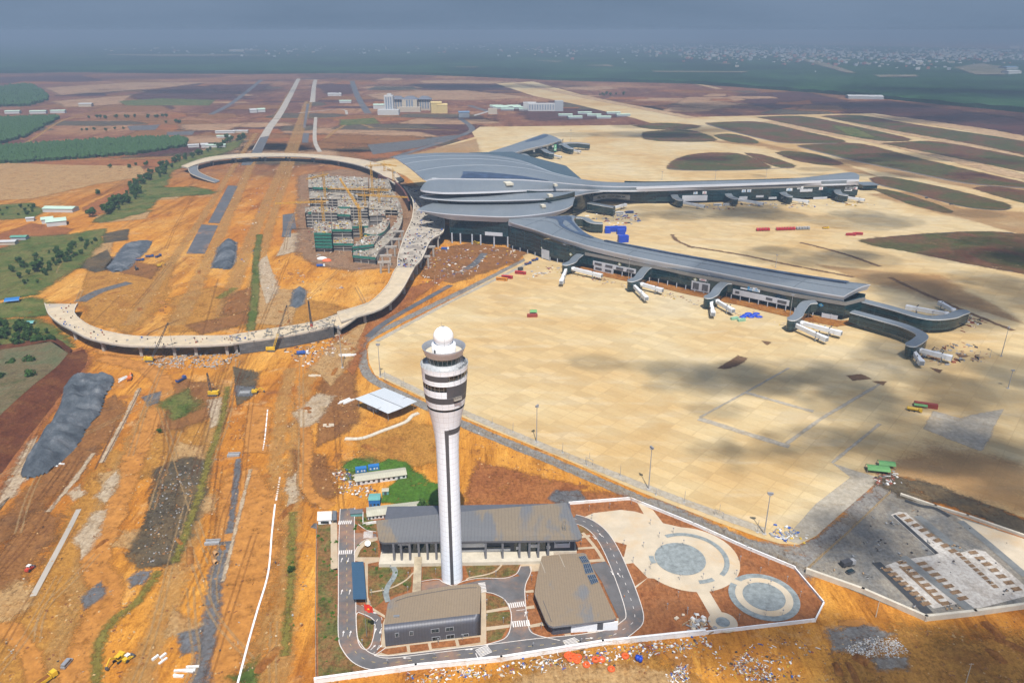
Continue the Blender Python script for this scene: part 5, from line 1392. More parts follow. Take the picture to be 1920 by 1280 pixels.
for Ll, Bb, inw, drp in ((C_L, C_B, .10, 2.0), (D_L, D_B, .07, 6.5)):
    a, c = g(Ll), g(Bb)
    rows = catmull_rows([list(q) for q in zip(a, mid(a, c, .25, .9), mid(a, c, .6, .8), c)], 4, 3)
    rows = list(map(list, zip(*rows)))
    skin(rows, TROOF, TSOFF, 1.0, 'roof', term, TFASC)
    b = MB(); b.use(TSOFF, True)
    e = rows[0]; inn = [p.lerp(q, inw) - Vector((0, 0, drp * min(1, 4 * t / len(e), 4 * (len(e) - t) / len(e)) + .9)) for t, (p, q) in enumerate(zip(rows[0], rows[-1]))]
    b.loft([[p - Vector((0, 0, 1.0)) for p in e], inn]); b.build('soffit', parent=term)
# glass between the roofs and the halls below
def wall_strip(pts, z0, z1, M_, name, parent, thick=1.2, smooth=4, world=False):
    P = [Vector(p) if world else G(*p) for p in pts]
    if smooth: P = crom(P, smooth)
    Q = offset_line(P, thick)
    b = MB(); b.use(M_)
    f = (lambda z, t: z) if not callable(z1) else None
    n = len(P)
    for i in range(n - 1):
        t0, t1 = i / (n - 1), (i + 1) / (n - 1)
        a0, a1 = (z0, z0)
        b0, b1 = (z1(t0), z1(t1)) if callable(z1) else (z1, z1)
        W = lambda p, z: Vector((p.x, p.y, z))
        b.poly([W(P[i], a0), W(P[i + 1], a1), W(P[i + 1], b1), W(P[i], b0)])
        b.poly([W(Q[i + 1], a1), W(Q[i], a0), W(Q[i], b0), W(Q[i + 1], b1)])
        b.poly([W(P[i], b0), W(P[i + 1], b1), W(Q[i + 1], b1), W(Q[i], b0)])
        if i == 0: b.poly([W(Q[i], a0), W(P[i], a0), W(P[i], b0), W(Q[i], b0)])
        if i == n - 2: b.poly([W(P[i + 1], a1), W(Q[i + 1], a1), W(Q[i + 1], b1), W(P[i + 1], b1)])
    return b.build(name, parent=parent)
DGL = curtain('dark_clerestory', (0.010, 0.026, 0.030), (0.03, 0.05, 0.055), 6, 3)
cb_, db_ = g(C_B), g(D_B)
wall_strip([p + Vector((0, 4, 0)) for p in cb_[2:7]], 40, lambda t: 54 - 11 * max(0, t - .5) / .5, DGL, 'clerestory', term, world=True)
wall_strip([p + Vector((0, 3, 0)) for p in db_[2:]], 34, lambda t: 46.5 - 3 * t, DGL, 'clerestory', term, world=True)
hall = [G(846, 400), G(843, 425), G(843.5, 455), G(880, 458.5), G(915, 460.5), G(953, 463)]
wall_strip([hall[0], hall[1], hall[2], hall[2].lerp(hall[5], .5), hall[5]], 11.5, 35.5, TGLASS, 'glass_wall', term, smooth=0, world=True)
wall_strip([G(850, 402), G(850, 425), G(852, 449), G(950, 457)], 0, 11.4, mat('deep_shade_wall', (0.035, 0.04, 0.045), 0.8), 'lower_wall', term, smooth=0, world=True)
b = MB(); b.use(TPANEL); q = G(926, 461.5); b.box((q.x, q.y - 1.0, 12.5), (21, .5, 4.0), math.atan2((hall[5] - hall[2]).y, (hall[5] - hall[2]).x)); b.build('service_panel', parent=term)
for px in (848, 864, 886, 902, 927, 952):
    f = (px - 843.5) / (953 - 843.5); p = hall[2].lerp(hall[5], f) + Vector((0, -.6, 0))
    b = MB(); b.use(mat('pale_column', (0.40, 0.42, 0.46), 0.7)); b.tube(p, p + Vector((0, 0, 12)), .9, seg=10); b.build('column', parent=term)
# back and right hall body under the roofs
b = MB(); b.use(DGL)
body = [G(848, 400), G(955, 440), G(1060, 400), G(1090, 380), G(1060, 350), G(960, 320), G(880, 322), G(830, 345)]
b.prism(body, 0, 33); b.build('hall_body', parent=term)
wall_strip([G(1074, 402), G(1092, 396), G(1105, 390), G(1112, 384), G(1130, 378), G(1180, 380), G(1230, 382)], 0, lambda t: 33 - 15 * min(1, t * 1.3), TGLASS, 'glass_wall', term, smooth=4, world=True)
wall_strip([G(1112, 385), G(1130, 380.5), G(1150, 379.8), G(1180, 382.2)], 5.5, 12.5, TPANEL, 'service_panel', term, world=True, thick=1.8)
for p in ((1118, 381.5), (1126, 379.8), (1143, 378.7), (1160, 379.4), (1172, 380.2)):
    q = G(*p); b = MB(); b.use(GLASS_D); b.box((q.x, q.y - 4, 8.5), (11, 1.2, 1.6), R(-8)); b.build('window', parent=term)
b = MB(); b.use(mat('pale_seam_strip', (0.36, 0.39, 0.41), 0.5))
for w_ in (5, 8, 10):
    L_ = [back_part[i][w_] + Vector((0, 0, .12)) for i in range(0, 33)]
    for p, q in zip(L_, L_[1:]): b.bar(p, q, 1.1, .3)
b.build('roof_seam', parent=term)
b = MB(); b.use(TLOUV, True)
sk1 = [G(856, 333.5, 64.5), G(870, 322.5, 68.3), G(920, 320.8, 68.2), G(985, 326.5, 64.6), G(1012, 331.5, 60.2), G(985, 334.5, 62.3), G(930, 334, 64)]
for p in range(3): pass
def on_back(u_, w_):
    r = back_part; i = min(len(r) - 2, max(0, int(u_))); j = min(len(r[0]) - 2, max(0, int(w_)))
    a, c = r[i][j].lerp(r[i + 1][j], u_ - i), r[i][j + 1].lerp(r[i + 1][j + 1], u_ - i)
    return a.lerp(c, w_ - j)
n_b = len(back_part)
rows = []
for i in range(25):
    t = i / 24
    u_ = (2.6 + 3.6 * t) * 4
    wmax = 3.0 * (1 - .75 * t) ; wmin = .15
    rows.append([on_back(u_, wmin + (wmax - wmin) * j / 4) + Vector((0, 0, .25)) for j in range(5)])
b.loft(rows); b.build('skylight', parent=term)
wind = [(883, 313.5, 64, 5), (930, 311.5, 62, 5), (944, 312.5, 60, 5), (1041, 347.5, 51, 4), (953, 344.5, 60, 9), (1031, 367, 49, 5), (1018, 386.5, 40.5, 5)]
for px, py, zz, s in wind:
    b = MB(); b.use(mat('cream_hatch', (0.52, 0.48, 0.38), 0.8, 0.1)); q = G(px, py, zz); b.box((q.x, q.y, zz - 1.0), (s, s * 1.6, 2.6), .3); b.build('roof_hatch', parent=term)

# piers
def pier(LIPP, BACKP, base, z_top, th, ridge, name='pier', panels=(), parent=term):
    a, c = g(LIPP), g(BACKP)
    cols = [list(q) for q in zip(a, mid(a, c, .3, ridge * .75), mid(a, c, .62, ridge), mid(a, c, .85, ridge * .55), c)]
    rows = list(map(list, zip(*catmull_rows(cols, 5, 3))))
    up = Vector((0, 0, 1))
    skin(rows, TROOF, TSOFF, .8, 'pier_roof', parent, TFASC)
    b = MB(); b.use(TFASC, True)
    f0 = rows[0]; ins = [p.lerp(q, .06) - up * th for p, q in zip(rows[0], rows[-1])]
    b.loft([[p - up * .75 for p in f0], ins])
    e0 = [r[-1] for r in rows]; ie = [p - up * th + (rows[0][-3] - rows[0][-1]).normalized() * 2.2 for p in e0]
    b.use(TFASC, False); b.loft([[p - up * .75 for p in e0], ie]); b.build('fascia', parent=parent)
    return rows
NP_L = [(953, 414, 31), (962, 418, 30.5), (999, 429, 29), (1025, 438, 28), (1050, 445.5, 27), (1080, 454, 26), (1112, 463, 25), (1176, 478, 23.7), (1240.6, 491, 22.7), (1320, 505.5, 22), (1431, 528, 22), (1520, 545, 22), (1582, 555.5, 22)]
NP_B = [(958, 411.3, 32), (1003, 408, 32), (1072, 403.5, 31), (1076, 413, 30.5), (1086, 426, 29), (1106, 440.5, 27.5), (1140, 452, 26.5), (1206, 464.5, 25.5), (1272, 477, 25), (1353, 491, 24.5), (1468, 510, 24.5), (1560, 524, 25.5), (1632, 533, 27)]
nrows = pier(NP_L, NP_B, None, 0, 5.6, 1.6)
NBASE = [(955, 466), (995, 477), (1030, 489), (1112, 506), (1172, 519), (1240, 532), (1295, 545), (1400, 566), (1476, 583), (1580, 602)]
nb = crom([G(*p) for p in NBASE], 5)
end_back = nb[-1] + (V2(nrows[-1][-1]) - V2(nrows[0][-1])).to_3d() * .72
back_line = [Vector((q.x, q.y, 0)).lerp(Vector((p.x, p.y, 0)), .12) for p, q in zip(nrows[0], nrows[-1])]
wall_strip(nb + [end_back], 4.6, lambda t: 24.5 - 7 * min(1, t * 2.2), TGLASS, 'glass_wall', term, smooth=0, world=True)
wall_strip(back_line[16:][::-1], 0, 19, TGLASS, 'glass_wall', term, smooth=0, world=True)
up = Vector((0, 0, 1))
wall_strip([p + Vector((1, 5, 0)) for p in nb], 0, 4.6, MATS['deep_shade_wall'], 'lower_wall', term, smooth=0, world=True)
SOFFB = mat('tan_eaves_band', (0.20, 0.185, 0.165), 0.7, 0.08, 0.1)
wall_strip([p + Vector((-.4, -.6, 0)) for p in nb[14:]] + [end_back + Vector((.8, -.3, 0))], 14.2, 17.3, SOFFB, 'eaves_band', term, smooth=0, world=True, thick=.5)
def at_px(px):
    for a, c in zip(NBASE, NBASE[1:]):
        if a[0] <= px <= c[0]:
            f = (px - a[0]) / (c[0] - a[0]); return G(px, a[1] + (c[1] - a[1]) * f)
nd = (nb[-1] - nb[12]).normalized(); nn_ = Vector((nd.y, -nd.x, 0)); NA = math.atan2(nd.y, nd.x)
def on_wall(b, x0, x1, z0, z1, d):
    a, c = at_px(x0) + nn_ * d, at_px(x1) + nn_ * d; m_ = (a + c) / 2
    b.box((m_.x, m_.y, z0), ((c - a).length, .5, z1 - z0), math.atan2((c - a).y, (c - a).x))
for x0, x1, z0, z1 in ((1112, 1192, 5.5, 10.2), (1114, 1150, 0.4, 5.4), (1296, 1330, 1.5, 10.5), (1373, 1478, 5.0, 10.2), (1016, 1030, 1.0, 11), (1540, 1570, 0.5, 4.2)):
    b = MB(); b.use(TPANEL); on_wall(b, x0, x1, z0, z1, .7); w_ = b.build('service_panel', parent=term)
    if z1 - z0 > 4.5 and x1 - x0 > 30:
        n_sl = 4 if x1 - x0 > 60 else 2
        for i in range(n_sl):
            s0 = x0 + (x1 - x0) * (i + .18) / n_sl; s1 = x0 + (x1 - x0) * (i + .82) / n_sl
            b = MB(); b.use(CHAR); on_wall(b, s0, s1, z0 + 1.4, z1 - 1.3, 1.0); b.build('louvre_panel', parent=w_)
for px in list(range(962, 1060, 14)) + list(range(1150, 1575, 17)):
    p = at_px(px) + nn_ * .9; b = MB(); b.use(MATS['pale_column']); b.tube(p, p + up * 4.6, .45, seg=6); b.build('column', parent=term)
SIGNW = mat('white_sign', (0.62, 0.63, 0.64), 0.6, 0.04, 0.5); SIGNB = mat('blue_sign', (0.03, 0.25, 0.50), 0.5); SIGNG = mat('olive_emblem', (0.25, 0.25, 0.10), 0.6); SIGNR = mat('red_print', (0.45, 0.06, 0.05), 0.6)
SIGNK = mat('dark_print', (0.05, 0.06, 0.08), 0.6)
def signboard(p, w_, h, M_, z, n, deco=None, rz=0.0):
    """flat banner hung on the glass; deco (colour) adds its rough print"""
    b = MB(); b.use(M_); q = p + n * .5; b.box((q.x, q.y, z), (w_, .25, h), rz); o = b.build('sign', parent=term)
    if deco:
        b = MB(); b.use(deco); q = p + n * .7; b.box((q.x, q.y, z + h * .55), (w_ * .22, .12, h * .28), rz); b.box((q.x, q.y, z + h * .18), (w_ * .7, .12, h * .16), rz); b.build('print', parent=o)
    return o
for px in (1017, 1070, 1161, 1302):
    p = at_px(px) + nn_ * .35; b = MB(); b.use(SIGNG); ux_ = nd
    for r_, M_, dd in ((2.0, SIGNG, .3), (1.1, SIGNW, .5)):
        b.use(M_); q = p + nn_ * dd + up * 12; b.poly([q - ux_ * r_ * 1.2, q - up * r_, q + ux_ * r_ * 1.2, q + up * r_])
    b.build('emblem', parent=term)
p = at_px(1536) + nn_ * .5; b = MB(); b.use(SIGNB); q = p + up * 11
b.poly([q - nd * 2.2, q - up * 1.6, q + nd * 2.2, q + up * 1.6]); b.use(SIGNG); q = q + nn_ * .1; b.poly([q - nd * 1.1, q - up * .8, q + nd * 1.1, q + up * .8]); b.build('emblem', parent=term)
for px, w_, M_, dc in ((1316, 7, SIGNW, SIGNR), (1394, 8, SIGNW, None), (1405, 6, SIGNB, SIGNW), (1415, 7, SIGNW, SIGNB)):
    signboard(at_px(px), w_, 3.6 if px != 1394 else 1.4, M_, 11.6 if px > 1350 else 12, nn_, dc, NA)
hd = (hall[5] - hall[2]).normalized(); hn_ = Vector((hd.y, -hd.x, 0)); ha = math.atan2(hd.y, hd.x)
for px, dc in ((858.5, SIGNR), (871.5, SIGNB), (884.5, SIGNR)):
    f = (px - 843.5) / (953 - 843.5); signboard(hall[2].lerp(hall[5], f), 5.8, 3.6, SIGNW, 29.0, hn_, dc, ha)
# roof clerestory along the near pier and the pier skylights
def roof_strip(rows, u0, u1, v0, v1, M_, h, name, taper=True, n=30):
    b = MB(); b.use(M_, False); m = len(rows[0]); A_, B_ = [], []
    def at(vf, uf):
        j = min(m - 2, int(uf * (m - 1))); t = uf * (m - 1) - j; i = min(len(rows) - 2, int(vf * (len(rows) - 1))); s = vf * (len(rows) - 1) - i
        return rows[i][j].lerp(rows[i][j + 1], t).lerp(rows[i + 1][j].lerp(rows[i + 1][j + 1], t), s)
    L1, L2 = [], []
    for i in range(n + 1):
        t = i / n; u_ = u0 + (u1 - u0) * t; w_ = (sin(PI * t) ** .5 if taper else 1.0); vm = (v0 + v1) / 2
        L1.append(at(vm - (vm - v0) * w_, u_) + up * h); L2.append(at(vm + (v1 - vm) * w_, u_) + up * h)
    b.loft([L1, L2]); 
    if h > .5: b.loft([[p - up * (h + .3) for p in L1], L1])
    return b.build(name, parent=term)
roof_strip(nrows, .12, .46, .38, .86, TLOUV, .35, 'skylight')
b = MB(); b.use(mat('dark_seam_strip', (0.09, 0.11, 0.13), 0.6))
for r_ in (4, 10):
    for p, q in zip(nrows[r_], nrows[r_][1:]): b.bar(p + up * .1, q + up * .1, .5, .25)
for j in range(8, len(nrows[0]), 9):
    for i in range(len(nrows) - 1): b.bar(nrows[i][j] + up * .1, nrows[i + 1][j] + up * .1, .35, .25)
b.build('roof_seam', parent=term)
roof_strip(nrows, .50, .955, .60, .80, TLOUV, 1.5, 'clerestory', taper=False)
b = MB(); b.use(TFASC)
# far right pier walls
FB = [(1105, 386), (1130, 381), (1180, 381), (1230, 382.3), (1330, 380.5), (1430, 377.5), (1530, 374), (1606, 371)]
fb = crom([G(*p) for p in FB], 4)
wall_strip(fb[8:] + [fb[-1] + Vector((12, 38, 0))], 3.5, 18.5, TGLASS, 'glass_wall', term, smooth=0, world=True)
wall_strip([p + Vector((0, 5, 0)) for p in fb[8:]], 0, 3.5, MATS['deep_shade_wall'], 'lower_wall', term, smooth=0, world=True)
wall_strip([p + Vector((0, 60, 0)) for p in fb[8:]][::-1], 0, 21, TGLASS, 'glass_wall', term, smooth=0, world=True)
wall_strip([p + Vector((0, -.6, 0)) for p in fb[8:]], 18.5, 21.0, SOFFB, 'eaves_band', term, smooth=0, world=True, thick=.5)
def at_far(px):
    for a, c in zip(FB, FB[1:]):
        if a[0] <= px <= c[0]:
            f = (px - a[0]) / (c[0] - a[0]); return G(px, a[1] + (c[1] - a[1]) * f)
for x0, x1, z0, z1 in ((1278, 1325, 3.5, 11.5), (1385, 1400, 4, 8), (1416, 1430, 6, 9), (1440, 1455, 3, 6), (1497, 1520, 12, 16), (1524, 1550, .5, 3.5)):
    a, c = at_far(x0), at_far(x1); m_ = (a + c) / 2; b = MB(); b.use(TPANEL); b.box((m_.x, m_.y - .8, z0), ((c - a).length, .6, z1 - z0), math.atan2((c - a).y, (c - a).x)); b.build('service_panel', parent=term)
fz = Vector((0, -1, 0))
for px, w_, dc, z_ in ((1186, 10, SIGNB, 16.5), (1214, 9, SIGNR, 17), (1302, 6, SIGNB, 13), (1319, 6, SIGNR, 13), (1392, 6, SIGNB, 14), (1402, 6, SIGNB, 14), (1477, 9, SIGNB, 14), (1497, 9, SIGNK, 16), (1536, 6, SIGNR, 14), (1587, 13, SIGNK, 11), (1600, 7, SIGNR, 12.5)):
    if px == 1587: h_ = 6
    else: h_ = 4
    signboard(at_far(px), w_, h_, SIGNW, z_, fz, dc, R(4))
an = MB(); an.use(TROOF); q = G(1623, 355); an.box((q.x, q.y, 8), (26, 26, 1.2), .1); an.build('annex_roof', parent=term)
an = MB(); an.use(TGLASS); an.box((q.x, q.y, 3.5), (23, 23, 4.5), .1); an.build('annex_wall', parent=term)
# far pier, behind the halls
FP_L = [(905, 306, 24), (939, 294.5, 23), (982.6, 280.7, 22), (1024, 271.5, 22), (1052.6, 262.6, 22)]
FP_B = [(880, 298, 26), (909, 287.6, 26), (960, 271.5, 26), (996, 259, 27), (1020, 250.8, 28)]
frows = pier(FP_L, FP_B, None, 0, 5.0, 2.0)
b = MB(); b.use(TLOUV)
roof_strip(frows, .62, .98, .45, .8, TLOUV, .6, 'skylight')
FPB = [G(945, 309), G(1000, 297), G(1052, 283.5)]
wall_strip(FPB + [G(1052, 283.5) + Vector((8, 55, 0))], 3, 18, TGLASS, 'glass_wall', term, smooth=0, world=True)
for px, py in ((1000, 281), (1013, 277), (1025, 273.5), (1035, 272)):
    q = G(px, 297 - (px - 1000) * .26); signboard(q, 6, 5, SIGNW, 12, fz, None, R(10))
q = G(1041, 287); signboard(q, 5, 13, mat('green_sign', (0.12, 0.38, 0.2)), 4, fz, SIGNW, R(10))

# fixed corridors to the gates
def corridor(cl, width, h=8.0, end_round=True, legs=True):
    P = crom([G(*p) for p in cl], 5); L_ = offset_line(P, width / 2); R_ = offset_line(P, -width / 2)
    if end_round:
        t = (P[-1] - P[-2]).normalized(); s = Vector((-t.y, t.x, 0)); L2 = [P[-1] + s * (width / 2) * cos(R(a)) + t * (width / 2) * sin(R(a)) for a in (20, 45, 70, 90)]; R2 = [P[-1] - s * (width / 2) * cos(R(a)) + t * (width / 2) * sin(R(a)) for a in (20, 45, 70, 90)]
        L_ += L2; R_ += R2
    b = MB(); b.use(TROOF, True); b.loft([L_, [a.lerp(c, .5) + up * .4 for a, c in zip(L_, R_)], R_])
    b.use(mat('pale_roof_edge', (0.50, 0.52, 0.53), 0.5), False)
    for S, sg_ in ((L_, 1), (R_, -1)):
        b.loft([S, [p - up * .9 for p in S]]); b.loft([[p - up * .9 for p in S], [p - up * .9 + (o - p) * .06 for p, o in zip(S, R_ if sg_ > 0 else L_)]])
    roof = b.build('corridor_roof', parent=term)
    b = MB(); b.use(TGLASS, True)
    ins = lambda S, O: [p.lerp(o, .05) - up * .7 for p, o in zip(S, O)]
    A_, B_ = ins(L_, R_), ins(R_, L_)
    b.loft([A_, [Vector((p.x, p.y, max(1.2, p.z - h))) for p in A_]]); b.loft([[Vector((p.x, p.y, max(1.2, p.z - h))) for p in B_], B_]); b.loft([[Vector((p.x, p.y, max(1.2, p.z - h))) for p in A_], [Vector((p.x, p.y, max(1.2, p.z - h))) for p in B_]])
    b.poly([B_[0], A_[0], Vector((A_[0].x, A_[0].y, max(1.2, A_[0].z - h))), Vector((B_[0].x, B_[0].y, max(1.2, B_[0].z - h)))])
    if not end_round: b.poly([A_[-1], B_[-1], Vector((B_[-1].x, B_[-1].y, 1.2)), Vector((A_[-1].x, A_[-1].y, 1.2))])
    b.build('corridor_glass', parent=roof)
    if legs:
        b = MB(); b.use(STEEL)
        for f in (.15, .4, .65, .97):
            p = P[int(f * (len(P) - 1))]; b.tube((p.x, p.y, 0), (p.x, p.y, max(1.3, p.z - h + .1)), .5, seg=6)
        b.build('corridor_leg', parent=roof)['kind'] = 'stuff'
    return roof
for cl in ([(1104, 473, 15), (1091, 475, 14.5), (1080, 482, 13), (1073, 490, 12), (1061, 494.5, 11.5)], [(1233, 499, 15), (1214, 500.5, 14.5), (1203, 511, 13), (1196, 520, 12), (1184, 525, 11.5)],
           [(1374, 529, 15), (1358, 530, 14.5), (1346, 540, 13), (1339, 550, 12), (1328, 556, 11.5)], [(1530, 565, 15), (1512, 567, 14.5), (1501, 580, 13), (1496, 590, 12), (1485, 597, 11.5)]):
    corridor(cl, 8.0)
corridor([(1598, 583, 13), (1650, 597, 13), (1698, 611, 13), (1728, 626, 13), (1724, 636, 12.5), (1709, 645, 12)], 8.5)
corridor([(1616, 562, 14), (1670, 576, 13.5), (1735, 594, 13), (1778, 593, 13), (1796, 587, 12.5), (1808, 583, 12)], 9.0, 9)
for cl in ([(1253, 357, 15), (1262, 361, 14), (1267, 370, 12), (1275, 374, 11.5)], [(1353, 354, 15), (1362, 357.5, 14), (1368, 367, 12), (1378, 371.5, 11.5)], [(1457, 351.5, 15), (1465, 354, 14), (1470, 363, 12), (1480, 367.5, 11.5)], [(1558, 349, 15), (1567, 352, 14), (1573, 362, 12), (1584, 365, 11.5)]):
    corridor(cl, 10.0, 8)
corridor([(1104, 379.5, 14), (1128, 384, 13), (1152, 388, 12)], 9, 9, False); corridor([(1078, 407, 16), (1096, 408.5, 15), (1110, 416, 13), (1130, 418, 12)], 9, 10, False)
corridor([(970, 288.5, 15), (982, 289, 15), (990, 294, 13), (1000, 297, 12)], 11, 8); corridor([(1006, 278.5, 15), (1018, 279.5, 15), (1025, 284, 13), (1034, 287, 12)], 11, 8); corridor([(1044, 270, 15), (1056, 270.5, 15), (1063, 275, 13), (1071, 278, 12)], 11, 8); corridor([(1054, 268.5, 15), (1080, 267.5, 15), (1101, 269.5, 13)], 12, 9)

# passenger boarding bridges, one by one
JW = mat('boarding_bridge_white', (0.62, 0.63, 0.64), 0.45, 0.06, 0.3); JG = mat('boarding_bridge_grey', (0.20, 0.21, 0.22), 0.6, 0.1, 0.5)
def jet_bridge(label, a, c, group):
    A_, B_ = G(a[0], a[1], 7.6), G(c[0], c[1], 6.6)
    d = B_ - A_; d.z = 0; L = d.length; d.normalize(); o = thing('jet_bridge', label, 'jet bridge', (A_.x, A_.y, 0), 0, group)
    s = Vector((-d.y, d.x, 0)); an = math.atan2(d.y, d.x)
    b = MB(); b.use(JW, True); b.tube((A_.x, A_.y, 3.9), (A_.x, A_.y, 7.7), 2.1, seg=14); b.use(JG); b.tube((A_.x, A_.y, 0), (A_.x, A_.y, 3.9), .7, seg=8); b.build('rotunda', parent=o)
    for f0, f1, w_, dz in ((0.0, .5, 2.5, 0.0), (.46, .9, 3.0, .18)):
        p, q = A_ + d * (L * f0) , A_ + d * (L * f1); p.z = 6.0 - f0; q.z = 6.0 - f1
        b = MB(); b.use(JW); b.bar(p, q, w_, 3.1 + dz)
        for t in range(1, 6):
            m_ = p.lerp(q, t / 6); b.bar(m_ - d * .1, m_ + d * .1, w_ + .14, 3.24 + dz)
        b.build('tunnel', parent=o)
    cb2 = A_ + d * (L * .95); b = MB(); b.use(JW); b.box((cb2.x, cb2.y, 3.2), (L * .12 + 1.5, 3.9, 3.6), an); cab = b.build('cab', parent=o)
    e = cb2 + d * (L * .06 + .85); b = MB(); b.use(JG); b.box((e.x, e.y, 3.5), (.3, 3.3, 2.8), an); b.build('cab_opening', parent=cab)
    w_ = A_ + d * (L * .74); b = MB(); b.use(JG)
    for t in (-1.9, 1.9):
        q = w_ + s * t; b.box((q.x, q.y, .9), (.6, .5, 4.0), an)
    b.box((w_.x, w_.y, .8), (1.0, 4.4, .6), an)
    lift = b.build('lift_column', parent=o)
    for t in (-1.7, 1.7):
        q = w_ + s * t; b = MB(); b.use(CHAR); b.tube(q - s * .25 + up * .55, q + s * .25 + up * .55, .55, seg=10); b.build('wheel', parent=lift)
    return o
for a, c, lb in (((1062, 501.5), (1052.4, 526), 'short jet bridge pointing towards the viewer at the first near gate from the hall'), ((1074, 500.7), (1127, 514), 'long jet bridge stretched to the right at the first near gate from the hall'),
                 ((1188, 532.4), (1212, 556), 'jet bridge slanting down to the right at the second near gate from the hall'), ((1203.6, 530), (1241, 541), 'jet bridge lying along the pier at the second near gate from the hall'),
                 ((1333, 564.6), (1337.4, 585), 'stubby jet bridge facing the viewer at the third near gate from the hall'), ((1345, 561.6), (1374, 579), 'jet bridge slanting right at the third near gate, beside the blue tarpaulins'),
                 ((1490, 605), (1549, 632), 'longest jet bridge, the nearer one at the fourth near gate'), ((1503.5, 602), (1576, 621), 'long jet bridge behind its longer twin at the fourth near gate'),
                 ((1712, 653.7), (1728.6, 676), 'jet bridge facing the viewer at the end of the bent corridor'), ((1724, 652), (1783, 667), 'jet bridge stretched right at the end of the bent corridor'),
                 ((1775, 585), (1701.5, 572.5), 'jet bridge lying behind the farther bent corridor, parallel to it'), ((1787.5, 578), (1763.4, 565), 'white jet bridge rising over the end of the farther bent corridor')):
    jet_bridge(lb, a, c, 'jet bridges at the terminal piers')
for (a, c), wd in zip((((1276, 377), (1320, 385)), ((1383, 372), (1430, 380)), ((1482, 371), (1515, 376)), ((1588, 368), (1620, 373)), ((1152, 387), (1173, 382))), ('first', 'second', 'third', 'fourth', 'short')):
    jet_bridge(f'white jet bridge at the {wd} gate of the far right pier counted from the hall' if wd != 'short' else 'short white jet bridge in the corner between the hall and the far right pier', a, c, 'jet bridges at the terminal piers')
for a, c, wd in (((1000, 299), (1016, 303), 'nearest to the hall roof'), ((1035, 289), (1052, 293), 'in the middle of its row'), ((1072, 280), (1088, 283), 'farthest from the hall roof')):
    jet_bridge('small white jet bridge at the pier behind the hall, ' + wd, a, c, 'jet bridges at the terminal piers')
# ---------------------------------------------------------------- elevated roads
DECK = mat('viaduct_deck', (0.46, 0.37, 0.25), 0.9, 0.14, 0.15, dirt=(0.33, 0.29, 0.24), dirt_amt=0.5)
VCONC = mat('viaduct_concrete', (0.33, 0.30, 0.26), 0.9, 0.15, 0.2)
SCAFM = curtain('scaffold_mesh', (0.075, 0.075, 0.075), (0.20, 0.19, 0.17), 2.0, 1.8, 0.8)
def viaduct(name, label, left, right, t, cols=(), colw=2.2, deck=DECK, parapet=0.9, sub=3, cat='viaduct'):
    A_, B_ = crom([G(*p) for p in left], sub), crom([G(*p) for p in right], sub)
    o = thing(name, label, cat, (A_[len(A_) // 2].x, A_[len(A_) // 2].y, 0))
    up = Vector((0, 0, 1))
    b = MB(); b.use(deck); b.loft([A_, [a.lerp(c, .5) + up * .15 for a, c in zip(A_, B_)], B_][::-1]); 
    b.use(VCONC)
    for S, O in ((A_, B_), (B_, A_)):
        b.loft([S, [p - up * t * .45 for p in S], [p.lerp(q, .16) - up * t for p, q in zip(S, O)]])
    b.loft([[p.lerp(q, .16) - up * t for p, q in zip(A_, B_)], [q.lerp(p, .16) - up * t for p, q in zip(A_, B_)]])
    for k_ in (0, -1):
        a, c = A_[k_], B_[k_]; b.poly([a, c, c - up * t, a - up * t])
    b.build('deck', parent=o)
    if parapet:
        b = MB(); b.use(mat('pale_barrier', (0.50, 0.44, 0.35), 0.85, 0.1, 0.3))
        for S, O in ((A_, B_), (B_, A_)):
            I = [p.lerp(q, .03) for p, q in zip(S, O)]
            b.loft([S, [p + up * parapet for p in S], [p + up * parapet for p in I], I])
        b.build('barrier', parent=o)
    for f in cols:
        x = f * (len(A_) - 1); i = min(len(A_) - 2, int(x)); a, c = A_[i].lerp(A_[i + 1], x - i), B_[i].lerp(B_[i + 1], x - i)
        m_ = a.lerp(c, .5); d = (c - a); d.z = 0; an = math.atan2(d.y, d.x); W = d.length
        b = MB(); b.use(VCONC); b.box((m_.x, m_.y, m_.z - t - 1.3), (W * .72, colw * 1.2, 1.35), an)
        for s in (-.28, .28):
            q = m_ + d * s; b.box((q.x, q.y, 0), (colw, colw, m_.z - t - 1.2), an)
        b.build('pier', parent=o)
    return o, A_, B_
VO = [(83.4, 569.7), (91, 590), (111.6, 607), (140, 622), (169, 636), (228.8, 647.8), (291, 650), (332, 649.4), (372.5, 649), (432, 646), (447.5, 643), (528.8, 632), (591, 619.7), (625, 611)]
VI = [(146, 569.7), (140, 587), (160, 606), (185, 617), (205, 623), (250, 630.6), (303.8, 632), (341, 630.6), (380, 630.6), (428.8, 630), (447.5, 627), (535, 613.4), (591, 604), (630, 592)]
v1, va, vb = viaduct('curved_viaduct', 'curved unfinished road viaduct sweeping round the near left of the earthworks', [(x, y, 9.5) for x, y in VI], [(x, y, 9.5) for x, y in VO], 2.0, (.03, .2, .33, .42, .52, .6, .68, .75))
n_ = len(vb); seg = vb[int(n_ * .77):]
b = MB(); b.use(SCAFM); b.loft([[Vector((p.x, p.y, .2)) for p in seg], [Vector((p.x, p.y, 8.6)) for p in seg]])
sa = va[int(n_ * .77):]; b.loft([[Vector((p.x, p.y, 8.6)) for p in sa], [Vector((p.x, p.y, .2)) for p in sa]]); b.build('formwork_scaffold', parent=v1)
b = MB(); b.use(mat('timber_formwork', (0.20, 0.19, 0.17), 0.9, 0.3, 0.6))
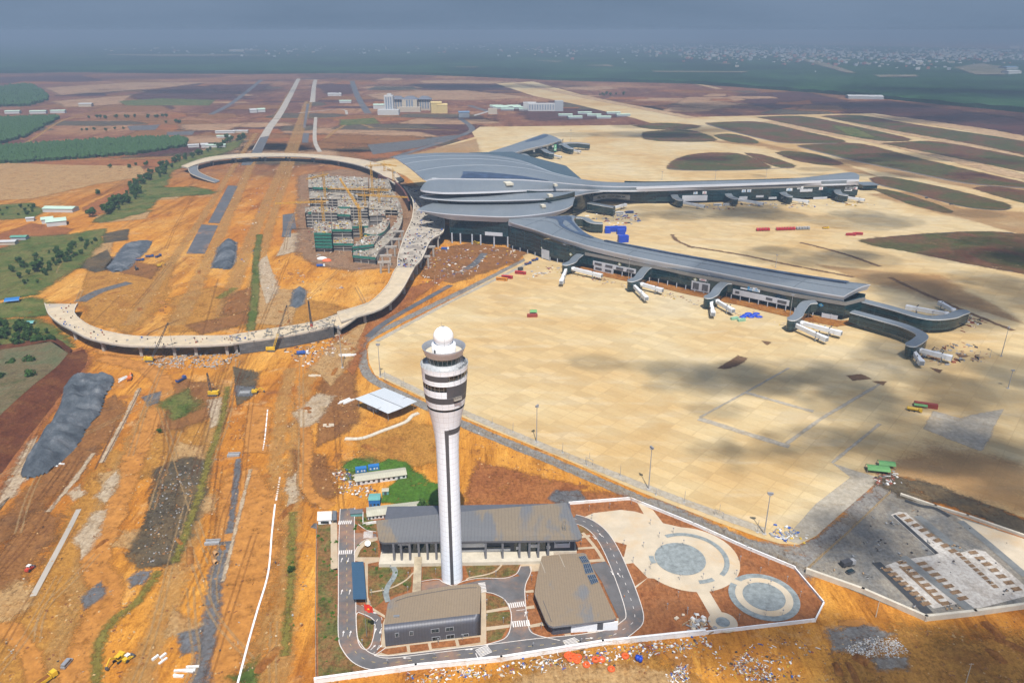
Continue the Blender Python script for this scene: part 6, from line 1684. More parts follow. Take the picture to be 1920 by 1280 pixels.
for i in range(150):
    f = .78 + .22 * rng.random(); j = int(f * (n_ - 1)); p = va[j].lerp(vb[j], rng.random()) + Vector((rng.uniform(-3, 3), rng.uniform(-2, 2), .2)); b.box(p, (rng.uniform(.5, 4), .4, rng.uniform(.3, .9)), rng.random() * 3)
b.build('formwork_debris', parent=v1)['kind'] = 'stuff'
v2, ra, rb = viaduct('access_ramp', 'narrow concrete ramp climbing from the curved viaduct up to the terminal deck', [(632, 586, 9.5), (683, 571, 9.7), (705, 558, 10), (726.7, 533.7, 11.5), (738, 510, 13), (744.6, 500.3, 13.6)], [(640, 604, 9.5), (670, 594, 9.5), (716.7, 578.7, 9.8), (750, 550, 11), (769, 518, 13), (778, 501, 13.6)], 1.8, (.25, .5, .72))
v2b, _, _ = viaduct('access_ramp', 'short stub ramp beside the narrow ramp, ending in an open box', [(605, 600, 9), (640, 588, 9.3), (690, 571, 9.6)], [(640, 615, 7), (655, 606, 8), (688, 581, 9.4)], 1.6, (.1,))
MB_ = mat('worn_deck', (0.40, 0.35, 0.28), 0.9, 0.2, 0.2, dirt=(0.16, 0.13, 0.11), dirt_amt=0.75)
v3, ca, cbk = viaduct('terminal_deck', 'broad cluttered concrete deck in front of the terminal halls', [(744.6, 500.3, 14), (746, 480.5, 14), (755, 451, 14), (763.5, 430.6, 14), (772, 410, 14), (774.7, 386, 14), (770, 368.8, 14), (756.6, 350, 14)], [(777, 501, 14), (792.7, 484, 14), (808, 451, 14), (831, 436, 14), (834, 415, 14), (826, 390, 14), (815, 368, 14), (800, 350, 14)], 1.8, (.02, .11, .2, .28, .36), 3.0, MB_)
def clutter(name, A_, B_, n, z, lo, hi, cols, parent=None, f0=0.0, f1=1.0, off=(0.04, .96)):
    b = MB()
    for i in range(n):
        j = (f0 + (f1 - f0) * rng.random()) * (len(A_) - 1.001); k_ = int(j); s = off[0] + (off[1] - off[0]) * rng.random()
        p = A_[k_].lerp(A_[k_ + 1], j - k_).lerp(B_[k_].lerp(B_[k_ + 1], j - k_), s)
        b.use(cols[rng.randrange(len(cols))]); b.box((p.x, p.y, p.z + z), (rng.uniform(lo, hi), rng.uniform(lo, hi) * .5, rng.uniform(.3, 1.3)), rng.random() * 3.1)
    o = b.build(name, parent=parent); o['kind'] = 'stuff'
    return o
LIT = [mat('litter_' + n, c, 0.8, 0.2, 1.0) for n, c in (('white', (0.62, 0.61, 0.58)), ('cream', (0.52, 0.44, 0.33)), ('dark', (0.045, 0.04, 0.04)), ('blue', (0.03, 0.09, 0.32)), ('rust', (0.24, 0.07, 0.04)), ('grey', (0.28, 0.28, 0.28)), ('yellow', (0.50, 0.32, 0.03)), ('timber', (0.30, 0.20, 0.11)))]
lw_, lc, ld, lb, lr, lgy, ly, lt = LIT
clutter('deck_clutter', ca, cbk, 300, .2, .6, 2.8, [ld, ld, ld, lr, lgy, lb, lt], v3)
clutter('deck_clutter', va, vb, 80, .2, .4, 1.6, [ld, ld, lgy, lr, lt, lb], v1, 0, .8)
v4, fa, fb2 = viaduct('curved_viaduct', 'far looping viaduct above the earthworks behind the construction block', [(340, 311.7, 10), (366.7, 301.7, 10), (393, 295, 10), (433, 290.7, 10), (483, 288, 10), (533, 288, 10), (583, 290, 10), (640, 294.5, 10), (690, 302, 11), (730, 316, 13), (758, 338, 14)],
                          [(353, 315, 10), (370, 308.5, 10), (400, 301, 10), (443, 296, 10), (500, 293.5, 10), (545, 293.5, 10), (590, 296, 10), (633, 302, 10), (675, 311, 11), (712, 326, 13), (738, 345, 14)], 2.2, (.1, .2, .3, .4, .5, .6, .7), 3.0)
v5, _, _ = viaduct('access_ramp', 'grey ramp with white barriers dropping from the far looping viaduct', [(353, 314, 9.5), (356, 325, 7), (378, 335, 4), (403, 343, 1.5)], [(372, 310, 9.5), (372, 321, 7), (390, 331, 4), (412, 339, 1.5)], 1.2, (), 1, mat('ramp_asphalt', (0.13, 0.14, 0.15), 0.9), 1.0)

# ---------------------------------------------------------------- unfinished car park block
NETG = mat('green_netting', (0.02, 0.14, 0.10), 0.8, 0.25, 0.3); RAWC = mat('raw_concrete', (0.31, 0.27, 0.21), 0.9, 0.25, 0.2, dirt=(0.12, 0.10, 0.085), dirt_amt=0.75)
SHADEC = mat('shaded_raw_concrete', (0.16, 0.15, 0.14), 0.9, 0.2, 0.3)  # raw concrete with the shade under decks and inside open floors put into its colour
def frame_block(label, quad, z, floors, net=(), clut=30, group='unfinished concrete blocks of the car park', bay=8.0):
    """open concrete frame: plan from four roof corners (front-left, front-right, back-right, back-left)"""
    P = [G(x, y, z) for x, y in quad]
    o = thing('unfinished_block', label, 'building site', ((P[0].x + P[2].x) / 2, (P[0].y + P[2].y) / 2, 0), 0, group)
    h = z / floors
    P0 = [Vector((p.x, p.y, 0)) for p in P]
    for i in range(1, floors + 1):
        b = MB(); b.use(RAWC if i == floors else VCONC); b.prism(P0, i * h - .55, i * h); b.build('floor_slab', parent=o)
    b = MB(); b.use(VCONC)
    for s, (a, c) in enumerate(((P0[0], P0[1]), (P0[1], P0[2]), (P0[3], P0[0]))):
        n = max(2, int((c - a).length / bay))
        for j in range(n + 1):
            q = a.lerp(c, j / n) * .985 + (P0[0] + P0[2]) * .0075; b.box((q.x, q.y, 0), (.9, .9, z - .56))
    b.build('column', parent=o)['kind'] = 'stuff'
    b = MB(); b.use(SHADEC); b.prism([p * .93 + (P0[0] + P0[2]) * .035 for p in P0], 0, z - .7); b.build('shade_infill', parent=o)  # dark filling that stands for the shade inside the open frame
    for fl, f0, f1 in net:
        a, c = P0[0].lerp(P0[1], f0), P0[0].lerp(P0[1], f1); d = (c - a).normalized(); n_ = Vector((d.y, -d.x, 0)) * 1.2
        b = MB(); b.use(NETG); m_ = (a + c) / 2 + n_; b.box((m_.x, m_.y, fl * h - 1.9), ((c - a).length, .25, 2.6), math.atan2(d.y, d.x)); b.build('safety_net', parent=o)
    A_, B_ = [P[0], P[3]], [P[1], P[2]]
    clutter('roof_clutter', A_, B_, clut * 2, .02, .5, 3.0, [lw_, lc, ld, ld, lgy, lt, lt, ly, lr], o)
    b = MB(); b.use(VCONC)
    for i in range(int(clut * .5)):
        p = P[0].lerp(P[1], rng.random()).lerp(P[3].lerp(P[2], rng.random()), rng.random()); b.box(p, (.25, .25, rng.uniform(1, 2.6)))
    b.build('starter_bar', parent=o)['kind'] = 'stuff'
    return o
frame_block('unfinished concrete frame at the back of the car park, five open floors', [(578, 351), (690, 356), (690, 333), (578, 327)], 21, 5, ((5, .08, .38),), 130)
frame_block('dark open framed middle block of the car park', [(580, 372), (665, 374), (664, 358), (580, 356)], 15, 4, (), 40)
frame_block('pale topped block of the car park, left of the luffing crane', [(572, 398), (633, 399), (632, 389), (572, 388)], 20, 5, ((5, .1, .2),), 40)
frame_block('dark decked block right behind the netted front block', [(633, 402), (657, 403), (657, 392), (633, 391)], 19, 5, ((5, 0, 1),), 14)
frame_block('block wrapped in green nets at the front left of the car park', [(589, 437), (621.5, 437.5), (621, 416), (589, 415)], 22, 6, ((6, 0, 1), (5, 0, 1), (4, 0, 1), (3, 0, 1), (2, 0, 1)), 45)
frame_block('grey block with stepped terraces beside the netted front block', [(622.5, 430.5), (660, 430.5), (659, 415), (622, 415)], 20, 4, ((4, 0, 1),), 30)
frame_block('lower terrace of the stepped car park block, with a green edge', [(624, 456.5), (663, 457), (662, 442), (624, 441)], 9, 2, ((2, 0, 1),), 45)
frame_block('tall dark frame in the middle of the car park behind the terraces', [(634, 388), (690, 389), (690, 376), (634, 375)], 19, 5, ((5, 0, .4),), 40)
frame_block('open frame at the back right of the car park near the far viaduct', [(694, 352), (735, 354), (728, 336), (692, 335)], 14, 3, (), 50)
frame_block('small block above the stepped terraces, in the middle of the car park', [(660, 425), (690, 424), (692, 412), (662, 413)], 14, 3, ((3, 0, 1),), 20)
frame_block('dark frame with open columns near the curved terraces', [(692, 404), (722, 404), (722, 394), (692, 394)], 13, 2, (), 25)
frame_block('grey raw decks on the right of the car park', [(688, 392), (745, 394), (738, 362), (694, 362)], 8, 2, (), 80)
frame_block('front terrace of the car park wrapped in green nets', [(660, 463), (700, 458), (711, 441), (683, 443)], 13, 3, ((3, 0, 1), (2, 0, 1)), 45)
frame_block('low netted frame at the front corner of the car park, beside the deck', [(662, 479), (705, 483), (712, 468), (664, 464)], 8, 2, ((2, 0, 1),), 20)
def terrace(label, out, inn, z, net):
    A_, B_ = crom([G(*p, z) for p in inn], 4), crom([G(*p, z) for p in out], 4); up = Vector((0, 0, 1))
    o = thing('curved_terrace', label, 'building site', (B_[len(B_) // 2].x, B_[len(B_) // 2].y, 0), 0, 'unfinished concrete blocks of the car park')
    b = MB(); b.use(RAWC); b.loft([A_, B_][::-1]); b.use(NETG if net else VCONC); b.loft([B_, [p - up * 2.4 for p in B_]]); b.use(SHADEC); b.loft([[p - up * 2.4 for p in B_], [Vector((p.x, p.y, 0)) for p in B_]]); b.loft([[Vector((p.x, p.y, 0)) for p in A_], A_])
    for S in (0, -1): b.poly([A_[S], B_[S], Vector((B_[S].x, B_[S].y, 0)), Vector((A_[S].x, A_[S].y, 0))])
    b.build('deck', parent=o); clutter('deck_clutter', A_, B_, 60, .02, .6, 3, [ld, lt, lw_, lr, lc], o)
for px, py in ((722, 500), (725, 487), (734, 470), (742, 455), (748, 440), (796, 489), (806, 470), (815, 452)):
    q = G(px, py + 12); o = thing('pier_bent', 'concrete pier bent waiting for its deck beside the terminal deck', 'pier', q, 0, 'pier bents beside the terminal deck')
    b = MB(); b.use(VCONC); b.box((q.x, q.y, 10.6), (13, 2.6, 2.0), .1); b.build('crosshead', parent=o)
    for s_ in (-4, 4): b = MB(); b.use(VCONC); b.tube((q.x + s_, q.y + s_ * .1, 0), (q.x + s_, q.y + s_ * .1, 10.6), 1.1, seg=10); b.build('column', parent=o)
terrace('curved terrace edged in green net, upper of the two', [(682, 437), (705, 440), (722, 432), (731, 416), (729, 411)], [(686, 428), (700, 425), (712, 419), (718, 413), (716, 410)], 14, True)
terrace('long curved car park deck sweeping along its right edge', [(692, 480), (715, 466), (738, 444), (752, 420), (755, 400), (750, 380), (735, 356)], [(686, 472), (703, 458), (722, 440), (742, 416), (746, 400), (742, 382), (727, 358)], 9, False)
rw_ = crom([G(*p) for p in ((712, 345), (726, 350), (741, 357), (755, 370), (764, 384), (770, 398))], 5)
b = MB(); b.use(mat('rust_sheet_wall', (0.11, 0.04, 0.032), 0.85, 0.25, 0.15)); Q = offset_line(rw_, -2.5); hz = lambda p, z: Vector((p.x, p.y, z))
b.loft([[hz(p, 0) for p in Q], [hz(p, 15) for p in Q], [hz(p, 15) for p in rw_], [hz(p, 0) for p in rw_]]); o = b.build('sheet_wall'); props(o, 'curved rust brown sheet wall between the car park and the terminal deck', 'wall')
clutter('building_rubble', [G(575, 330), G(570, 400), G(575, 480)], [G(760, 345), G(760, 400), G(720, 480)], 900, 0, .6, 3.6, [lt, lgy, ld, lw_, lr, lc, lt, lgy, ld])['label'] = 'builders rubble and timber lying around the car park blocks'
tp = thing('tarpaulin_heap', 'white and orange tarpaulin heap in front of the netted block', 'tarpaulin', G(607, 489))
for c_, M_, r_ in ((G(604, 486), lw_, 6), (G(613, 489.5), mat('orange_tarp', (0.6, 0.12, 0.04), 0.7), 5.5)):
    b = MB(); b.use(M_, True); b.ball((c_.x, c_.y, .3), r_, 12, 7, (1, .6, .45)); b.build('sheet', parent=tp)

# ---------------------------------------------------------------- cranes
CRY = mat('crane_yellow', (0.52, 0.28, 0.035), 0.6, 0.15, 0.5); CRW = mat('crane_counterweight', (0.42, 0.40, 0.36), 0.9)
def lattice(b, a, c, w, w2=None, step=4.0, r=.18):
    a, c = Vector(a), Vector(c); w2 = w2 or w; d = (c - a); L = d.length; d.normalize(); s = d.cross(Vector((0, 0, 1)))
    if s.length < .1: s = Vector((1, 0, 0))
    s.normalize(); t = s.cross(d); n = max(2, int(L / step))
    def C(i, k_):
        ww = (w + (w2 - w) * i / n) / 2; p = a + d * (L * i / n)
        return p + s * ww * (1, 1, -1, -1)[k_] + t * ww * (1, -1, -1, 1)[k_]
    for k_ in range(4): b.bar(C(0, k_), C(n, k_), r)
    for i in range(n):
        for k_ in range(4): b.bar(C(i, k_), C(i + 1, (k_ + 1) % 4), r * .7)
def tower_crane(label, base, top_row, az, jl, cl, rise=0.0):
    B_ = G(*base); z = height_at(B_, top_row); o = thing('tower_crane', label, 'tower crane', B_, 0, 'tower cranes over the car park site')
    d = Vector((sin(R(az)), cos(R(az)), 0)); up = Vector((0, 0, 1)); T = B_ + up * z
    b = MB(); b.use(CRY); lattice(b, B_, T, 2.2, r=.42); b.build('mast', parent=o)
    e = T + d * jl * cos(R(rise)) + up * jl * sin(R(rise))
    b = MB(); b.use(CRY); lattice(b, T + up * .8, e, 1.9, 1.1, r=.40); b.build('jib', parent=o)
    b = MB(); b.use(CRY); lattice(b, T + up * .8, T - d * cl + up * .8, 1.7, r=.38); b.bar(T, T + up * 6, .7); b.build('counter_jib', parent=o)
    b = MB(); b.use(CRW); q = T - d * (cl - 1.5); b.box((q.x, q.y, z - 1.6), (3, 2.6, 3), R(90 - az)); b.build('counterweight', parent=o)
    b = MB(); b.use(CRY); q = T + Vector((d.y, -d.x, 0)) * 1.6; b.box((q.x, q.y, z - 1.6), (1.6, 1.8, 2.2)); cab = b.build('cab', parent=o); b = MB(); b.use(GLASS_D); b.box((q.x, q.y - .95, z - .6), (1.3, .12, .9)); b.build('window', parent=cab)
    b = MB(); b.use(CRY); a_ = T + up * 6; b.bar(a_, T + (e - T) * .7 + up * .6, .18); b.bar(a_, T - d * cl + up * 1, .18); b.build('tie_rod', parent=o)['kind'] = 'stuff'
for a in (('tower crane with its jib towards the lower left, at the back of the car park', (612, 392), 330, 215, 30, 10), ('tower crane with a long low jib to the left, rising from the netted block', (609, 436), 379, 262, 55, 8), ('luffing tower crane with a steep raised jib, in the middle of the site', (678, 452), 392, 300, 42, 7, 52),
          ('tower crane with its jib pointing right, in the middle of the car park', (687, 414), 367, 100, 58, 12), ('tower crane with a long jib to the left, right of the middle', (712, 391), 357, 280, 75, 18), ('tall thin tower crane near the curved rust wall', (700, 378), 312, 60, 30, 8),
          ('tower crane standing just behind the curved rust wall', (739, 357), 322, 330, 26, 8), ('farthest tower crane, beside the far end of the terminal deck', (722, 336), 309, 120, 26, 8)):
    tower_crane(*a)
def crawler_crane(label, base, tip_px, tip_row, body_m, boom_lo, boom_hi, name='crawler_crane', lo=.35):
    """tracked crane; the boom rises in the vertical plane across the view towards the tip seen at tip_px, tip_row"""
    B_ = G(*base); o = thing(name, label, 'crane', B_)
    r = ray(tip_px, tip_row); y = B_.y + 2.0; t = y / r.y; T = Vector((r.x * t, y, CAM_H + r.z * t))
    for s in (-1.7, 1.7):
        b = MB(); b.use(CHAR); b.box((B_.x, B_.y + s, .25), (6, .9, 1.0)); b.box((B_.x, B_.y + s, 0), (4.8, .8, .3)); b.build('track', parent=o)
    sg_ = -1 if T.x > B_.x else 1
    b = MB(); b.use(body_m); b.box((B_.x + sg_ * 1.2, B_.y, 1.3), (5.6, 3.0, 1.9)); b.box((B_.x + sg_ * 3.4, B_.y, 1.3), (1.4, 3.4, 2.3)); b.build('body', parent=o)
    b = MB(); b.use(body_m); b.box((B_.x - sg_ * 2.0, B_.y - 1.1, 1.3), (1.8, 1.2, 2.4)); cb_ = b.build('cab', parent=o)
    b = MB(); b.use(GLASS_D); b.box((B_.x - sg_ * 2.95, B_.y - 1.1, 2.2), (.12, 1.0, 1.2)); b.build('window', parent=cb_)
    F = B_ + Vector((-sg_ * 1.2, 0, 2.0)); m_ = F.lerp(T, lo)
    b = MB(); b.use(boom_lo); lattice(b, F, m_, 1.1, 1.2, 2.5, .28); b.use(boom_hi); lattice(b, m_, T, 1.2, .7, 2.5, .26); b.build('boom', parent=o)
    b = MB(); b.use(CHAR); b.tube(T, (T.x - sg_ * .3, T.y, max(1.5, T.z * .35)), .10, seg=5); b.bar(B_ + Vector((sg_ * 3, 0, 4.5)), T, .10); b.bar(B_ + Vector((sg_ * 3, 0, 1.5)), B_ + Vector((sg_ * 3, 0, 4.6)), .25); b.build('cable', parent=o)
DGREY = mat('dark_machine', (0.05, 0.05, 0.055), 0.6, 0.2, 1.0); MYEL = mat('machine_yellow', (0.58, 0.36, 0.02), 0.5, 0.1, 1.0); MRED = mat('machine_red', (0.42, 0.05, 0.03), 0.5, 0.1, 1.0); MORG = mat('machine_orange', (0.60, 0.15, 0.03), 0.5, 0.1, 1.0)
crawler_crane('yellow crawler crane with a lattice boom in front of the curved viaduct', (282, 677), 315, 605, MYEL, DGREY, DGREY)
crawler_crane('yellow crane with a half yellow half black boom beside the scaffolded viaduct end', (510, 658), 538, 572, MYEL, MYEL, DGREY)
crawler_crane('red crane with an upright dark boom behind the scaffolded viaduct end', (584, 634), 578, 563.7, MRED, MRED, DGREY)
crawler_crane('black and yellow piling rig with a short leaning mast below the viaduct', (400, 741), 388, 699, MYEL, DGREY, DGREY, 'piling_rig')
# ---------------------------------------------------------------- grey gravel heap, banks
def heap(name, px_poly, h, M_, label=None, cat=None, kind=None, rough_=1.0, seed=1, cell=1.4, ease=7.0, lobes=3):
    P = [G(*p) for p in px_poly]
    P = crom(P + [P[0]], 3)[:-1]
    x0, x1, y0, y1 = min(p.x for p in P), max(p.x for p in P), min(p.y for p in P), max(p.y for p in P)
    nx_, ny_ = max(6, min(150, int((x1 - x0) / cell))), max(6, min(150, int((y1 - y0) / cell)))
    def dist(x, y):
        best, ins = 1e9, False
        for i in range(len(P)):
            a, c = P[i], P[(i + 1) % len(P)]
            if (a.y > y) != (c.y > y) and x < (c.x - a.x) * (y - a.y) / (c.y - a.y) + a.x: ins = not ins
            dx, dy = c.x - a.x, c.y - a.y; t = max(0, min(1, ((x - a.x) * dx + (y - a.y) * dy) / max(1e-9, dx * dx + dy * dy)))
            best = min(best, math.hypot(x - a.x - t * dx, y - a.y - t * dy))
        return best if ins else -best
    b = MB(); b.use(M_, True); idx = {}
    for j in range(ny_ + 1):
        for i in range(nx_ + 1):
            x, y = x0 + (x1 - x0) * i / nx_, y0 + (y1 - y0) * j / ny_; d = dist(x, y)
            if d < -cell * .3: continue
            e = min(1.0, max(0.0, d) / ease); n1 = mnoise.fractal(Vector((x * .06, y * .06, seed)), .9, 2.1, 5); n2 = mnoise.ridged_multi_fractal(Vector((x * .05, y * .09, seed + 7)), .9, 2.2, 4, 1.0, 2.0)
            z = h * (1 - (1 - e) ** 1.6) * (.8 + .5 * n1 * rough_ + .25 * (n2 - 1.2) * rough_) + .5 * mnoise.noise(Vector((x * .5, y * .5, seed))) * e
            idx[i, j] = len(b.v); b.v.append((x, y, max(0.02, z) if d > 0 else -.1))
    for j in range(ny_):
        for i in range(nx_):
            q = [idx.get(k_) for k_ in ((i, j), (i + 1, j), (i + 1, j + 1), (i, j + 1))]
            if None not in q: b.face(q)
    o = b.build(name); return props(o, label, cat, None, kind)
k = NT('crushed_stone')
v = k.coords(); n = k.noise(v, 0.05, 8, 0.7, 0.5); n2 = k.noise(v, 0.9, 5, 0.85)
c = k.ramp(n, [(0.36, (0.036, 0.046, 0.058)), (0.48, (0.072, 0.086, 0.10)), (0.56, (0.115, 0.128, 0.142)), (0.64, (0.19, 0.198, 0.205))])
c = k.mix(k.mrange(n2, 0.35, 0.65, 0.0, 0.7), c, k.mix(1.0, c, (0.5, 0.5, 0.52), 'MULTIPLY'))
k.link(c, k.b.inputs['Base Color']); k.b.inputs['Roughness'].default_value = 0.95; k.bump(k.math('ADD', n, k.math('MULTIPLY', n2, 0.3)), 0.8, 1.5)
STONE = k.m
heap('gravel_heap', [(118, 728), (150, 706), (205, 703), (216, 716), (200, 742), (190, 775), (166, 802), (150, 832), (120, 862), (85, 890), (40, 897), (48, 862), (70, 828), (96, 790), (112, 758)], 6.5, STONE, 'long dark grey heap of crushed stone beside the red bank at the left', 'gravel heap', rough_=1.5)
heap('gravel_heap', [(546, 574), (552, 546), (562, 538), (573, 546), (568, 570), (556, 577)], 4, STONE, 'small grey gravel heap near the raised black crane boom', 'gravel heap')
heap('gravel_heap', [(398, 502), (410, 466), (424, 450), (443, 455), (440, 490), (430, 505)], 4, STONE, 'oblong grey gravel heap beside the strip of black asphalt', 'gravel heap', cell=2.5)
heap('gravel_heap', [(197, 503), (225, 472), (238, 457), (285, 452), (275, 470), (252, 490), (240, 505), (215, 511)], 3.5, STONE, 'spread out grey gravel heap near the parked dump trucks', 'gravel heap', cell=2.5)
SPOIL = soil('spoil_soil', [(0.20, 0.07, 0.02), (0.34, 0.14, 0.03), (0.40, 0.20, 0.06)], 0.08, fine=0.7, bump=0.8)
REDB = soil('red_bank_soil', [(0.085, 0.026, 0.011), (0.135, 0.043, 0.016), (0.20, 0.085, 0.025)], 0.06, fine=0.6, bump=0.8)
# the bank along the left: scrub plateau, red slope
def bank(name, top, foot, z, M_, sub=6):
    A_, B_ = crom([G(*p, z) for p in top], sub), crom([G(*p) for p in foot], sub)
    rows = []
    for i in range(7):
        t = i / 6; rows.append([a.lerp(c, t) + Vector((mnoise.noise(a * .15 + Vector((0, 0, i))) * .8, 0, mnoise.noise(a * .2 + Vector((3, i, 0))) * .7 * (1 if 0 < i < 6 else 0))) for a, c in zip(A_, B_)])
    b = MB(); b.use(M_, True); b.loft(rows); return props(b.build(name), kind='structure'), A_, B_
_, TA, TB2 = bank('red_bank', [(-120, 905), (-60, 842), (0, 778), (62, 722), (105, 688), (128, 662)], [(-60, 962), (-8, 905), (60, 815), (115, 745), (165, 680), (158, 654)], 5.0, REDB)
b = MB(); b.use(SCRUB, False); 
me_pts = TA + [G(95, 640, 5), G(40, 650, 5), G(-80, 665, 5), G(-260, 760, 5)]
pl_ = Sheets('bank_plateau', soil('plateau_scrub', [(0.085, 0.10, 0.04), (0.13, 0.135, 0.065), (0.16, 0.12, 0.06), (0.07, 0.09, 0.03)], 0.05, fine=0.6, bump=0.7))
z_keep = lay; pl_.poly(me_pts, 0, world=True); pl_.v = [(x, y, 5.0) for x, y, _ in pl_.v]; pl_.build()
bank('plateau_edge', [(128, 662), (95, 640), (40, 650), (-80, 665)], [(136, 655), (100, 632), (40, 640), (-80, 655)], 5.0, REDB)
rr = random.Random(11)
for i in range(46):
    px, py = rr.choice(((rr.uniform(150, 560), rr.uniform(690, 1270)), (rr.uniform(560, 700), rr.uniform(640, 940)), (rr.uniform(160, 560), rr.uniform(480, 620)), (rr.uniform(830, 960), rr.uniform(470, 510)), (rr.uniform(1560, 1900), rr.uniform(1180, 1270))))
    if px > 590 and py > 900 and px < 1500: continue
    c = G(px, py); L, W, h = rr.uniform(4, 16), rr.uniform(2, 5), rr.uniform(.7, 2.2); a = R(90 + 13.5) + rr.gauss(0, .5)
    b = MB(); b.use(SPOIL, True); rows = []
    for j in range(9):
        t = j / 8; row = []
        for k_ in range(13):
            s = k_ / 12; qx, qy = (s - .5) * L, (t - .5) * W
            z = h * max(0, 1 - (2 * s - 1) ** 2) ** .7 * max(0, 1 - (2 * t - 1) ** 2) ** .7 * (.7 + .6 * mnoise.noise(Vector((qx * .5 + i * 9, qy * .5, 0)))) - .05
            row.append((c.x + qx * cos(a) - qy * sin(a), c.y + qx * sin(a) + qy * cos(a), z))
        rows.append(row)
    b.loft(rows); props(b.build('spoil_bank'), kind='structure')

# ---------------------------------------------------------------- trees
BARK = mat('bark', (0.12, 0.085, 0.055), 0.9)
def leafmat(name, a, c):
    if name in MATS: return MATS[name]
    k = NT(name); oi = k.node('ShaderNodeObjectInfo'); n = k.noise(k.coords(world=False), 0.9, 3, 0.7)
    col = k.ramp(n, [(0.3, a), (0.7, c)])
    col = k.mix(k.math('MULTIPLY', oi.outputs['Random'], 0.45), col, k.mix(1.0, col, (1.5, 1.35, 0.9), 'MULTIPLY'))
    k.link(col, k.b.inputs['Base Color']); k.b.inputs['Roughness'].default_value = 0.8; k.b.inputs['Specular IOR Level'].default_value = 0.15
    MATS[name] = k.m; return k.m
LEAF = leafmat('tree_leaves', (0.018, 0.045, 0.012), (0.05, 0.10, 0.022)); LEAF2 = leafmat('young_leaves', (0.035, 0.085, 0.012), (0.09, 0.16, 0.03))
def crown_mb(r, h, z0, n, leaf, M_, seed):
    q = random.Random(seed); b = MB(); b.use(M_)
    lumps = [(q.gauss(0, r * .38), q.gauss(0, r * .38), z0 + h * q.uniform(.25, .8), r * q.uniform(.35, .62)) for _ in range(7)]
    for i in range(n):
        cx, cy_, cz, cr_2 = q.choice(lumps); d = Vector((q.gauss(0, 1), q.gauss(0, 1), q.gauss(0, 1))).normalized() * cr_2 * q.uniform(.55, 1.08)
        p = Vector((cx, cy_, cz)) + d; nrm = (d.normalized() + Vector((q.gauss(0, .5), q.gauss(0, .5), q.gauss(0, .5)))).normalized(); t = nrm.orthogonal().normalized(); s = nrm.cross(t); w = leaf * q.uniform(.6, 1.4); a = q.random() * 6.3
        t, s = t * cos(a) + s * sin(a), s * cos(a) - t * sin(a)
        b.poly([p - t * w - s * w * .5, p + t * w * .3 - s * w * .8, p + t * w + s * w * .4, p - t * w * .2 + s * w * .9])
    return b
def make_tree(name, label, cat, r, h, trunk, n, leaf, M_, seed):
    o = thing(name, label, cat)
    b = MB(); b.use(BARK); b.tube((0, 0, 0), (0, 0, trunk + h * .45), r * .07, r * .03, 6)
    for i in range(4): b.tube((0, 0, trunk + h * .1 * i), (r * .5 * cos(i * 1.7), r * .5 * sin(i * 1.7), trunk + h * (.3 + .1 * i)), r * .03, r * .015, 5)
    b.build('trunk', parent=o, local=True)
    crown_mb(r, h, trunk, n, leaf, M_, seed).build('crown', parent=o, local=True)
    return o
protoT = [make_tree('tree', None, 'tree', 3.2, 6, 1.0, 420, .55, LEAF, s) for s in (3, 4, 5)]
usedT = [[], [], []]
tl = [((26, 690), 1.1, 'round dark green tree on the bank, next to two lower neighbours'), ((57, 688), 1.25, 'big dark tree farther back on the bank above the gravel heap'), ((57, 716), 1.35, 'big dark tree nearest the red slope of the bank'), ((3, 718), 1.2, 'dark tree cut by the left edge of the picture'), ((72, 510), 1.9, 'largest dark tree in the green field at the left'), ((43, 500), 1.1, 'medium tree left of the largest one in the green field'), ((24, 510), 1.1, 'dark tree at the left end of the green field group'), ((38, 522), .95, 'lowest tree of the green field group'),
      ((115, 484), 1.15, 'lone dark tree at the right of the green field group'), ((68, 484), .9, 'small tree behind the largest one in the green field'), ((100, 492), .8, 'tree just right of the largest one in the green field'), ((790, 958), 1.0, 'bushy green tree at the left of the tower behind the long grey roof'), ((545, 1073), .55, 'bright green bush alone in the orange soil left of the compound'), ((300, 812), .5, 'tiny bush on the ochre mound beside the mud road'), ((186, 365), 1.2, 'tree by the grey slabs in the far field at the left')]
for i, (p, s, lbl) in enumerate(tl): place(protoT[i % 3], usedT[i % 3], G(*p), i * 1.3, lbl, None, s)
r9 = random.Random(21); lbk = {}
def scatter_trees(poly, n, s0, s1, label, group, protos=protoT, used=usedT, line=False):
    nm = 'bush' if 'bush' in label else 'tree'
    P = [G(*p) for p in poly]
    for i in range(n):
        if line:
            j = r9.random() * (len(P) - 1.001); p = P[int(j)].lerp(P[int(j) + 1], j - int(j)) + Vector((r9.gauss(0, line), r9.gauss(0, line), 0))
        else:
            a, c, d, e = P; p = a.lerp(c, r9.random()); u_, v_ = r9.random(), r9.random(); p = a.lerp(c, u_).lerp(e.lerp(d, u_), v_)
        q = r9.randrange(3); place(protos[q], used[q], p, r9.random() * 6, label, group, r9.uniform(s0, s1)).name = nm
scatter_trees([(185, 412), (235, 376), (275, 340), (320, 308), (395, 282), (450, 258)], 85, .9, 1.9, 'one of the scrub trees strung along the green strip across the red fields', 'trees along the green strip', line=9)
scatter_trees([(5, 500), (150, 450), (190, 450), (60, 545)], 70, .35, .9, 'small bush scattered over the green field at the left', 'bushes over the green field')
scatter_trees([(-20, 610), (70, 610), (110, 645), (-20, 655)], 60, .45, 1.1, 'low bush in the green corner outside the curved viaduct', 'bushes outside the viaduct')
scatter_trees([(220, 310), (290, 318)], 6, .8, 1.2, 'small tree at the edge of the sandy field', 'trees by the sandy field', line=20)
scatter_trees([(-20, 738), (30, 720), (70, 700), (-20, 700)], 30, .2, .55, 'little bush on the scrub of the bank', 'bushes on the bank')
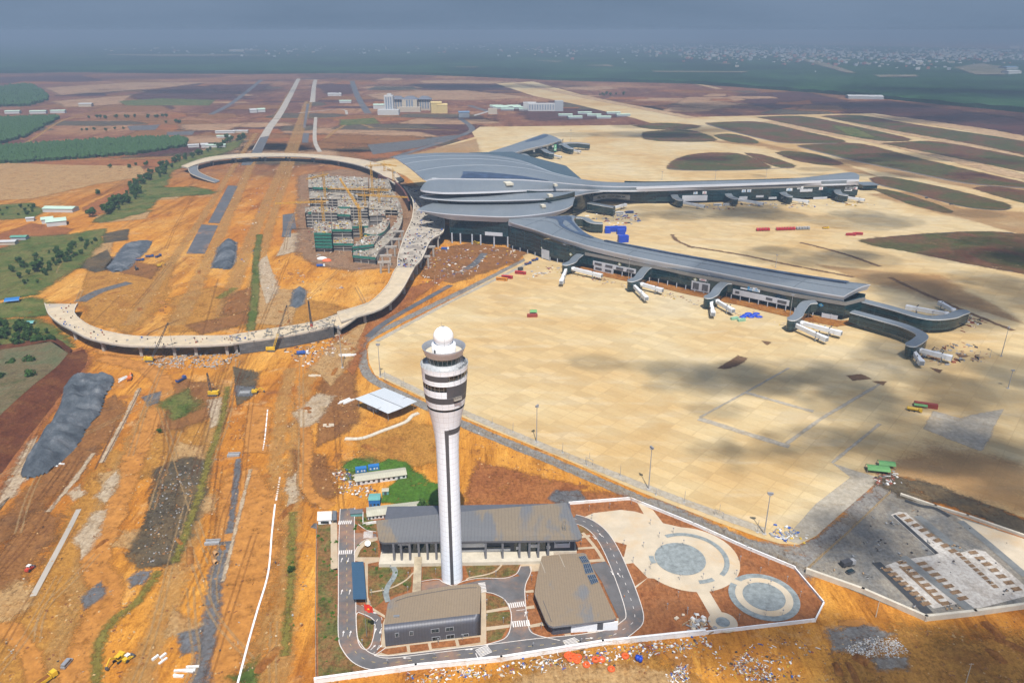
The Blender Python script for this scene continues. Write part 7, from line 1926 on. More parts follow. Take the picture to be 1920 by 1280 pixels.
scatter_trees([(165, 223), (310, 221)], 16, 1.0, 1.7, 'distant tree of the sparse row across the red field', 'sparse row of distant trees', line=6); scatter_trees([(315, 231), (345, 231)], 6, .9, 1.4, 'distant tree of the short clump right of the sparse row', 'short clump of distant trees', line=8)
scatter_trees([(130, 246), (240, 244)], 7, .8, 1.2, 'distant bush dotted along the pale field edge', 'bushes along the pale field', line=6)
scatter_trees([(1130, 180), (1170, 178)], 7, 1.2, 2.0, 'distant tree of the clump beyond the taxiways', 'clump of trees beyond the taxiways', line=12)
scatter_trees([(-20, 395), (60, 385), (75, 400), (-20, 412)], 16, .4, .9, 'bush in the green patch by the pale green sheds', 'bushes by the sheds')
yt = make_tree('shrub', None, 'shrub', .9, 1.4, .15, 60, .32, LEAF2, 8); uy = []
for i in range(60):
    p = G(r9.uniform(597, 632), r9.uniform(995, 1268)) if i < 34 else G(*r9.choice(((r9.uniform(672, 705), r9.uniform(1018, 1045)), (r9.uniform(695, 765), r9.uniform(1064, 1100)), (r9.uniform(548, 553), r9.uniform(960, 1220)), (r9.uniform(662, 700), r9.uniform(970, 995)))))
    place(yt, uy, p, i, 'small shrub planted on the patchy lawns of the tower compound', 'shrubs on the compound lawns', r9.uniform(.5, 1.1))
# plantations: too many trees to count, seen as dark green blocks
def plantation(name, poly, n, h, M_, label=None):
    P = [G(*p) for p in poly]; b = MB(); b.use(M_); q = random.Random(n)
    tris = tessellate_polygon([[Vector((p.x, p.y, 0)) for p in P]]); ar = [abs((P[t[1]] - P[t[0]]).cross(P[t[2]] - P[t[0]]).z) for t in tris]
    for i in range(n):
        t = q.choices(tris, ar)[0]; u_, v_ = q.random(), q.random()
        if u_ + v_ > 1: u_, v_ = 1 - u_, 1 - v_
        p = P[t[0]] + (P[t[1]] - P[t[0]]) * u_ + (P[t[2]] - P[t[0]]) * v_; r_ = h * q.uniform(.30, .55); z = h * q.uniform(.75, 1.2); m_ = len(b.v)
        w0 = q.random() * 6
        for k_ in range(5): b.v.append((p.x + r_ * cos(w0 + k_ * 1.257) * q.uniform(.7, 1.2), p.y + r_ * sin(w0 + k_ * 1.257) * q.uniform(.7, 1.2), z * q.uniform(.45, .65)))
        for k_ in range(5): b.v.append((p.x + r_ * .6 * cos(w0 + k_ * 1.257), p.y + r_ * .6 * sin(w0 + k_ * 1.257), .1))
        b.v.append((p.x, p.y, z))
        for k_ in range(5):
            j = (k_ + 1) % 5; b.face((m_ + k_, m_ + j, m_ + 10)); b.face((m_ + 5 + k_, m_ + 5 + j, m_ + j, m_ + k_))
    return props(b.build(name), kind='stuff')
PLT = leafmat('plantation_leaves', (0.022, 0.055, 0.018), (0.045, 0.095, 0.03))
plantation('plantation', [(-40, 308), (-40, 283), (100, 272), (200, 266), (300, 262), (352, 263), (348, 276), (250, 291), (150, 298), (20, 307)], 2600, 11, PLT)
plantation('plantation', [(-60, 268), (-60, 226), (0, 225), (112, 222), (45, 259), (0, 270)], 2400, 12, PLT)
plantation('plantation', [(-200, 200), (-200, 166), (0, 166), (60, 161), (96, 186), (60, 199), (0, 202)], 2500, 16, PLT)

# ---------------------------------------------------------------- far-off wood and the town in it
k = NT('far_wood'); v = k.coords((1, 1, 1)); n = k.noise(v, 0.0012, 8, 0.68, 0.8); n2 = k.noise(v, 0.012, 5, 0.75)
c = k.ramp(n, [(0.30, (0.010, 0.028, 0.018)), (0.46, (0.018, 0.05, 0.024)), (0.56, (0.028, 0.075, 0.03)), (0.66, (0.05, 0.10, 0.04)), (0.72, (0.13, 0.13, 0.07))])
c = k.mix(k.mrange(n2, 0.35, 0.65, 0.0, 0.6), c, k.mix(1.0, c, (0.45, 0.5, 0.5), 'MULTIPLY'))
k.link(c, k.b.inputs['Base Color']); k.b.inputs['Roughness'].default_value = 0.95; k.b.inputs['Specular IOR Level'].default_value = 0.0; k.bump(n2, 1.0, 12.0)
WOOD = k.m
edge = crom([G(*p) for p in ((-900, 143), (-300, 142), (0, 138), (150, 136), (300, 138), (470, 139), (640, 138), (800, 141), (930, 146), (1040, 151), (1200, 155), (1300, 158), (1440, 168), (1560, 177), (1640, 184), (1760, 196), (1920, 212), (2200, 250), (2600, 310))], 6)
b = MB(); b.use(WOOD, False); rows = []
er = random.Random(3)
for t, zz in ((0, 0), (0.0, 13), (.004, 15), (.012, 14), (.03, 15), (.07, 14), (.16, 15), (.35, 14), (1, 14)):
    rows.append([Vector((p.x * (1 + t * 3.2), p.y * (1 + t * 3.2) + (er.uniform(-14, 14) if t < .02 and t > 0 else 0), zz + (er.uniform(-3, 3) if zz else 0))) for p in edge])
b.loft(rows); props(b.build('far_wood'), kind='stuff')
LAYW = 17
class FarS(Sheets):
    def build(self):
        self.v = [(x, y, z + LAYW) for x, y, z in self.v]; return Sheets.build(self)
fs = FarS('far_field', soil('far_fields', [(0.10, 0.13, 0.06), (0.20, 0.17, 0.11), (0.30, 0.26, 0.20)], 0.003, soft=0.01, fine=0.03, gritty=0))
for P in ([(1640, 147), (1715, 147), (1715, 150), (1650, 151)], [(1790, 132), (1840, 124), (1880, 130), (1880, 146), (1830, 146)], [(1095, 128), (1140, 126), (1150, 130)], [(200, 94), (240, 93), (238, 95)], [(120, 105), (420, 106), (520, 108), (300, 109)], [(430, 95), (490, 96), (480, 99), (436, 98)], [(840, 131), (900, 130), (890, 132)], [(1225, 139), (1400, 140), (1390, 142), (1230, 141)], [(1480, 112), (1530, 118), (1560, 128), (1600, 143), (1590, 143), (1520, 122)], [(1330, 123), (1370, 123), (1365, 125)], [(1000, 118), (1060, 119), (1040, 121)], [(600, 60 + 18), (960, 80), (700, 82)]):
    fs.poly(P, 1, 14)
fs.build()
HM = [mat('house_wall_' + n, c, 0.8, 0.05, 0.1) for n, c in (('white', (0.46, 0.46, 0.45)), ('cream', (0.44, 0.38, 0.30)), ('grey', (0.32, 0.34, 0.36)))]
HR = [mat('house_roof_' + n, c, 0.7, 0.05, 0.1) for n, c in (('pale', (0.42, 0.42, 0.41)), ('red', (0.33, 0.13, 0.09)), ('blue', (0.14, 0.22, 0.32)))]
def house_mesh(w, d, h, wm, rm):
    b = MB(); b.use(wm); b.box((0, 0, 0), (w, d, h)); b.use(rm); o = .6
    a = [(-w / 2 - o, -d / 2 - o, h + .05), (w / 2 + o, -d / 2 - o, h + .05), (w / 2 + o, d / 2 + o, h + .05), (-w / 2 - o, d / 2 + o, h + .05)]; r0, r1 = (-w / 2 - o, 0, h + d * .22), (w / 2 + o, 0, h + d * .22)
    b.poly([a[0], a[1], r1, r0]); b.poly([a[2], a[3], r0, r1]); b.poly([a[3], a[0], r0]); b.poly([a[1], a[2], r1])
    return b.mesh('far_house')
HP = [house_mesh(*a) for a in ((16, 12, 14, HM[0], HR[0]), (20, 14, 12, HM[0], HR[1]), (13, 10, 22, HM[1], HR[0]), (26, 16, 13, HM[2], HR[2]), (34, 20, 15, HM[0], HR[0]), (15, 11, 16, HM[1], HR[1]))]
hr_ = random.Random(77)
def town(n, cx, cy, sx, sy, label, group, s=1.0):
    for i in range(n):
        px, py = hr_.gauss(cx, sx), hr_.gauss(cy, sy)
        if py < 78: py = 78 + hr_.random() * 6
        p = G(px, py, LAYW - 5.0)
        if p.y < 3000: continue
        o = bpy.data.objects.new('house', hr_.choice(HP)); COL.objects.link(o); o.location = p; o.rotation_euler = (0, 0, hr_.random() * 3.1); k_ = hr_.uniform(.45, 1.15) * s; o.scale = (k_, k_, k_ * hr_.uniform(.8, 1.3))
        props(o, label, 'house', group)
town(95, 1480, 100, 75, 7, 'one of many tiny pale houses in the middle of the far town', 'houses in the middle of the far town', 1.0)
town(75, 1800, 103, 60, 6, 'one of many tiny pale houses at the right of the far town', 'houses at the right of the far town')
town(65, 1290, 92, 70, 8, 'one of the scattered pale houses at the hazy left of the far town', 'houses at the hazy left of the far town', 1.1)
town(35, 1640, 112, 150, 8, 'one of the pale houses scattered among the far trees', 'houses among the far trees', .8)
town(18, 560, 92, 160, 5, 'one of the faint houses in the haze above the left fields', 'faint houses in the haze', 1.2)
tm = MB()
for n, cx, cy, sx, sy in ((420, 1470, 99, 110, 7), (380, 1800, 102, 75, 6), (260, 1280, 91, 90, 7), (160, 1650, 112, 140, 9), (120, 980, 90, 120, 7), (60, 500, 93, 180, 6)):
    for i in range(n):
        p = G(hr_.gauss(cx, sx), max(79, hr_.gauss(cy, sy)), LAYW - 4); tm.use(hr_.choice(HM + HR[:2])); s = hr_.uniform(7, 22)
        if p.y > 3500: tm.box(p, (s * 1.4, s, s * .8), hr_.random() * 3)
props(tm.build('town_rooftops'), kind='stuff')
def far_hall(label, px, py, w_, d_, h_, wm, rm, rz=0.0, name='warehouse', group=None):
    z = LAYW - 5.0 if G(px, py).y > 4000 and py < 160 else 0.0
    o = thing(name, label, 'building', G(px, py, z), rz, group)
    b = MB(); b.use(wm); b.box((0, 0, 0), (w_, d_, h_)); b.build('wall', parent=o, local=True)
    b = MB(); b.use(rm); e = .8; A_ = [Vector((-w_ / 2 - e, -d_ / 2 - e, h_)), Vector((w_ / 2 + e, -d_ / 2 - e, h_)), Vector((w_ / 2 + e, d_ / 2 + e, h_)), Vector((-w_ / 2 - e, d_ / 2 + e, h_))]; rs = Vector((0, 0, min(4.0, d_ * .14))); r0, r1 = (A_[0] + A_[3]) / 2 + rs, (A_[1] + A_[2]) / 2 + rs
    for q in ((A_[0], A_[1], r1, r0), (A_[2], A_[3], r0, r1), (A_[3], A_[0], r0), (A_[1], A_[2], r1)): b.poly([p + Vector((0, 0, .05)) for p in q])
    b.build('roof', parent=o, local=True); return o
GRR = mat('pale_green_roof', (0.40, 0.52, 0.42), 0.6, 0.08, 0.1); GRN = mat('green_roof', (0.10, 0.26, 0.19), 0.6, 0.1, 0.1)
for a in (('long warehouse in the pale yard at the far right edge', 1895, 139, 90, 50, 16, HM[0], HR[0], .3), ('warehouse with a bluish roof behind the pale yard at the far right', 1890, 130, 90, 60, 14, HM[2], HR[2], .3), ('white hall standing alone among the far trees', 1720, 121, 60, 40, 22, HM[0], HR[0], .2), ('pale long hall near the top right of the far town', 1900, 91, 150, 60, 22, HM[1], HR[0], .1),
          ('whitish far hall in the haze above the left fields', 445, 97.5, 160, 70, 18, HM[1], HR[0], .1), ('flat building site with pale posts at the edge of the far wood', 1620, 185, 120, 60, 9, HM[2], HR[0], -.2), ('low white shed at the edge of the far wood', 1505, 169.5, 80, 20, 6, HM[0], HR[0], -.2),
          ('long pale green roofed shed at the left', 115, 396, 42, 16, 5, HM[0], GRR, -.05), ('pale green roofed hall below the long shed, at the left', 107, 421, 22, 20, 6, HM[0], GRR, .5), ('smaller pale green hall beside its bigger twin at the left', 90, 417, 13, 15, 5.5, HM[0], GRR, .5), ('dark green roofed shed near the left edge', 38, 449, 17, 9, 4, HM[2], GRN, .1), ('cream roofed shed below the dark green one at the left edge', 15, 458, 20, 9, 4, HM[1], HR[0], .1), ('white cabin with a pale roof left of the pale green halls', 58, 414, 9, 8, 4, HM[0], HR[0], .3),
          ('white roofed shed by the grove, leftmost of the site camp row', 363, 276, 22, 12, 5, HM[0], HR[0], .4), ('arched white shed in the site camp row', 384, 276, 14, 18, 6, HM[0], HR[0], .4), ('long mint roofed shed at the right of the site camp row', 405, 276, 40, 12, 5, HM[0], GRR, .2), ('long white shed behind the site camp row', 423, 250, 45, 12, 5, HM[0], HR[0], .1), ('pale shed at the right end behind the site camp row', 452, 249, 34, 12, 5, HM[1], HR[0], .1), ('low pale shed between the camp sheds', 420, 258, 30, 10, 4, HM[0], GRR, .1),
          ('small cream shed alone in the far red field', 162, 200, 40, 20, 9, HM[1], HR[0], .1), ('greenish shed left in the far yard', 25, 213, 40, 18, 7, HM[0], GRR, .2), ('middle greenish shed in the far yard', 73, 213, 44, 18, 7, HM[0], GRR, .2), ('right greenish shed in the far yard', 110, 212, 40, 16, 7, HM[0], GRR, .2), ('white shed in the fenced far yard', 475, 211, 20, 26, 8, HM[0], HR[0], .4), ('rounded pale shed in the fenced far yard, on the right', 490, 210, 22, 24, 8, HM[0], GRR, .4),
          ('white shed beside the far concrete road', 628, 180, 50, 24, 8, HM[0], HR[0], .1), ('pale shed beyond the far concrete road', 648, 193, 40, 18, 7, HM[0], GRR, .1), ('blue roofed batching shed on the far red ground', 870, 220, 30, 24, 14, HM[2], HR[2], .1), ('low grey sheds in a row near the long white block', 950, 203, 90, 22, 6, HM[2], GRR, .05)):
    far_hall(*a)
for i in range(14):
    far_hall('low greyish green site shed of the far camp left of the long white block' if i < 7 else 'low greyish green site shed of the far camp on the purple ground', (930 + i * 11) if i < 7 else (1060 + (i - 7) * 18), (201 + (i % 3) * 3) if i < 7 else (214 + (i % 3) * 4), 40, 16, 5, HM[2], GRR, hr_.uniform(-.2, .2), 'site_shed', 'sheds of the far camp, left' if i < 7 else 'sheds of the far camp, right')
# far public buildings
wt = thing('office_tower', 'narrow white office tower far beyond the car park site', 'building', G(731, 214)); B_ = G(731, 214); zt2 = height_at(B_, 179)
WINB = mat('far_window', (0.16, 0.20, 0.27), 0.3)
b = MB(); b.use(HM[0]); b.box(B_, (26, 26, zt2)); b.box((B_.x + 2, B_.y, zt2), (12, 12, 5)); b.build('wall', parent=wt)
b = MB(); b.use(HM[0]); b.box((B_.x, B_.y - 18, 0), (62, 30, zt2 * .28)); b.build('podium', parent=wt)
for i in range(3):
    b = MB(); b.use(WINB); b.box((B_.x - 7 + i * 7, B_.y - 13.2, zt2 * .3), (3.4, .5, zt2 * .62)); b.build('window', parent=wt)
pb = thing('government_building', 'broad grey roofed government building with side wings beside the white tower', 'building', G(770, 208)); B_ = G(770, 208); zp = height_at(B_, 186)
b = MB(); b.use(HM[1]); b.box((B_.x, B_.y, 0), (46, 40, zp)); 
for s in (-1, 1): b.box((B_.x + s * 42, B_.y + 24, 0), (40, 30, zp * .95))
b.build('wall', parent=pb)
b = MB(); b.use(mat('slate_roof', (0.12, 0.13, 0.16), 0.7))
for s, w_, y_, z_ in ((-1, 46, 24, zp * .95), (1, 46, 24, zp * .95), (0, 52, 0, zp)):
    b.box((B_.x + s * 42, B_.y + y_, z_ + .03), (w_, 40, 9), 0, .35)
b.build('roof', parent=pb)
for x in (-54, -46, -38, -30, 30, 38, 46, 54): b = MB(); b.use(WINB); b.box((B_.x + x, B_.y + 8.6, 6), (4, .6, zp * .75)); b.build('window', parent=pb)
for x in (-8, 0, 8): b = MB(); b.use(WINB); b.box((B_.x + x, B_.y - 20.3, 6), (5, .6, zp * .8)); b.build('window', parent=pb)
b = MB(); b.use(HM[1]); b.box((B_.x, B_.y - 32, 0), (70, 20, 14)); b.build('portico', parent=pb)
YEL = mat('yellow_house_wall', (0.55, 0.42, 0.18), 0.8)
for px, lbl, w_, h_ in ((818, 'yellow block at the left of the pair beside the government building', 32, 30), (829, 'yellow block at the right of the pair beside the government building', 30, 24)): far_hall(lbl, px, 212, w_, 26, h_, YEL, YEL, .2, 'yellow_block')
far_hall('low mint roofed pavilion left of the white office tower', 712, 204, 36, 24, 12, HM[0], GRR, 0, 'pavilion')
lb_ = thing('white_block', 'long white block with a taller grey stair tower at its right end', 'building', G(1015, 208)); B_ = G(1015, 208); z1 = height_at(B_, 194)
b = MB(); b.use(HM[0]); b.box((B_.x, B_.y, 0), (82, 26, z1)); b.box((B_.x - 36, B_.y + 22, 0), (40, 24, z1 * 1.08)); b.build('wall', parent=lb_)
b = MB(); b.use(HM[2]); b.box((B_.x + 54, B_.y, 0), (26, 28, z1 * 1.35)); b.build('stair_tower', parent=lb_)
for i in range(10): b = MB(); b.use(WINB); b.box((B_.x - 36 + i * 8, B_.y - 13.2, 4), (3, .5, z1 * .7)); b.build('window', parent=lb_)
bt = thing('batching_plant', 'small pale batching plant with a slanting conveyor on the far red ground', 'plant', G(924, 218)); B_ = G(924, 218)
b = MB(); b.use(HM[1]); b.box((B_.x, B_.y, 6), (26, 14, 16)); b.build('silo_block', parent=bt)
b = MB(); b.use(HM[0]); b.bar((B_.x - 10, B_.y, 14), (B_.x - 55, B_.y - 4, 2), 4, 3); b.build('conveyor', parent=bt)
# ---------------------------------------------------------------- parking lot under construction
CP = lambda L: [(1280 + x / 3, 854 + y / 3) for x, y in L]
lot = Sheets('parking_floor', soil('wet_stone_dust', [(0.11, 0.11, 0.105), (0.19, 0.185, 0.17), (0.27, 0.24, 0.19), (0.15, 0.14, 0.13)], 0.05, fine=0.5, bump=0.2, gritty=.5))
lot.poly([(1513, 1072), (1662, 926), (1700, 934), (1925, 1012), (2060, 1060), (2060, 1120), (1920, 1139), (1735, 1163)], 5); lot.build()
ls = Sheets('parking_slab', soil('parking_concrete', [(0.42, 0.39, 0.35), (0.52, 0.49, 0.44), (0.36, 0.32, 0.27)], 0.08, fine=0.6, bump=0.1, gritty=.35))
ls.poly(CP([(1170, 335), (1215, 318), (1255, 322), (1440, 480), (1560, 548), (1640, 528), (1700, 540), (1920, 730), (2060, 850), (1920, 795), (1660, 862), (1540, 835), (1410, 862), (1130, 625), (1220, 590), (1420, 560)]), 6); ls.build()
lr_ = Sheets('concrete_slab_strip', MATS['plaza_paving']); lr_.poly(CP([(1540, 348), (1600, 368), (1920, 470), (2100, 560), (2100, 760), (1920, 655), (1720, 480)]), 6); lr_.build()
la = Sheets('asphalt_road', mat('new_asphalt', (0.035, 0.037, 0.04), 0.85, 0.2, 0.4))
la.poly(CP([(1062, 606), (1112, 600), (1408, 885), (1352, 892)]), 7); la.poly(CP([(1180, 340), (1195, 334), (1440, 552), (1420, 558)]), 7.5); la.ribbon(CP([(1250, 255), (1340, 285), (1420, 300), (1500, 345)]), 2.6, 7, 0, 3); la.build()
lg_ = Sheets('grey_strip', mat('grey_screed', (0.145, 0.15, 0.145), 0.9, 0.2, 0.3)); lg_.ribbon(CP([(1235, 570), (1420, 715), (1620, 872)]), 4.6, 8, 0, 3); lg_.poly(CP([(1300, 345), (1340, 340), (1580, 535), (1535, 548)]), 8); lg_.ribbon(CP([(1560, 370), (1720, 500), (1930, 680)]), 4, 7, 0, 3); lg_.build()
pit = Sheets('planting_pit', soil('pit_soil', [(0.20, 0.13, 0.075), (0.28, 0.18, 0.10)], 0.3, fine=0.9))
def pits(a, c, n, w_, d, side):
    A_, B_ = [G(*p) for p in CP([a, c])]; t = (B_ - A_).normalized(); s = Vector((-t.y, t.x, 0)) * side
    for i in range(n):
        p = A_.lerp(B_, i / (n - 1)); pit.poly([p - t * w_ / 2, p + t * w_ / 2, p + t * w_ / 2 + s * d, p - t * w_ / 2 + s * d], 8.4, world=True)
pits((1215, 345), (1500, 545), 8, 2.4, 4.2, 1); pits((1175, 640), (1390, 830), 8, 2.2, 4.4, -1); pits((1255, 600), (1500, 830), 8, 2.2, 4.4, -1); pits((1370, 605), (1600, 800), 7, 2.2, 5.0, -1); pits((1655, 545), (1900, 750), 7, 2.4, 4.4, -1); pits((1540, 560), (1740, 740), 9, 2.2, 2.6, 1)
pit.ribbon(CP([(1220, 625), (1330, 725), (1450, 835)]), 1.4, 8.5, 0, 1); pit.build()
wall_run('parking_wall', 'thick cream concrete wall along the front of the unfinished parking lot', 'wall', CP([(700, 660), (1010, 770), (1365, 925), (1640, 895), (1960, 850)]), 2.6, 1.3, CREAMC)
wire_fence('tan board fence between the apron corner and the unfinished parking lot', CP([(692, 652), (930, 440), (1165, 215)]), 2.4, 2.2, mat('tan_boards', (0.36, 0.24, 0.10), 0.8), 'fence', None, 6)
wall_run('retaining_wall', 'tan wall along the dark trench behind the unfinished parking lot', 'wall', CP([(1230, 225), (1420, 290), (1600, 345), (1930, 460)]), 1.4, 1.2, CREAMC)

# ---------------------------------------------------------------- masts and lamps
POLE = mat('pole_grey', (0.36, 0.36, 0.36), 0.5, 0.05, 1.0, 0.4); LAMP = mat('lamp_housing', (0.22, 0.22, 0.23), 0.5)
mp = thing('light_mast', None, 'light mast'); b = MB(); b.use(POLE); b.tube((0, 0, 0), (0, 0, 25), .34, .16, 8); b.build('mast', parent=mp, local=True)
b = MB(); b.use(LAMP); b.box((0, 0, 24.4), (2.8, .9, .9)); b.lathe([(.3, 24), (1.1, 24.1), (1.1, 24.3), (.3, 24.4)], seg=10); b.build('lamp_head', parent=mp, local=True)
b = MB(); b.use(CONC); b.box((0, 0, 0), (1.8, 1.8, .5)); b.build('footing', parent=mp, local=True); um = []
for i, (px, py, top, lbl) in enumerate(((713, 707, 645, 'tall light mast at the left corner of the apron'), (1006, 829, 760, 'tall light mast on the apron edge just right of the tower'), (1216, 917, 838, 'tall light mast in the middle of the near apron edge'), (1433, 1001, 924, 'tall light mast at the near right corner of the apron'), (1877, 668, 613, 'tall light mast among debris at the far right of the apron'), (642, 690, 612, 'light mast in the red soil below the stub ramp'),
        (1057, 493, 458, 'light mast in front of the pier, left of the first near gate'), (1178, 525, 485, 'light mast in front of the pier, left of the second near gate'), (1325, 551, 515, 'light mast in front of the pier, left of the third near gate'), (1481, 592, 552, 'light mast in front of the pier, left of the fourth near gate'), (1741, 623, 583, 'light mast between the two bent corridors'), (1454, 502, 494, 'light mast peeping over the near pier roof'),
        (1241, 338, 333, 'light mast behind the far right pier, leftmost'), (1341, 336, 331, 'light mast behind the far right pier, second from the left'), (1436, 334, 328, 'light mast behind the far right pier, third from the left'), (1070, 268, 244, 'thin mast beside the end of the pier behind the hall'), (1890, 728, 700, 'light mast near the right edge of the apron'))):
    B_ = G(px, py); h = max(14, height_at(B_, top)); place(mp, um, B_, i, lbl, 'apron light masts', (1, 1, h / 25))
sp0 = thing('short_pole', None, 'pole'); b = MB(); b.use(POLE); b.tube((0, 0, 0), (0, 0, 6), .16, .1, 6); b.build('mast', parent=sp0, local=True); b = MB(); b.use(CONC); b.box((0, 0, 0), (1.2, 1.2, .3)); b.build('footing', parent=sp0, local=True); us = []
for i, (px, py, top) in enumerate(((722, 711, 694), (796, 743, 728), (923, 795, 783), (962, 810, 791), (1055, 849, 830), (1163, 893, 872), (1283, 942, 920), (1420, 998, 974), (898, 812, 796), (976, 842, 829), (1100, 872, 860), (1230, 928, 916), (1835, 672, 657), (1856, 669, 655), (840, 520, 508), (826, 523, 511), (815, 530, 516))):
    B_ = G(px, py); place(sp0, us, B_, i, 'short grey pole along the grey strip at the apron edge' if i < 12 else 'short grey pole among debris at the end of the bent corridors' if i < 14 else 'short pole in the red soil before the hall front', ('poles along the apron edge', 'poles by the bent corridors', 'poles before the hall')[0 if i < 12 else 1 if i < 14 else 2], (1, 1, max(.5, height_at(B_, top) / 6)))
gf0 = thing('pipe_goal', None, 'goal'); b = MB(); b.use(POLE)
for s in (-2.4, 2.4): b.bar((s, 0, 0), (s, 0, 3.4), .18)
b.bar((-2.4, 0, 3.4), (2.4, 0, 3.4), .18); b.tube((0, 0, 3.4), (0, 0, 7.5), .09); b.build('pipe', parent=gf0, local=True); ug = []
for px, py, lbl in ((757, 727, 'goal shaped pipe frame on the apron edge near the open white shed'), (1105, 869, 'goal shaped pipe frame in the middle of the apron edge'), (1348, 968, 'goal shaped pipe frame near the near right corner of the apron')): place(gf0, ug, G(px, py), AP_AX, lbl, 'pipe frames on the apron edge')
gl = thing('garden_lamp', None, 'lamp post'); b = MB(); b.use(POLE); b.tube((0, 0, 0), (0, 0, 3.4), .09, .07, 6); b.build('post', parent=gl, local=True); b = MB(); b.use(LAMP); b.lathe([(.05, 3.4), (.34, 3.55), (.3, 3.85), (.02, 3.95)], seg=8); b.build('lamp_shade', parent=gl, local=True); ugl = []
cp_ = lambda L: [(1280 + x / 3, 854 + y / 3) for x, y in L]; c4 = lambda L: [(940 + x * .2031, 900 + y * .2031) for x, y in L]
for i, p in enumerate(c4([(810, 290), (1000, 270), (1200, 230), (835, 375), (1375, 420), (1455, 540), (1585, 500), (1485, 635), (1680, 610), (1310, 630), (1130, 610), (1215, 770), (1375, 830), (1328, 885), (1645, 930), (1450, 965), (1630, 1090), (1530, 1200), (1715, 1250), (1860, 920), (735, 610)]) + cp_([(375, 735), (492, 740), (322, 600), (480, 620), (585, 715), (660, 800), (300, 680), (170, 775), (315, 930), (435, 665), (25, 890), (380, 560), (560, 905), (465, 905)])):
    place(gl, ugl, G(*p), i, 'slim garden lamp post around the round plazas' , 'lamp posts around the plazas')
for i, p in enumerate(((733, 1072), (694, 1140), (697, 1118), (718, 1115), (735, 1095), (765, 1112), (766, 1085), (817, 1078), (881, 1083), (930, 1083), (704, 1040), (913, 1136), (945, 1135), (913, 1165), (944, 1170), (680, 1212), (822, 1210), (867, 1202), (997, 1090), (989, 1128), (989, 1160), (1015, 1180), (727, 1250), (815, 1238), (1000, 1218), (1090, 1210))):
    place(gl, ugl, G(*p), i, 'slim garden lamp post on the lawns and kerbs round the tower', 'lamp posts round the tower')
wire = thing('utility_pole', 'bare utility pole in the red soil at the lower right', 'utility pole', G(1811, 1279)); b = MB(); b.use(mat('pole_concrete', (0.45, 0.40, 0.32), 0.9)); B_ = G(1811, 1279); h = height_at(B_, 1243); b.tube(B_, B_ + Vector((0, 0, h)), .2, .13); b.bar(B_ + Vector((-.9, 0, h - .3)), B_ + Vector((.9, 0, h - .3)), .14); b.build('pole', parent=wire)
wire = thing('utility_pole', 'bare utility pole beside the front wall of the parking lot', 'utility pole', G(1642, 1156)); b = MB(); b.use(MATS['pole_concrete']); B_ = G(1642, 1156); h = height_at(B_, 1124); b.tube(B_, B_ + Vector((0, 0, h)), .2, .13); b.bar(B_ + Vector((-.7, 0, h - .3)), B_ + Vector((.7, 0, h - .3)), .14); b.build('pole', parent=wire)

# ---------------------------------------------------------------- vehicles and machines
TYRE = mat('tyre_black', (0.03, 0.03, 0.03), 0.9)
def wheels(o, L, W, r=.5, n=2):
    for i in range(n):
        for s in (-1, 1):
            x = -L * .34 + L * .66 * i / (n - 1); b = MB(); b.use(TYRE); b.tube((x, s * (W / 2 - .3), r), (x, s * (W / 2 + .02), r), r, seg=8); b.build('wheel', parent=o, local=True)
def coach(name, M_, L=11.5, W=2.6, H=3.1, cat='bus'):
    o = thing(name, None, cat); b = MB(); b.use(M_); b.box((0, 0, .45), (L, W, H - .45)); b.box((0, 0, H - .02), (L * .5, W * .7, .3)); b.build('body', parent=o, local=True)
    b = MB(); b.use(GLASS_D); b.box((-.2, 0, H * .52), (L * .9, W + .06, H * .27)); b.box((L / 2 - .1, 0, H * .4), (.3, W * .9, H * .42)); b.build('window_band', parent=o, local=True); wheels(o, L, W); return o
def truck(name, cabm, bedm, L=8.5, W=2.5, bed='box', cat='truck', bh=2.2):
    o = thing(name, None, cat); b = MB(); b.use(cabm); b.box((L / 2 - 1.1, 0, .7), (2.1, W, 2.1), 0, .92); cab = b.build('cab', parent=o, local=True); b = MB(); b.use(GLASS_D); b.box((L / 2 - .1, 0, 1.75), (.25, W * .82, .8)); b.build('window', parent=cab, local=True)
    b = MB(); b.use(bedm)
    if bed == 'tank': b.tube((-L / 2, 0, 1.9), (L / 2 - 2.4, 0, 1.9), 1.15, seg=12)
    else: b.box((-1.2, 0, 1.0), (L - 2.5, W, bh * (.55 if bed == 'dump' else 1)))
    if bed == 'dump': b.use(MATS['spoil_soil']); b.box((-1.2, 0, 1.0 + bh * .55), (L - 3, W * .85, .35), 0, .7)
    b.build('load_body', parent=o, local=True); b = MB(); b.use(CHAR); b.box((-.2, 0, .6), (L - .5, W * .6, .35)); b.build('chassis', parent=o, local=True); wheels(o, L, W, .5, 3); return o
def excavator(name, M_, cat='excavator'):
    o = thing(name, None, cat)
    for s in (-1.1, 1.1): b = MB(); b.use(TYRE); b.box((0, s, .1), (4, .65, .8)); b.build('track', parent=o, local=True)
    b = MB(); b.use(M_); b.box((-.5, 0, 1.0), (3.4, 2.5, 1.3)); b.box((-1.7, 0, 1.0), (1, 2.6, 1.7)); b.build('body', parent=o, local=True); b = MB(); b.use(M_); b.box((.6, .8, 1.0), (1.5, 1, 2)); cab = b.build('cab', parent=o, local=True); b = MB(); b.use(GLASS_D); b.box((.7, .8, 1.9), (1.4, 1.06, .8)); b.build('window', parent=cab, local=True)
    b = MB(); b.use(M_); b.bar((1, 0, 1.8), (3.6, 0, 4.2), .5, .6); b.bar((3.6, 0, 4.2), (5.8, 0, 2.2), .4, .5); b.use(CHAR); b.box((5.9, 0, .9), (1.0, 1.1, 1.2), 0, .7); b.build('arm', parent=o, local=True); return o
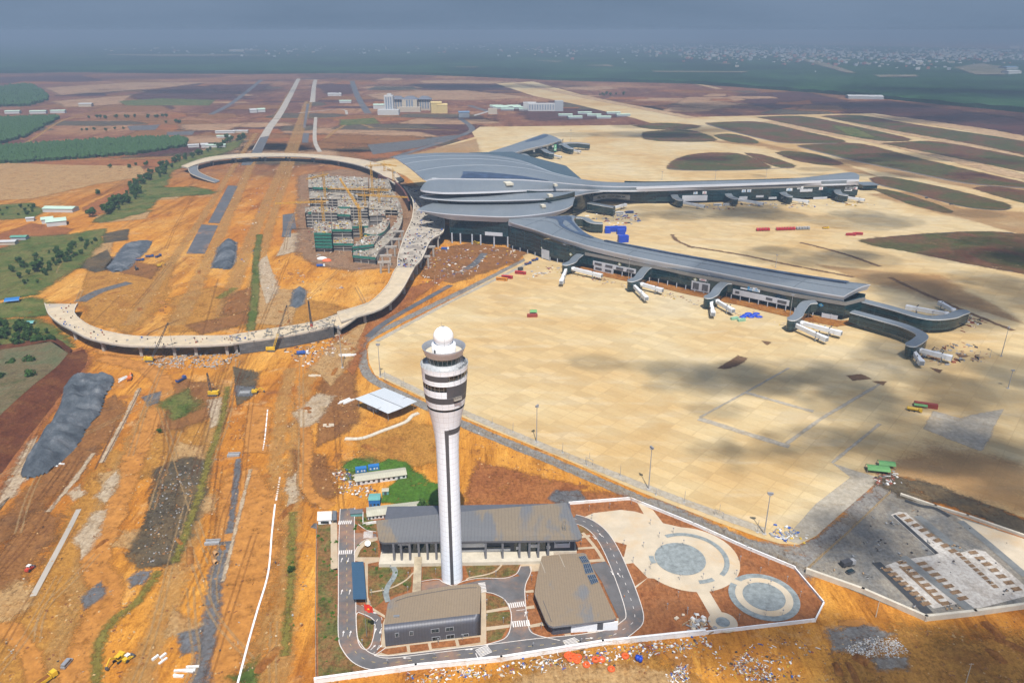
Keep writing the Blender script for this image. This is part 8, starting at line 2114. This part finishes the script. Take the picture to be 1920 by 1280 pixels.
def roller(name, M_):
    o = thing(name, None, 'roller'); b = MB(); b.use(CHAR); b.tube((1.7, -1, .75), (1.7, 1, .75), .75, seg=14); b.build('drum', parent=o, local=True); b = MB(); b.use(M_); b.box((-.9, 0, .7), (2.8, 1.8, 1.1)); b.box((1.0, 0, .8), (1.2, 2.1, .5)); b.build('body', parent=o, local=True); b = MB(); b.use(lw_); b.box((-.2, 0, 2.7), (1.7, 1.7, .14)); 
    for x in (-.9, .5): b.box((x, .7, 1.8), (.1, .1, .9)); b.box((x, -.7, 1.8), (.1, .1, .9))
    b.build('canopy', parent=o, local=True)
    for s in (-1, 1): b = MB(); b.use(TYRE); b.tube((-1.3, s * .75, .7), (-1.3, s * 1.15, .7), .7, seg=10); b.build('wheel', parent=o, local=True)
    return o
def van(name, M_, cat='van', L=5.0, H=2.1):
    o = thing(name, None, cat); b = MB(); b.use(M_); b.box((0, 0, .35), (L, 1.9, .8)); b.box((-.25, 0, 1.12), (L * .82, 1.8, H - 1.12), 0, .88); b.build('body', parent=o, local=True); b = MB(); b.use(GLASS_D); b.box((-.25, 0, 1.25), (L * .80, 1.84, .5), 0, .95); b.build('window_band', parent=o, local=True); wheels(o, L, 1.9, .36); return o
def put(proto, items, group=None):
    u_ = []
    for px, py, rz, lbl in items: place(proto, u_, G(px, py), R(rz), lbl, group)
BUSR = mat('bus_red', (0.42, 0.02, 0.03), 0.4, 0.05, 1.0); BUSO = mat('bus_orange', (0.60, 0.22, 0.02), 0.4, 0.1, 1.0); BLUEV = mat('vehicle_blue', (0.03, 0.07, 0.22), 0.5, 0.1, 1.0); WHITEV = mat('vehicle_white', (0.62, 0.62, 0.62), 0.4, 0.05, 1.0); GREENP = mat('green_tarp', (0.12, 0.30, 0.10), 0.7, 0.15, 0.6); RUSTC = mat('container_red', (0.26, 0.045, 0.03), 0.6, 0.15, 0.8)
put(coach('bus', BUSO), [(941, 526, -16, 'orange and yellow bus parked on the apron beside a red one')]); put(coach('bus', BUSR), [(951, 522, -16, 'red bus parked just behind the orange bus'), (976, 514, -18, 'red bus parked alone on the apron near the hall'), (1595, 442, -5, 'red bus at the left of the pair near the brown field'), (1608, 440.5, -5, 'red bus at the right of the pair near the brown field')])
put(coach('bus', WHITEV), [(1162, 401, 3, 'white bus near the corner of the two piers'), (1345, 386, 4, 'white bus on the apron by the far right pier, left of its twin'), (1363, 385.5, 4, 'white bus on the apron by the far right pier, right of its twin')]); put(coach('bus', BLUEV), [(1180, 400, 12, 'dark blue bus near the corner of the two piers')])
ft = truck('fire_truck', BUSR, BUSR, 9); uf = []
for i, (x0, n, lbl) in enumerate(((1420, 5, 'dark red truck in the left row of trucks on the apron'), (1457, 7, 'red truck in the right row of trucks on the apron'))):
    for j in range(n): place(ft, uf, G(x0 + j * 5.2, 432.5 - i - j * .15), R(78), lbl, 'trucks parked in rows on the apron')
put(truck('white_truck', WHITEV, lgy, 8), [(1495 + j * 5.2, 430.3 - j * .15, 78, 'pale truck at the end of the right row of trucks') for j in range(5)], 'pale trucks in the right row')
put(truck('dump_truck', BLUEV, BLUEV, 8.5, bed='dump', bh=2.6), [(263, 489, 8, 'dark blue dump truck left of two others by the gravel'), (281, 482, 12, 'dark blue dump truck in the middle of three by the gravel'), (297, 482, 75, 'dark blue dump truck at the right of three by the gravel'), (340, 714, 70, 'small dark blue dump truck on the brown mound'), (700, 523 - 60, 20, 'dark dump truck on the car park side of the deck'), (1003, 489, 42, 'dark blue truck farther up the grey strip beside the hall'), (990, 496, 42, 'dark blue truck lower on the grey strip beside the hall')])
put(truck('flatbed_truck', WHITEV, lb, 9, bh=1.6), [(568, 664, 10, 'white truck with a blue load below the scaffolded viaduct'), (835, 468, -5, 'white truck at the foot of the hall front'), (602, 500, 5, 'white truck with a blue load below the netted block')])
put(truck('tanker_truck', MYEL, MYEL, 9, bed='tank'), [(1714, 771, -22, 'yellow tanker truck beside the red container')])
put(truck('yellow_truck', MYEL, MYEL, 8, bed='dump'), [(88, 1277, 60, 'yellow truck cut by the lower edge of the picture'), (1548, 429, 5, 'small yellow truck right of the rows of trucks')])
put(excavator('excavator', MYEL), [(224, 1237, 250, 'yellow excavator with its arm towards the viewer at the lower left'), (479, 737, 5, 'yellow excavator digging beside the grey culvert'), (896, 458, 180, 'yellow excavator in front of the hall columns'), (299, 500, 40, 'yellow excavator below the dump trucks')])
put(excavator('excavator', MORG), [(112, 670, 20, 'orange red excavator on top of the red bank'), (244, 712, 100, 'orange red excavator below the viaduct beside the trench')]); put(excavator('excavator', DGREY), [(257, 506, 130, 'dark excavator left below the dump trucks')])
put(roller('roller', MYEL), [(242, 1236, 60, 'yellow roller beside the yellow excavator at the lower left')]); put(roller('roller', MRED), [(57, 1068, 80, 'red and white roller on the ochre strip at the left')])
put(van('van', mat('vehicle_silver', (0.34, 0.35, 0.36), 0.35, 0.05, 1.0, 0.4)), [(126, 1246, 82, 'silver van on the mud road at the lower left')])
put(van('car', CHAR, 'car', 4.3, 1.5), [(1594, 1074, 25, 'black car on the wet parking lot floor'), (1048, 1156, 110, 'dark car beside the hall with solar panels'), (1637, 348, 5, 'dark car on the taxiway right of the far pier'), (1737, 372, 5, 'dark car on the taxiway left of the oval field'), (1783, 384, 5, 'dark car on the taxiway below the oval field')])
put(truck('covered_truck', lgy, DGREY, 7.5), [(1589, 1060, 20, 'grey covered truck on the wet parking lot floor')])
for lb_, px, py, L, W, H, rz, M_, nm, ct in (('long red container lying on the apron beside the yellow tanker', 1735, 763, 14, 3, 2.8, -20, RUSTC, 'shipping_container', 'container'), ('rust red container with a green cover in the middle of the apron', 998, 594, 9, 3, 2.4, 5, RUSTC, 'shipping_container', 'container'), ('pale green crate left of its twin by the blue tarpaulins', 1377, 599, 7, 2.6, 2, 20, mat('pale_green_paint', (0.22, 0.40, 0.27), 0.6), 'storage_crate', 'crate'), ('pale green crate right of its twin by the blue tarpaulins', 1390, 602, 7, 2.6, 2, 20, MATS['pale_green_paint'], 'storage_crate', 'crate'),
    ('long blue sheeted stack in the corner between the piers', 1154, 434, 26, 6, 6, 3, mat('royal_blue', (0.01, 0.05, 0.38), 0.5), 'sheeted_stack', 'stack'), ('short blue sheeted stack below the long blue one', 1164, 439, 10, 6, 6, 3, MATS['royal_blue'], 'sheeted_stack', 'stack'), ('small blue sheeted stack left of the long blue one', 1139, 437, 7, 6, 5, 3, MATS['royal_blue'], 'sheeted_stack', 'stack'), ('blue sheeted stack half hidden by the near pier roof', 1168, 454, 12, 6, 8, 10, MATS['royal_blue'], 'sheeted_stack', 'stack'), ('dark box container at the apron edge beside the hall', 976, 507, 5, 3, 3, 40, DGREY, 'shipping_container', 'container')):
    o = thing(nm, lb_, ct, G(px, py), R(rz)); b = MB(); b.use(M_); b.box((0, 0, .1), (L, W, H))
    for i in range(int(L / .9)): b.box((-L / 2 + .45 + i * .9, 0, .3), (.3, W + .14, H - .4))
    b.build('body', parent=o, local=True); b = MB(); b.use(M_); b.box((0, 0, H + .1), (L * .98, W * .96, .16)); b.build('lid', parent=o, local=True)
def canopy(label, px, py, L, W, H, rz, M_):
    o = thing('shelter', label, 'shelter', G(px, py), R(rz)); b = MB(); b.use(M_, True); b.loft([[Vector((x, W / 2 * cos(R(a)), H * .6 + H * .4 * sin(R(a)))) for a in range(0, 181, 30)] for x in (-L / 2, L / 2)]); b.build('cover', parent=o, local=True); b = MB(); b.use(STEEL)
    for x in (-L / 2, L / 2):
        for y in (-W / 2, W / 2): b.box((x, y, 0), (.2, .2, H * .62))
    b.build('post', parent=o, local=True)['kind'] = 'stuff'
canopy('green arched shelter at the near corner of the apron, left of its twin', 1645, 884, 12, 6, 3.5, -12, GREENP); canopy('green arched shelter at the near corner of the apron, behind its twin', 1661, 875, 9, 5, 3.5, -12, GREENP); canopy('small green cover over the rust container in mid apron', 1000, 588, 6, 5, 3.6, 5, GREENP); canopy('green cover between the tanker and the red container', 1725, 763, 8, 4, 2.6, -20, GREENP)
canopy('blue and green tarpaulin shelter at the left edge by the scrub', 25, 566, 12, 10, 4, 20, BLUEP); canopy('dark teal shelter in the green corner outside the viaduct', 55, 608, 9, 6, 3, 10, TEAL)
bt_ = thing('tarpaulin_heap', 'crumpled blue tarpaulins heaped beside the pale green crates', 'tarpaulin', G(1400, 593)); b = MB(); b.use(MATS['royal_blue'], True)
for i in range(7): c = G(1393 + i * 5, 595 - (i % 3) * 3); b.ball((c.x, c.y, .4), 2.6, 9, 6, (1.3, .8, .5))
b.build('sheet', parent=bt_)
# gutters, culverts, blocks
def beam_run(label, pts, w_, h, M_, name='concrete_channel', cat='channel', gap=.2, piece=8):
    P = [G(*p) for p in pts]; o = thing(name, label, cat, P[0]); b = MB(); b.use(M_); P = crom(P, 6) if len(P) > 2 else P
    for a, c in zip(P, P[1:]):
        n = max(1, int((c - a).length / piece))
        for i in range(n):
            p, q = a.lerp(c, i / n), a.lerp(c, (i + 1) / n); d = q - p; b.box(((p.x + q.x) / 2, (p.y + q.y) / 2, 0), (d.length - gap, w_, h), math.atan2(d.y, d.x))
    b.build('channel_body', parent=o)
beam_run('long white concrete gutter running down the orange ground left of the compound', [(516, 946), (510, 1000), (503, 1075), (482, 1148), (466, 1205), (444, 1290)], .8, .6, WALLW); beam_run('broken white gutter pieces above the long white gutter', [(525, 895), (521, 920), (518, 938)], .9, .6, WALLW, gap=2.2, piece=4)
beam_run('white gutter segments beside the smooth orange strip', [(502, 768), (497, 820), (493, 845)], .7, .6, WALLW, gap=1.5, piece=5)
for lb_, px, py, n, L in (('white precast blocks lying below the dark stripe at the lower left', 295, 1237, 3, 3.5), ('white slabs with dark gaps at the foot of the grey strip', 343, 1265, 6, 5), ('cream pipe bundle left of the light mast in the red soil', 590, 705, 6, 5), ('white plank stack by the curved retaining kerb', 648, 753, 6, 9), ('cream block stack left of the open white shed', 615, 800, 5, 3), ('pale beams beside the gravel heap', 108, 873, 3, 4), ('white gutters stacked on the red soil near the stub ramp', 650, 668, 5, 10), ('white box girders by the left trench', 228, 712, 3, 9)):
    o = thing('precast_stack', lb_, 'concrete blocks', G(px, py)); q = random.Random(px); b = MB(); b.use(lc if 'cream' in lb_ else lw_); a0 = q.uniform(-.3, 1.3)
    for i in range(n): b.box((q.uniform(-2.5, 2.5), q.uniform(-2, 2) + i * .5, 0), (L * q.uniform(.7, 1.1), .9, q.uniform(.5, 1.0)), a0 + q.gauss(0, .12))
    b.build('block', parent=o, local=True)['kind'] = 'stuff'
for lb_, px, py in (('grey box culvert in the dark stripe near the excavator', 459, 738), ('grey box culvert in the dark stripe, middle one', 438, 855), ('brown box culvert in the dark stripe, near one', 398, 1020)):
    o = thing('box_culvert', lb_, 'culvert', G(px, py), .1); b = MB(); b.use(lgy); b.box((0, 0, 0), (7, 1.6, 1.3)); b.box((0, 2.4, 0), (7, .5, 1.3)); b.build('culvert_body', parent=o, local=True)
for px, py in ((405, 1040), (404, 1056)):
    o = thing('concrete_pipe', 'orange brown concrete pipe on the dark stripe' + (', upper one' if py < 1050 else ', lower one'), 'pipe', G(px, py), .8); b = MB(); b.use(mat('pipe_ochre', (0.40, 0.22, 0.09), 0.9), True); b.lathe([(.9, -1.4), (1.1, -1.4), (1.1, 1.4), (.9, 1.4), (.9, -1.4)], seg=14); p_ = b.build('pipe_body', parent=o, local=True); p_.rotation_euler = (PI / 2, 0, 0); p_.location = (0, 0, 1.1)
# cable reels, barrels
REEL = mat('reel_orange', (0.62, 0.09, 0.015), 0.6, 0.1, 1.0); rl = thing('cable_reel', None, 'cable coil'); b = MB(); b.use(REEL, True); b.lathe([(.55, .1), (.75, 0), (1.25, .05), (1.35, .45), (1.2, .85), (.75, .9), (.55, .75), (.55, .1)], seg=18); b.build('coil', parent=rl, local=True); ur = []
for i, (x, y) in enumerate(((625, 860), (652, 888), (680, 866), (728, 872), (715, 905), (805, 945), (890, 895), (950, 895), (1172, 862), (1040, 985), (640, 850), (700, 890))):
    place(rl, ur, G(940 + x * .198, 1060 + y * .198), i, 'orange coil of pipe lying in the debris outside the front wall', 'orange coils outside the wall', 1.15)
br0 = thing('barrel', None, 'barrel'); b = MB(); b.use(MATS['royal_blue'], True); b.lathe([(.02, 0), (.75, .02), (.8, .9), (.75, 1.8), (.02, 1.82)], seg=12); b.build('drum_body', parent=br0, local=True); ub = []
for x, y, lb_ in ((1288, 893, 'blue barrel in the debris, left of its twin'), (1314, 905, 'blue barrel in the debris, right of its twin')): place(br0, ub, G(940 + x * .198, 1060 + y * .198), 0, lb_, None, 1.2)
# loose litter and debris, nobody could count it
def litter(name, poly, n, lo, hi, mats, layer=.05, plank=.3, seed=1):
    P = [G(*p) for p in poly]; q = random.Random(seed); b = MB(); tris = tessellate_polygon([[Vector((p.x, p.y, 0)) for p in P]]); ar = [abs((P[t[1]] - P[t[0]]).cross(P[t[2]] - P[t[0]]).z) for t in tris]; hot = []
    for i in range(n):
        if hot and q.random() < .6: c = q.choice(hot); p = c + Vector((q.gauss(0, hi * 1.3), q.gauss(0, hi * 1.3), 0))
        else:
            t = q.choices(tris, ar)[0]; u_, v_ = q.random(), q.random()
            if u_ + v_ > 1: u_, v_ = 1 - u_, 1 - v_
            p = P[t[0]] + (P[t[1]] - P[t[0]]) * u_ + (P[t[2]] - P[t[0]]) * v_; hot.append(p)
        b.use(q.choice(mats)); s = q.uniform(lo, hi); pl = q.random() < plank
        b.box((p.x, p.y, layer), (s * (1.8 if pl else 1), s * (.18 if pl else .7), s * q.uniform(.1, .4)), q.random() * 3.1, .8)
    return props(b.build(name), kind='stuff')
MIX = [lw_, lw_, lc, lgy, lt, ld, lr, lb, ly, lw_]
litter('debris', [(760, 1262), (960, 1245), (1130, 1216), (1330, 1196), (1335, 1212), (1140, 1240), (960, 1262), (760, 1285)], 900, .2, 1.2, MIX, .2, .45, 2)
litter('debris', [(1585, 1215), (1625, 1198), (1680, 1200), (1705, 1222), (1650, 1232), (1600, 1230)], 900, .15, .7, [lw_, lw_, lc, lc, lgy], .3, .3, 3); litter('debris', [(1370, 1240), (1400, 1225), (1440, 1250), (1460, 1278), (1390, 1275)], 300, .2, .9, MIX, .3, .4, 4); litter('debris', [(1265, 1248), (1290, 1246), (1290, 1278), (1255, 1278)], 240, .2, .9, MIX, .3, .4, 5)
litter('debris', [(1330, 1205), (1440, 1180), (1540, 1215), (1500, 1275), (1340, 1270)], 140, .2, 1.2, MIX, .3, .4, 6); litter('debris', [(625, 885), (660, 880), (668, 915), (700, 912), (690, 940), (640, 920)], 220, .3, 1.4, MIX, .3, .3, 7); litter('debris', [(1290, 1164), (1320, 1162), (1322, 1178), (1296, 1182)], 60, .8, 2.2, [lc, lgy, lt, lw_], .9, .6, 8)
litter('debris', [(250, 668), (360, 662), (450, 662), (420, 690), (300, 690)], 520, .4, 1.8, [lgy, lgy, lgy, lt, ld, lgy, lc], .2, .4, 9); litter('debris', [(540, 655), (640, 625), (660, 650), (560, 690)], 280, .4, 2.2, [lt, lt, lt, lr, lc, ld, lw_], .2, .6, 10); litter('debris', [(790, 470), (980, 462), (960, 490), (860, 520), (790, 540)], 300, .5, 2.4, MIX, .2, .5, 11); litter('debris', [(430, 300), (560, 310), (570, 500), (690, 500), (640, 560), (460, 560)], 200, .5, 2.2, [lw_, lc, lc, lgy, lt, lt, lb], .2, .4, 12)
litter('debris', [(1095, 400), (1200, 396), (1190, 420), (1120, 430)], 120, 1, 4, [lw_, lb, lr, lgy, ld], .3, .3, 13); litter('debris', [(1290, 385), (1620, 375), (1640, 385), (1300, 395)], 150, .8, 3.2, [lgy, lw_, lb, lr, ld, lgy, ly], .3, .3, 14); litter('debris', [(1700, 655), (1850, 640), (1860, 670), (1740, 690)], 160, .6, 3, [ld, lgy, lt, lr], .2, .5, 15); litter('debris', [(1800, 590), (1850, 600), (1830, 615), (1790, 612)], 70, .8, 3, [ld, lw_, lr], .2, .5, 16)
litter('debris', [(1010, 495), (1480, 600), (1590, 612), (1580, 618), (1470, 612), (1000, 500)], 260, .4, 2, [lt, lt, lr, ly, lgy, lc], .3, .5, 17); litter('debris', [(1435, 1000), (1470, 985), (1500, 1000), (1470, 1018)], 90, .5, 2, [lw_, lb, lgy, ly], .3, .5, 18); litter('debris', [(0, 1010), (560, 700), (600, 900), (540, 1280), (0, 1280)], 200, .3, .9, [lc, lgy, lt, ld, lt], .3, .3, 19); litter('debris', [(1040, 500), (1060, 505), (1000, 520), (985, 515)], 40, .8, 2.5, [lw_, lgy, lr], .3, .5, 20)
litter('debris', [(1640, 895), (1680, 890), (1672, 915), (1650, 915)], 60, .5, 2, [ld, lgy, lw_, lr], .3, .4, 21); litter('debris', [(1520, 1075), (1660, 940), (1900, 1010), (1900, 1130), (1740, 1150)], 150, .3, 1.2, [ld, lt, ld, lgy], .7, .3, 22)
CLOD = [mat('clod_' + n, c, .95, .2, 1.0) for n, c in (('dark', (.17, .065, .02)), ('ochre', (.36, .17, .04)), ('pale', (.42, .27, .12)), ('brown', (.24, .11, .035)))]
litter('soil_clods', [(60, 1000), (230, 740), (640, 690), (700, 830), (590, 960), (575, 1280), (0, 1280)], 2300, .25, 1.3, CLOD, 0, .15, 31); litter('soil_clods', [(170, 560), (260, 480), (560, 440), (640, 560), (430, 612), (220, 610)], 700, .4, 1.9, CLOD, 0, .15, 32); litter('soil_clods', [(1330, 1200), (1530, 1172), (1740, 1175), (1920, 1160), (1920, 1280), (1000, 1280)], 700, .25, 1.1, CLOD, 0, .15, 33); litter('soil_clods', [(880, 805), (1080, 900), (1060, 940), (880, 940)], 220, .25, 1.0, CLOD, 0, .1, 34)
litter('stone_chunks', [(300, 880), (385, 868), (350, 990), (322, 1050), (262, 1060)], 420, .25, 1.0, [lgy, ld, CLOD[3]], .3, .1, 35)
os_ = Sheets('soil_strip', SPOIL); os_.ribbon([(1060, 498), (1112, 509), (1172, 522), (1240, 535), (1295, 548), (1400, 570), (1476, 588), (1575, 608)], 9, 7, 1.5, 3); os_.ribbon([(1560, 608), (1620, 604), (1640, 615)], 6, 7, 1, 3); os_.build()

# a few people on foot
SKIN = mat('skin', (0.35, 0.2, 0.13), 0.7)
def person_mesh(top, legs):
    J = [(0, 0, .95, .17), (0, 0, 1.2, .16), (0, 0, 1.42, .17), (0, 0, 1.55, .065), (0, .02, 1.66, .1), (0, .01, 1.76, .07), (.22, 0, 1.4, .07), (.29, .02, 1.12, .05), (.28, .1, .88, .04), (-.22, 0, 1.4, .07), (-.29, -.02, 1.12, .05), (-.27, .08, .88, .04), (.1, .08, .5, .075), (.1, .16, .08, .055), (.1, .28, .04, .04), (-.1, 0, .5, .075), (-.1, -.12, .08, .055), (-.1, 0, .04, .04)]
    E = [(0, 1), (1, 2), (2, 3), (3, 4), (4, 5), (2, 6), (6, 7), (7, 8), (2, 9), (9, 10), (10, 11), (0, 12), (12, 13), (13, 14), (0, 15), (15, 16), (16, 17)]
    me = bpy.data.meshes.new('person'); me.from_pydata([j[:3] for j in J], E, []); o = bpy.data.objects.new('person', me); COL.objects.link(o); me.materials.append(legs)
    o.modifiers.new('Skin', 'SKIN')
    for d, j in zip(me.skin_vertices[0].data, J): d.radius = (j[3], j[3])
    me.skin_vertices[0].data[0].use_root = True
    o.modifiers.new('Subdivision', 'SUBSURF').render_levels = 1
    b = MB(); b.use(top, True); b.lathe([(.19, .92), (.21, 1.15), (.2, 1.4), (.08, 1.5)], seg=10); b.build('shirt', parent=o, local=True)
    b = MB(); b.use(ly, True); b.ball((0, .02, 1.73), .125, 8, 5, (1, 1.1, .8)); b.build('helmet', parent=o, local=True); return o
pp = [person_mesh(lb, DGREY), person_mesh(MORG, DGREY)]
for i, (x, y, lbl) in enumerate(((517, 1057, 'worker in a dark blue shirt on the orange ground, left of a companion'), (522, 1058, 'worker in an orange shirt on the orange ground, right of a companion'), (1088, 908, 'worker in dark blue standing near the fence above the grey gravel pad'), (1170, 1121, 'worker in orange on the road beside the hall with solar panels'), (1176, 1196, 'worker in blue on the bend of the road by the front wall'), (263, 873, 'worker in orange walking on the mud road'))):
    o = pp[i] if i < 2 else copy_tree(pp[i % 2]); o.location = G(x, y); o.rotation_euler = (0, 0, i * 1.1); props(o, lbl, 'person')

# ---------------------------------------------------------------- fair-weather clouds overhead (their shadows lie on the apron)
k = NT('cloud_white'); lw = k.node('ShaderNodeLayerWeight'); lw.inputs['Blend'].default_value = 0.5
fac = k.mrange(k.math('SUBTRACT', 1.0, lw.outputs['Facing']), 0.0, 1.0, 0.0, 0.215)
tr = k.node('ShaderNodeBsdfTransparent'); ms = k.node('ShaderNodeMixShader'); tl_ = k.node('ShaderNodeBsdfDiffuse'); tl_.inputs['Color'].default_value = (.85, .85, .87, 1)
k.link(fac, ms.inputs[0]); k.link(tr.outputs[0], ms.inputs[1]); k.link(tl_.outputs[0], ms.inputs[2]); k.link(ms.outputs[0], k.out.inputs['Surface'])
CLZ = 900.0; sh = Vector((sd.x, sd.y, 0)) / math.tan(SUN_EL) / max(1e-6, math.hypot(sd.x, sd.y))
qc = random.Random(4); b = MB(); b.use(k.m, True)
def cloud(px, py, rx, ry, n):
    c = G(px, py); c = c + sh * CLZ
    for i in range(int(n * 1.9)):
        p = Vector((c.x + qc.gauss(0, rx * .55), c.y + qc.gauss(0, ry * .55), CLZ + qc.uniform(-15, 25))); r_ = qc.uniform(.18, .55) * min(rx, ry) * 1.25
        b.ball(p, r_, 20, 12, (qc.uniform(1, 1.9), qc.uniform(.8, 1.3), .35))
for a in ((1330, 708, 70, 30, 11), (1480, 715, 55, 20, 7), (1640, 735, 80, 34, 8), (1840, 700, 90, 40, 8), (1870, 845, 110, 45, 12), (1440, 840, 50, 18, 5), (1600, 850, 50, 20, 5), (1850, 960, 80, 24, 6), (1640, 1020, 40, 26, 5), (1900, 1210, 120, 40, 10), (1650, 1250, 90, 26, 6), (1860, 560, 130, 70, 10), (1500, 400, 180, 60, 9), (1350, 400, 120, 40, 6), (1230, 250, 200, 90, 7), (1500, 200, 500, 160, 14), (1800, 215, 500, 160, 14), (1780, 480, 200, 60, 9), (1600, 300, 400, 80, 8), (350, 172, 400, 130, 10), (900, 162, 500, 180, 10), (1850, 178, 700, 180, 12), (860, 225, 160, 60, 5), (1700, 330, 200, 50, 5)):
    cloud(*a)
props(b.build('clouds'), kind='stuff')
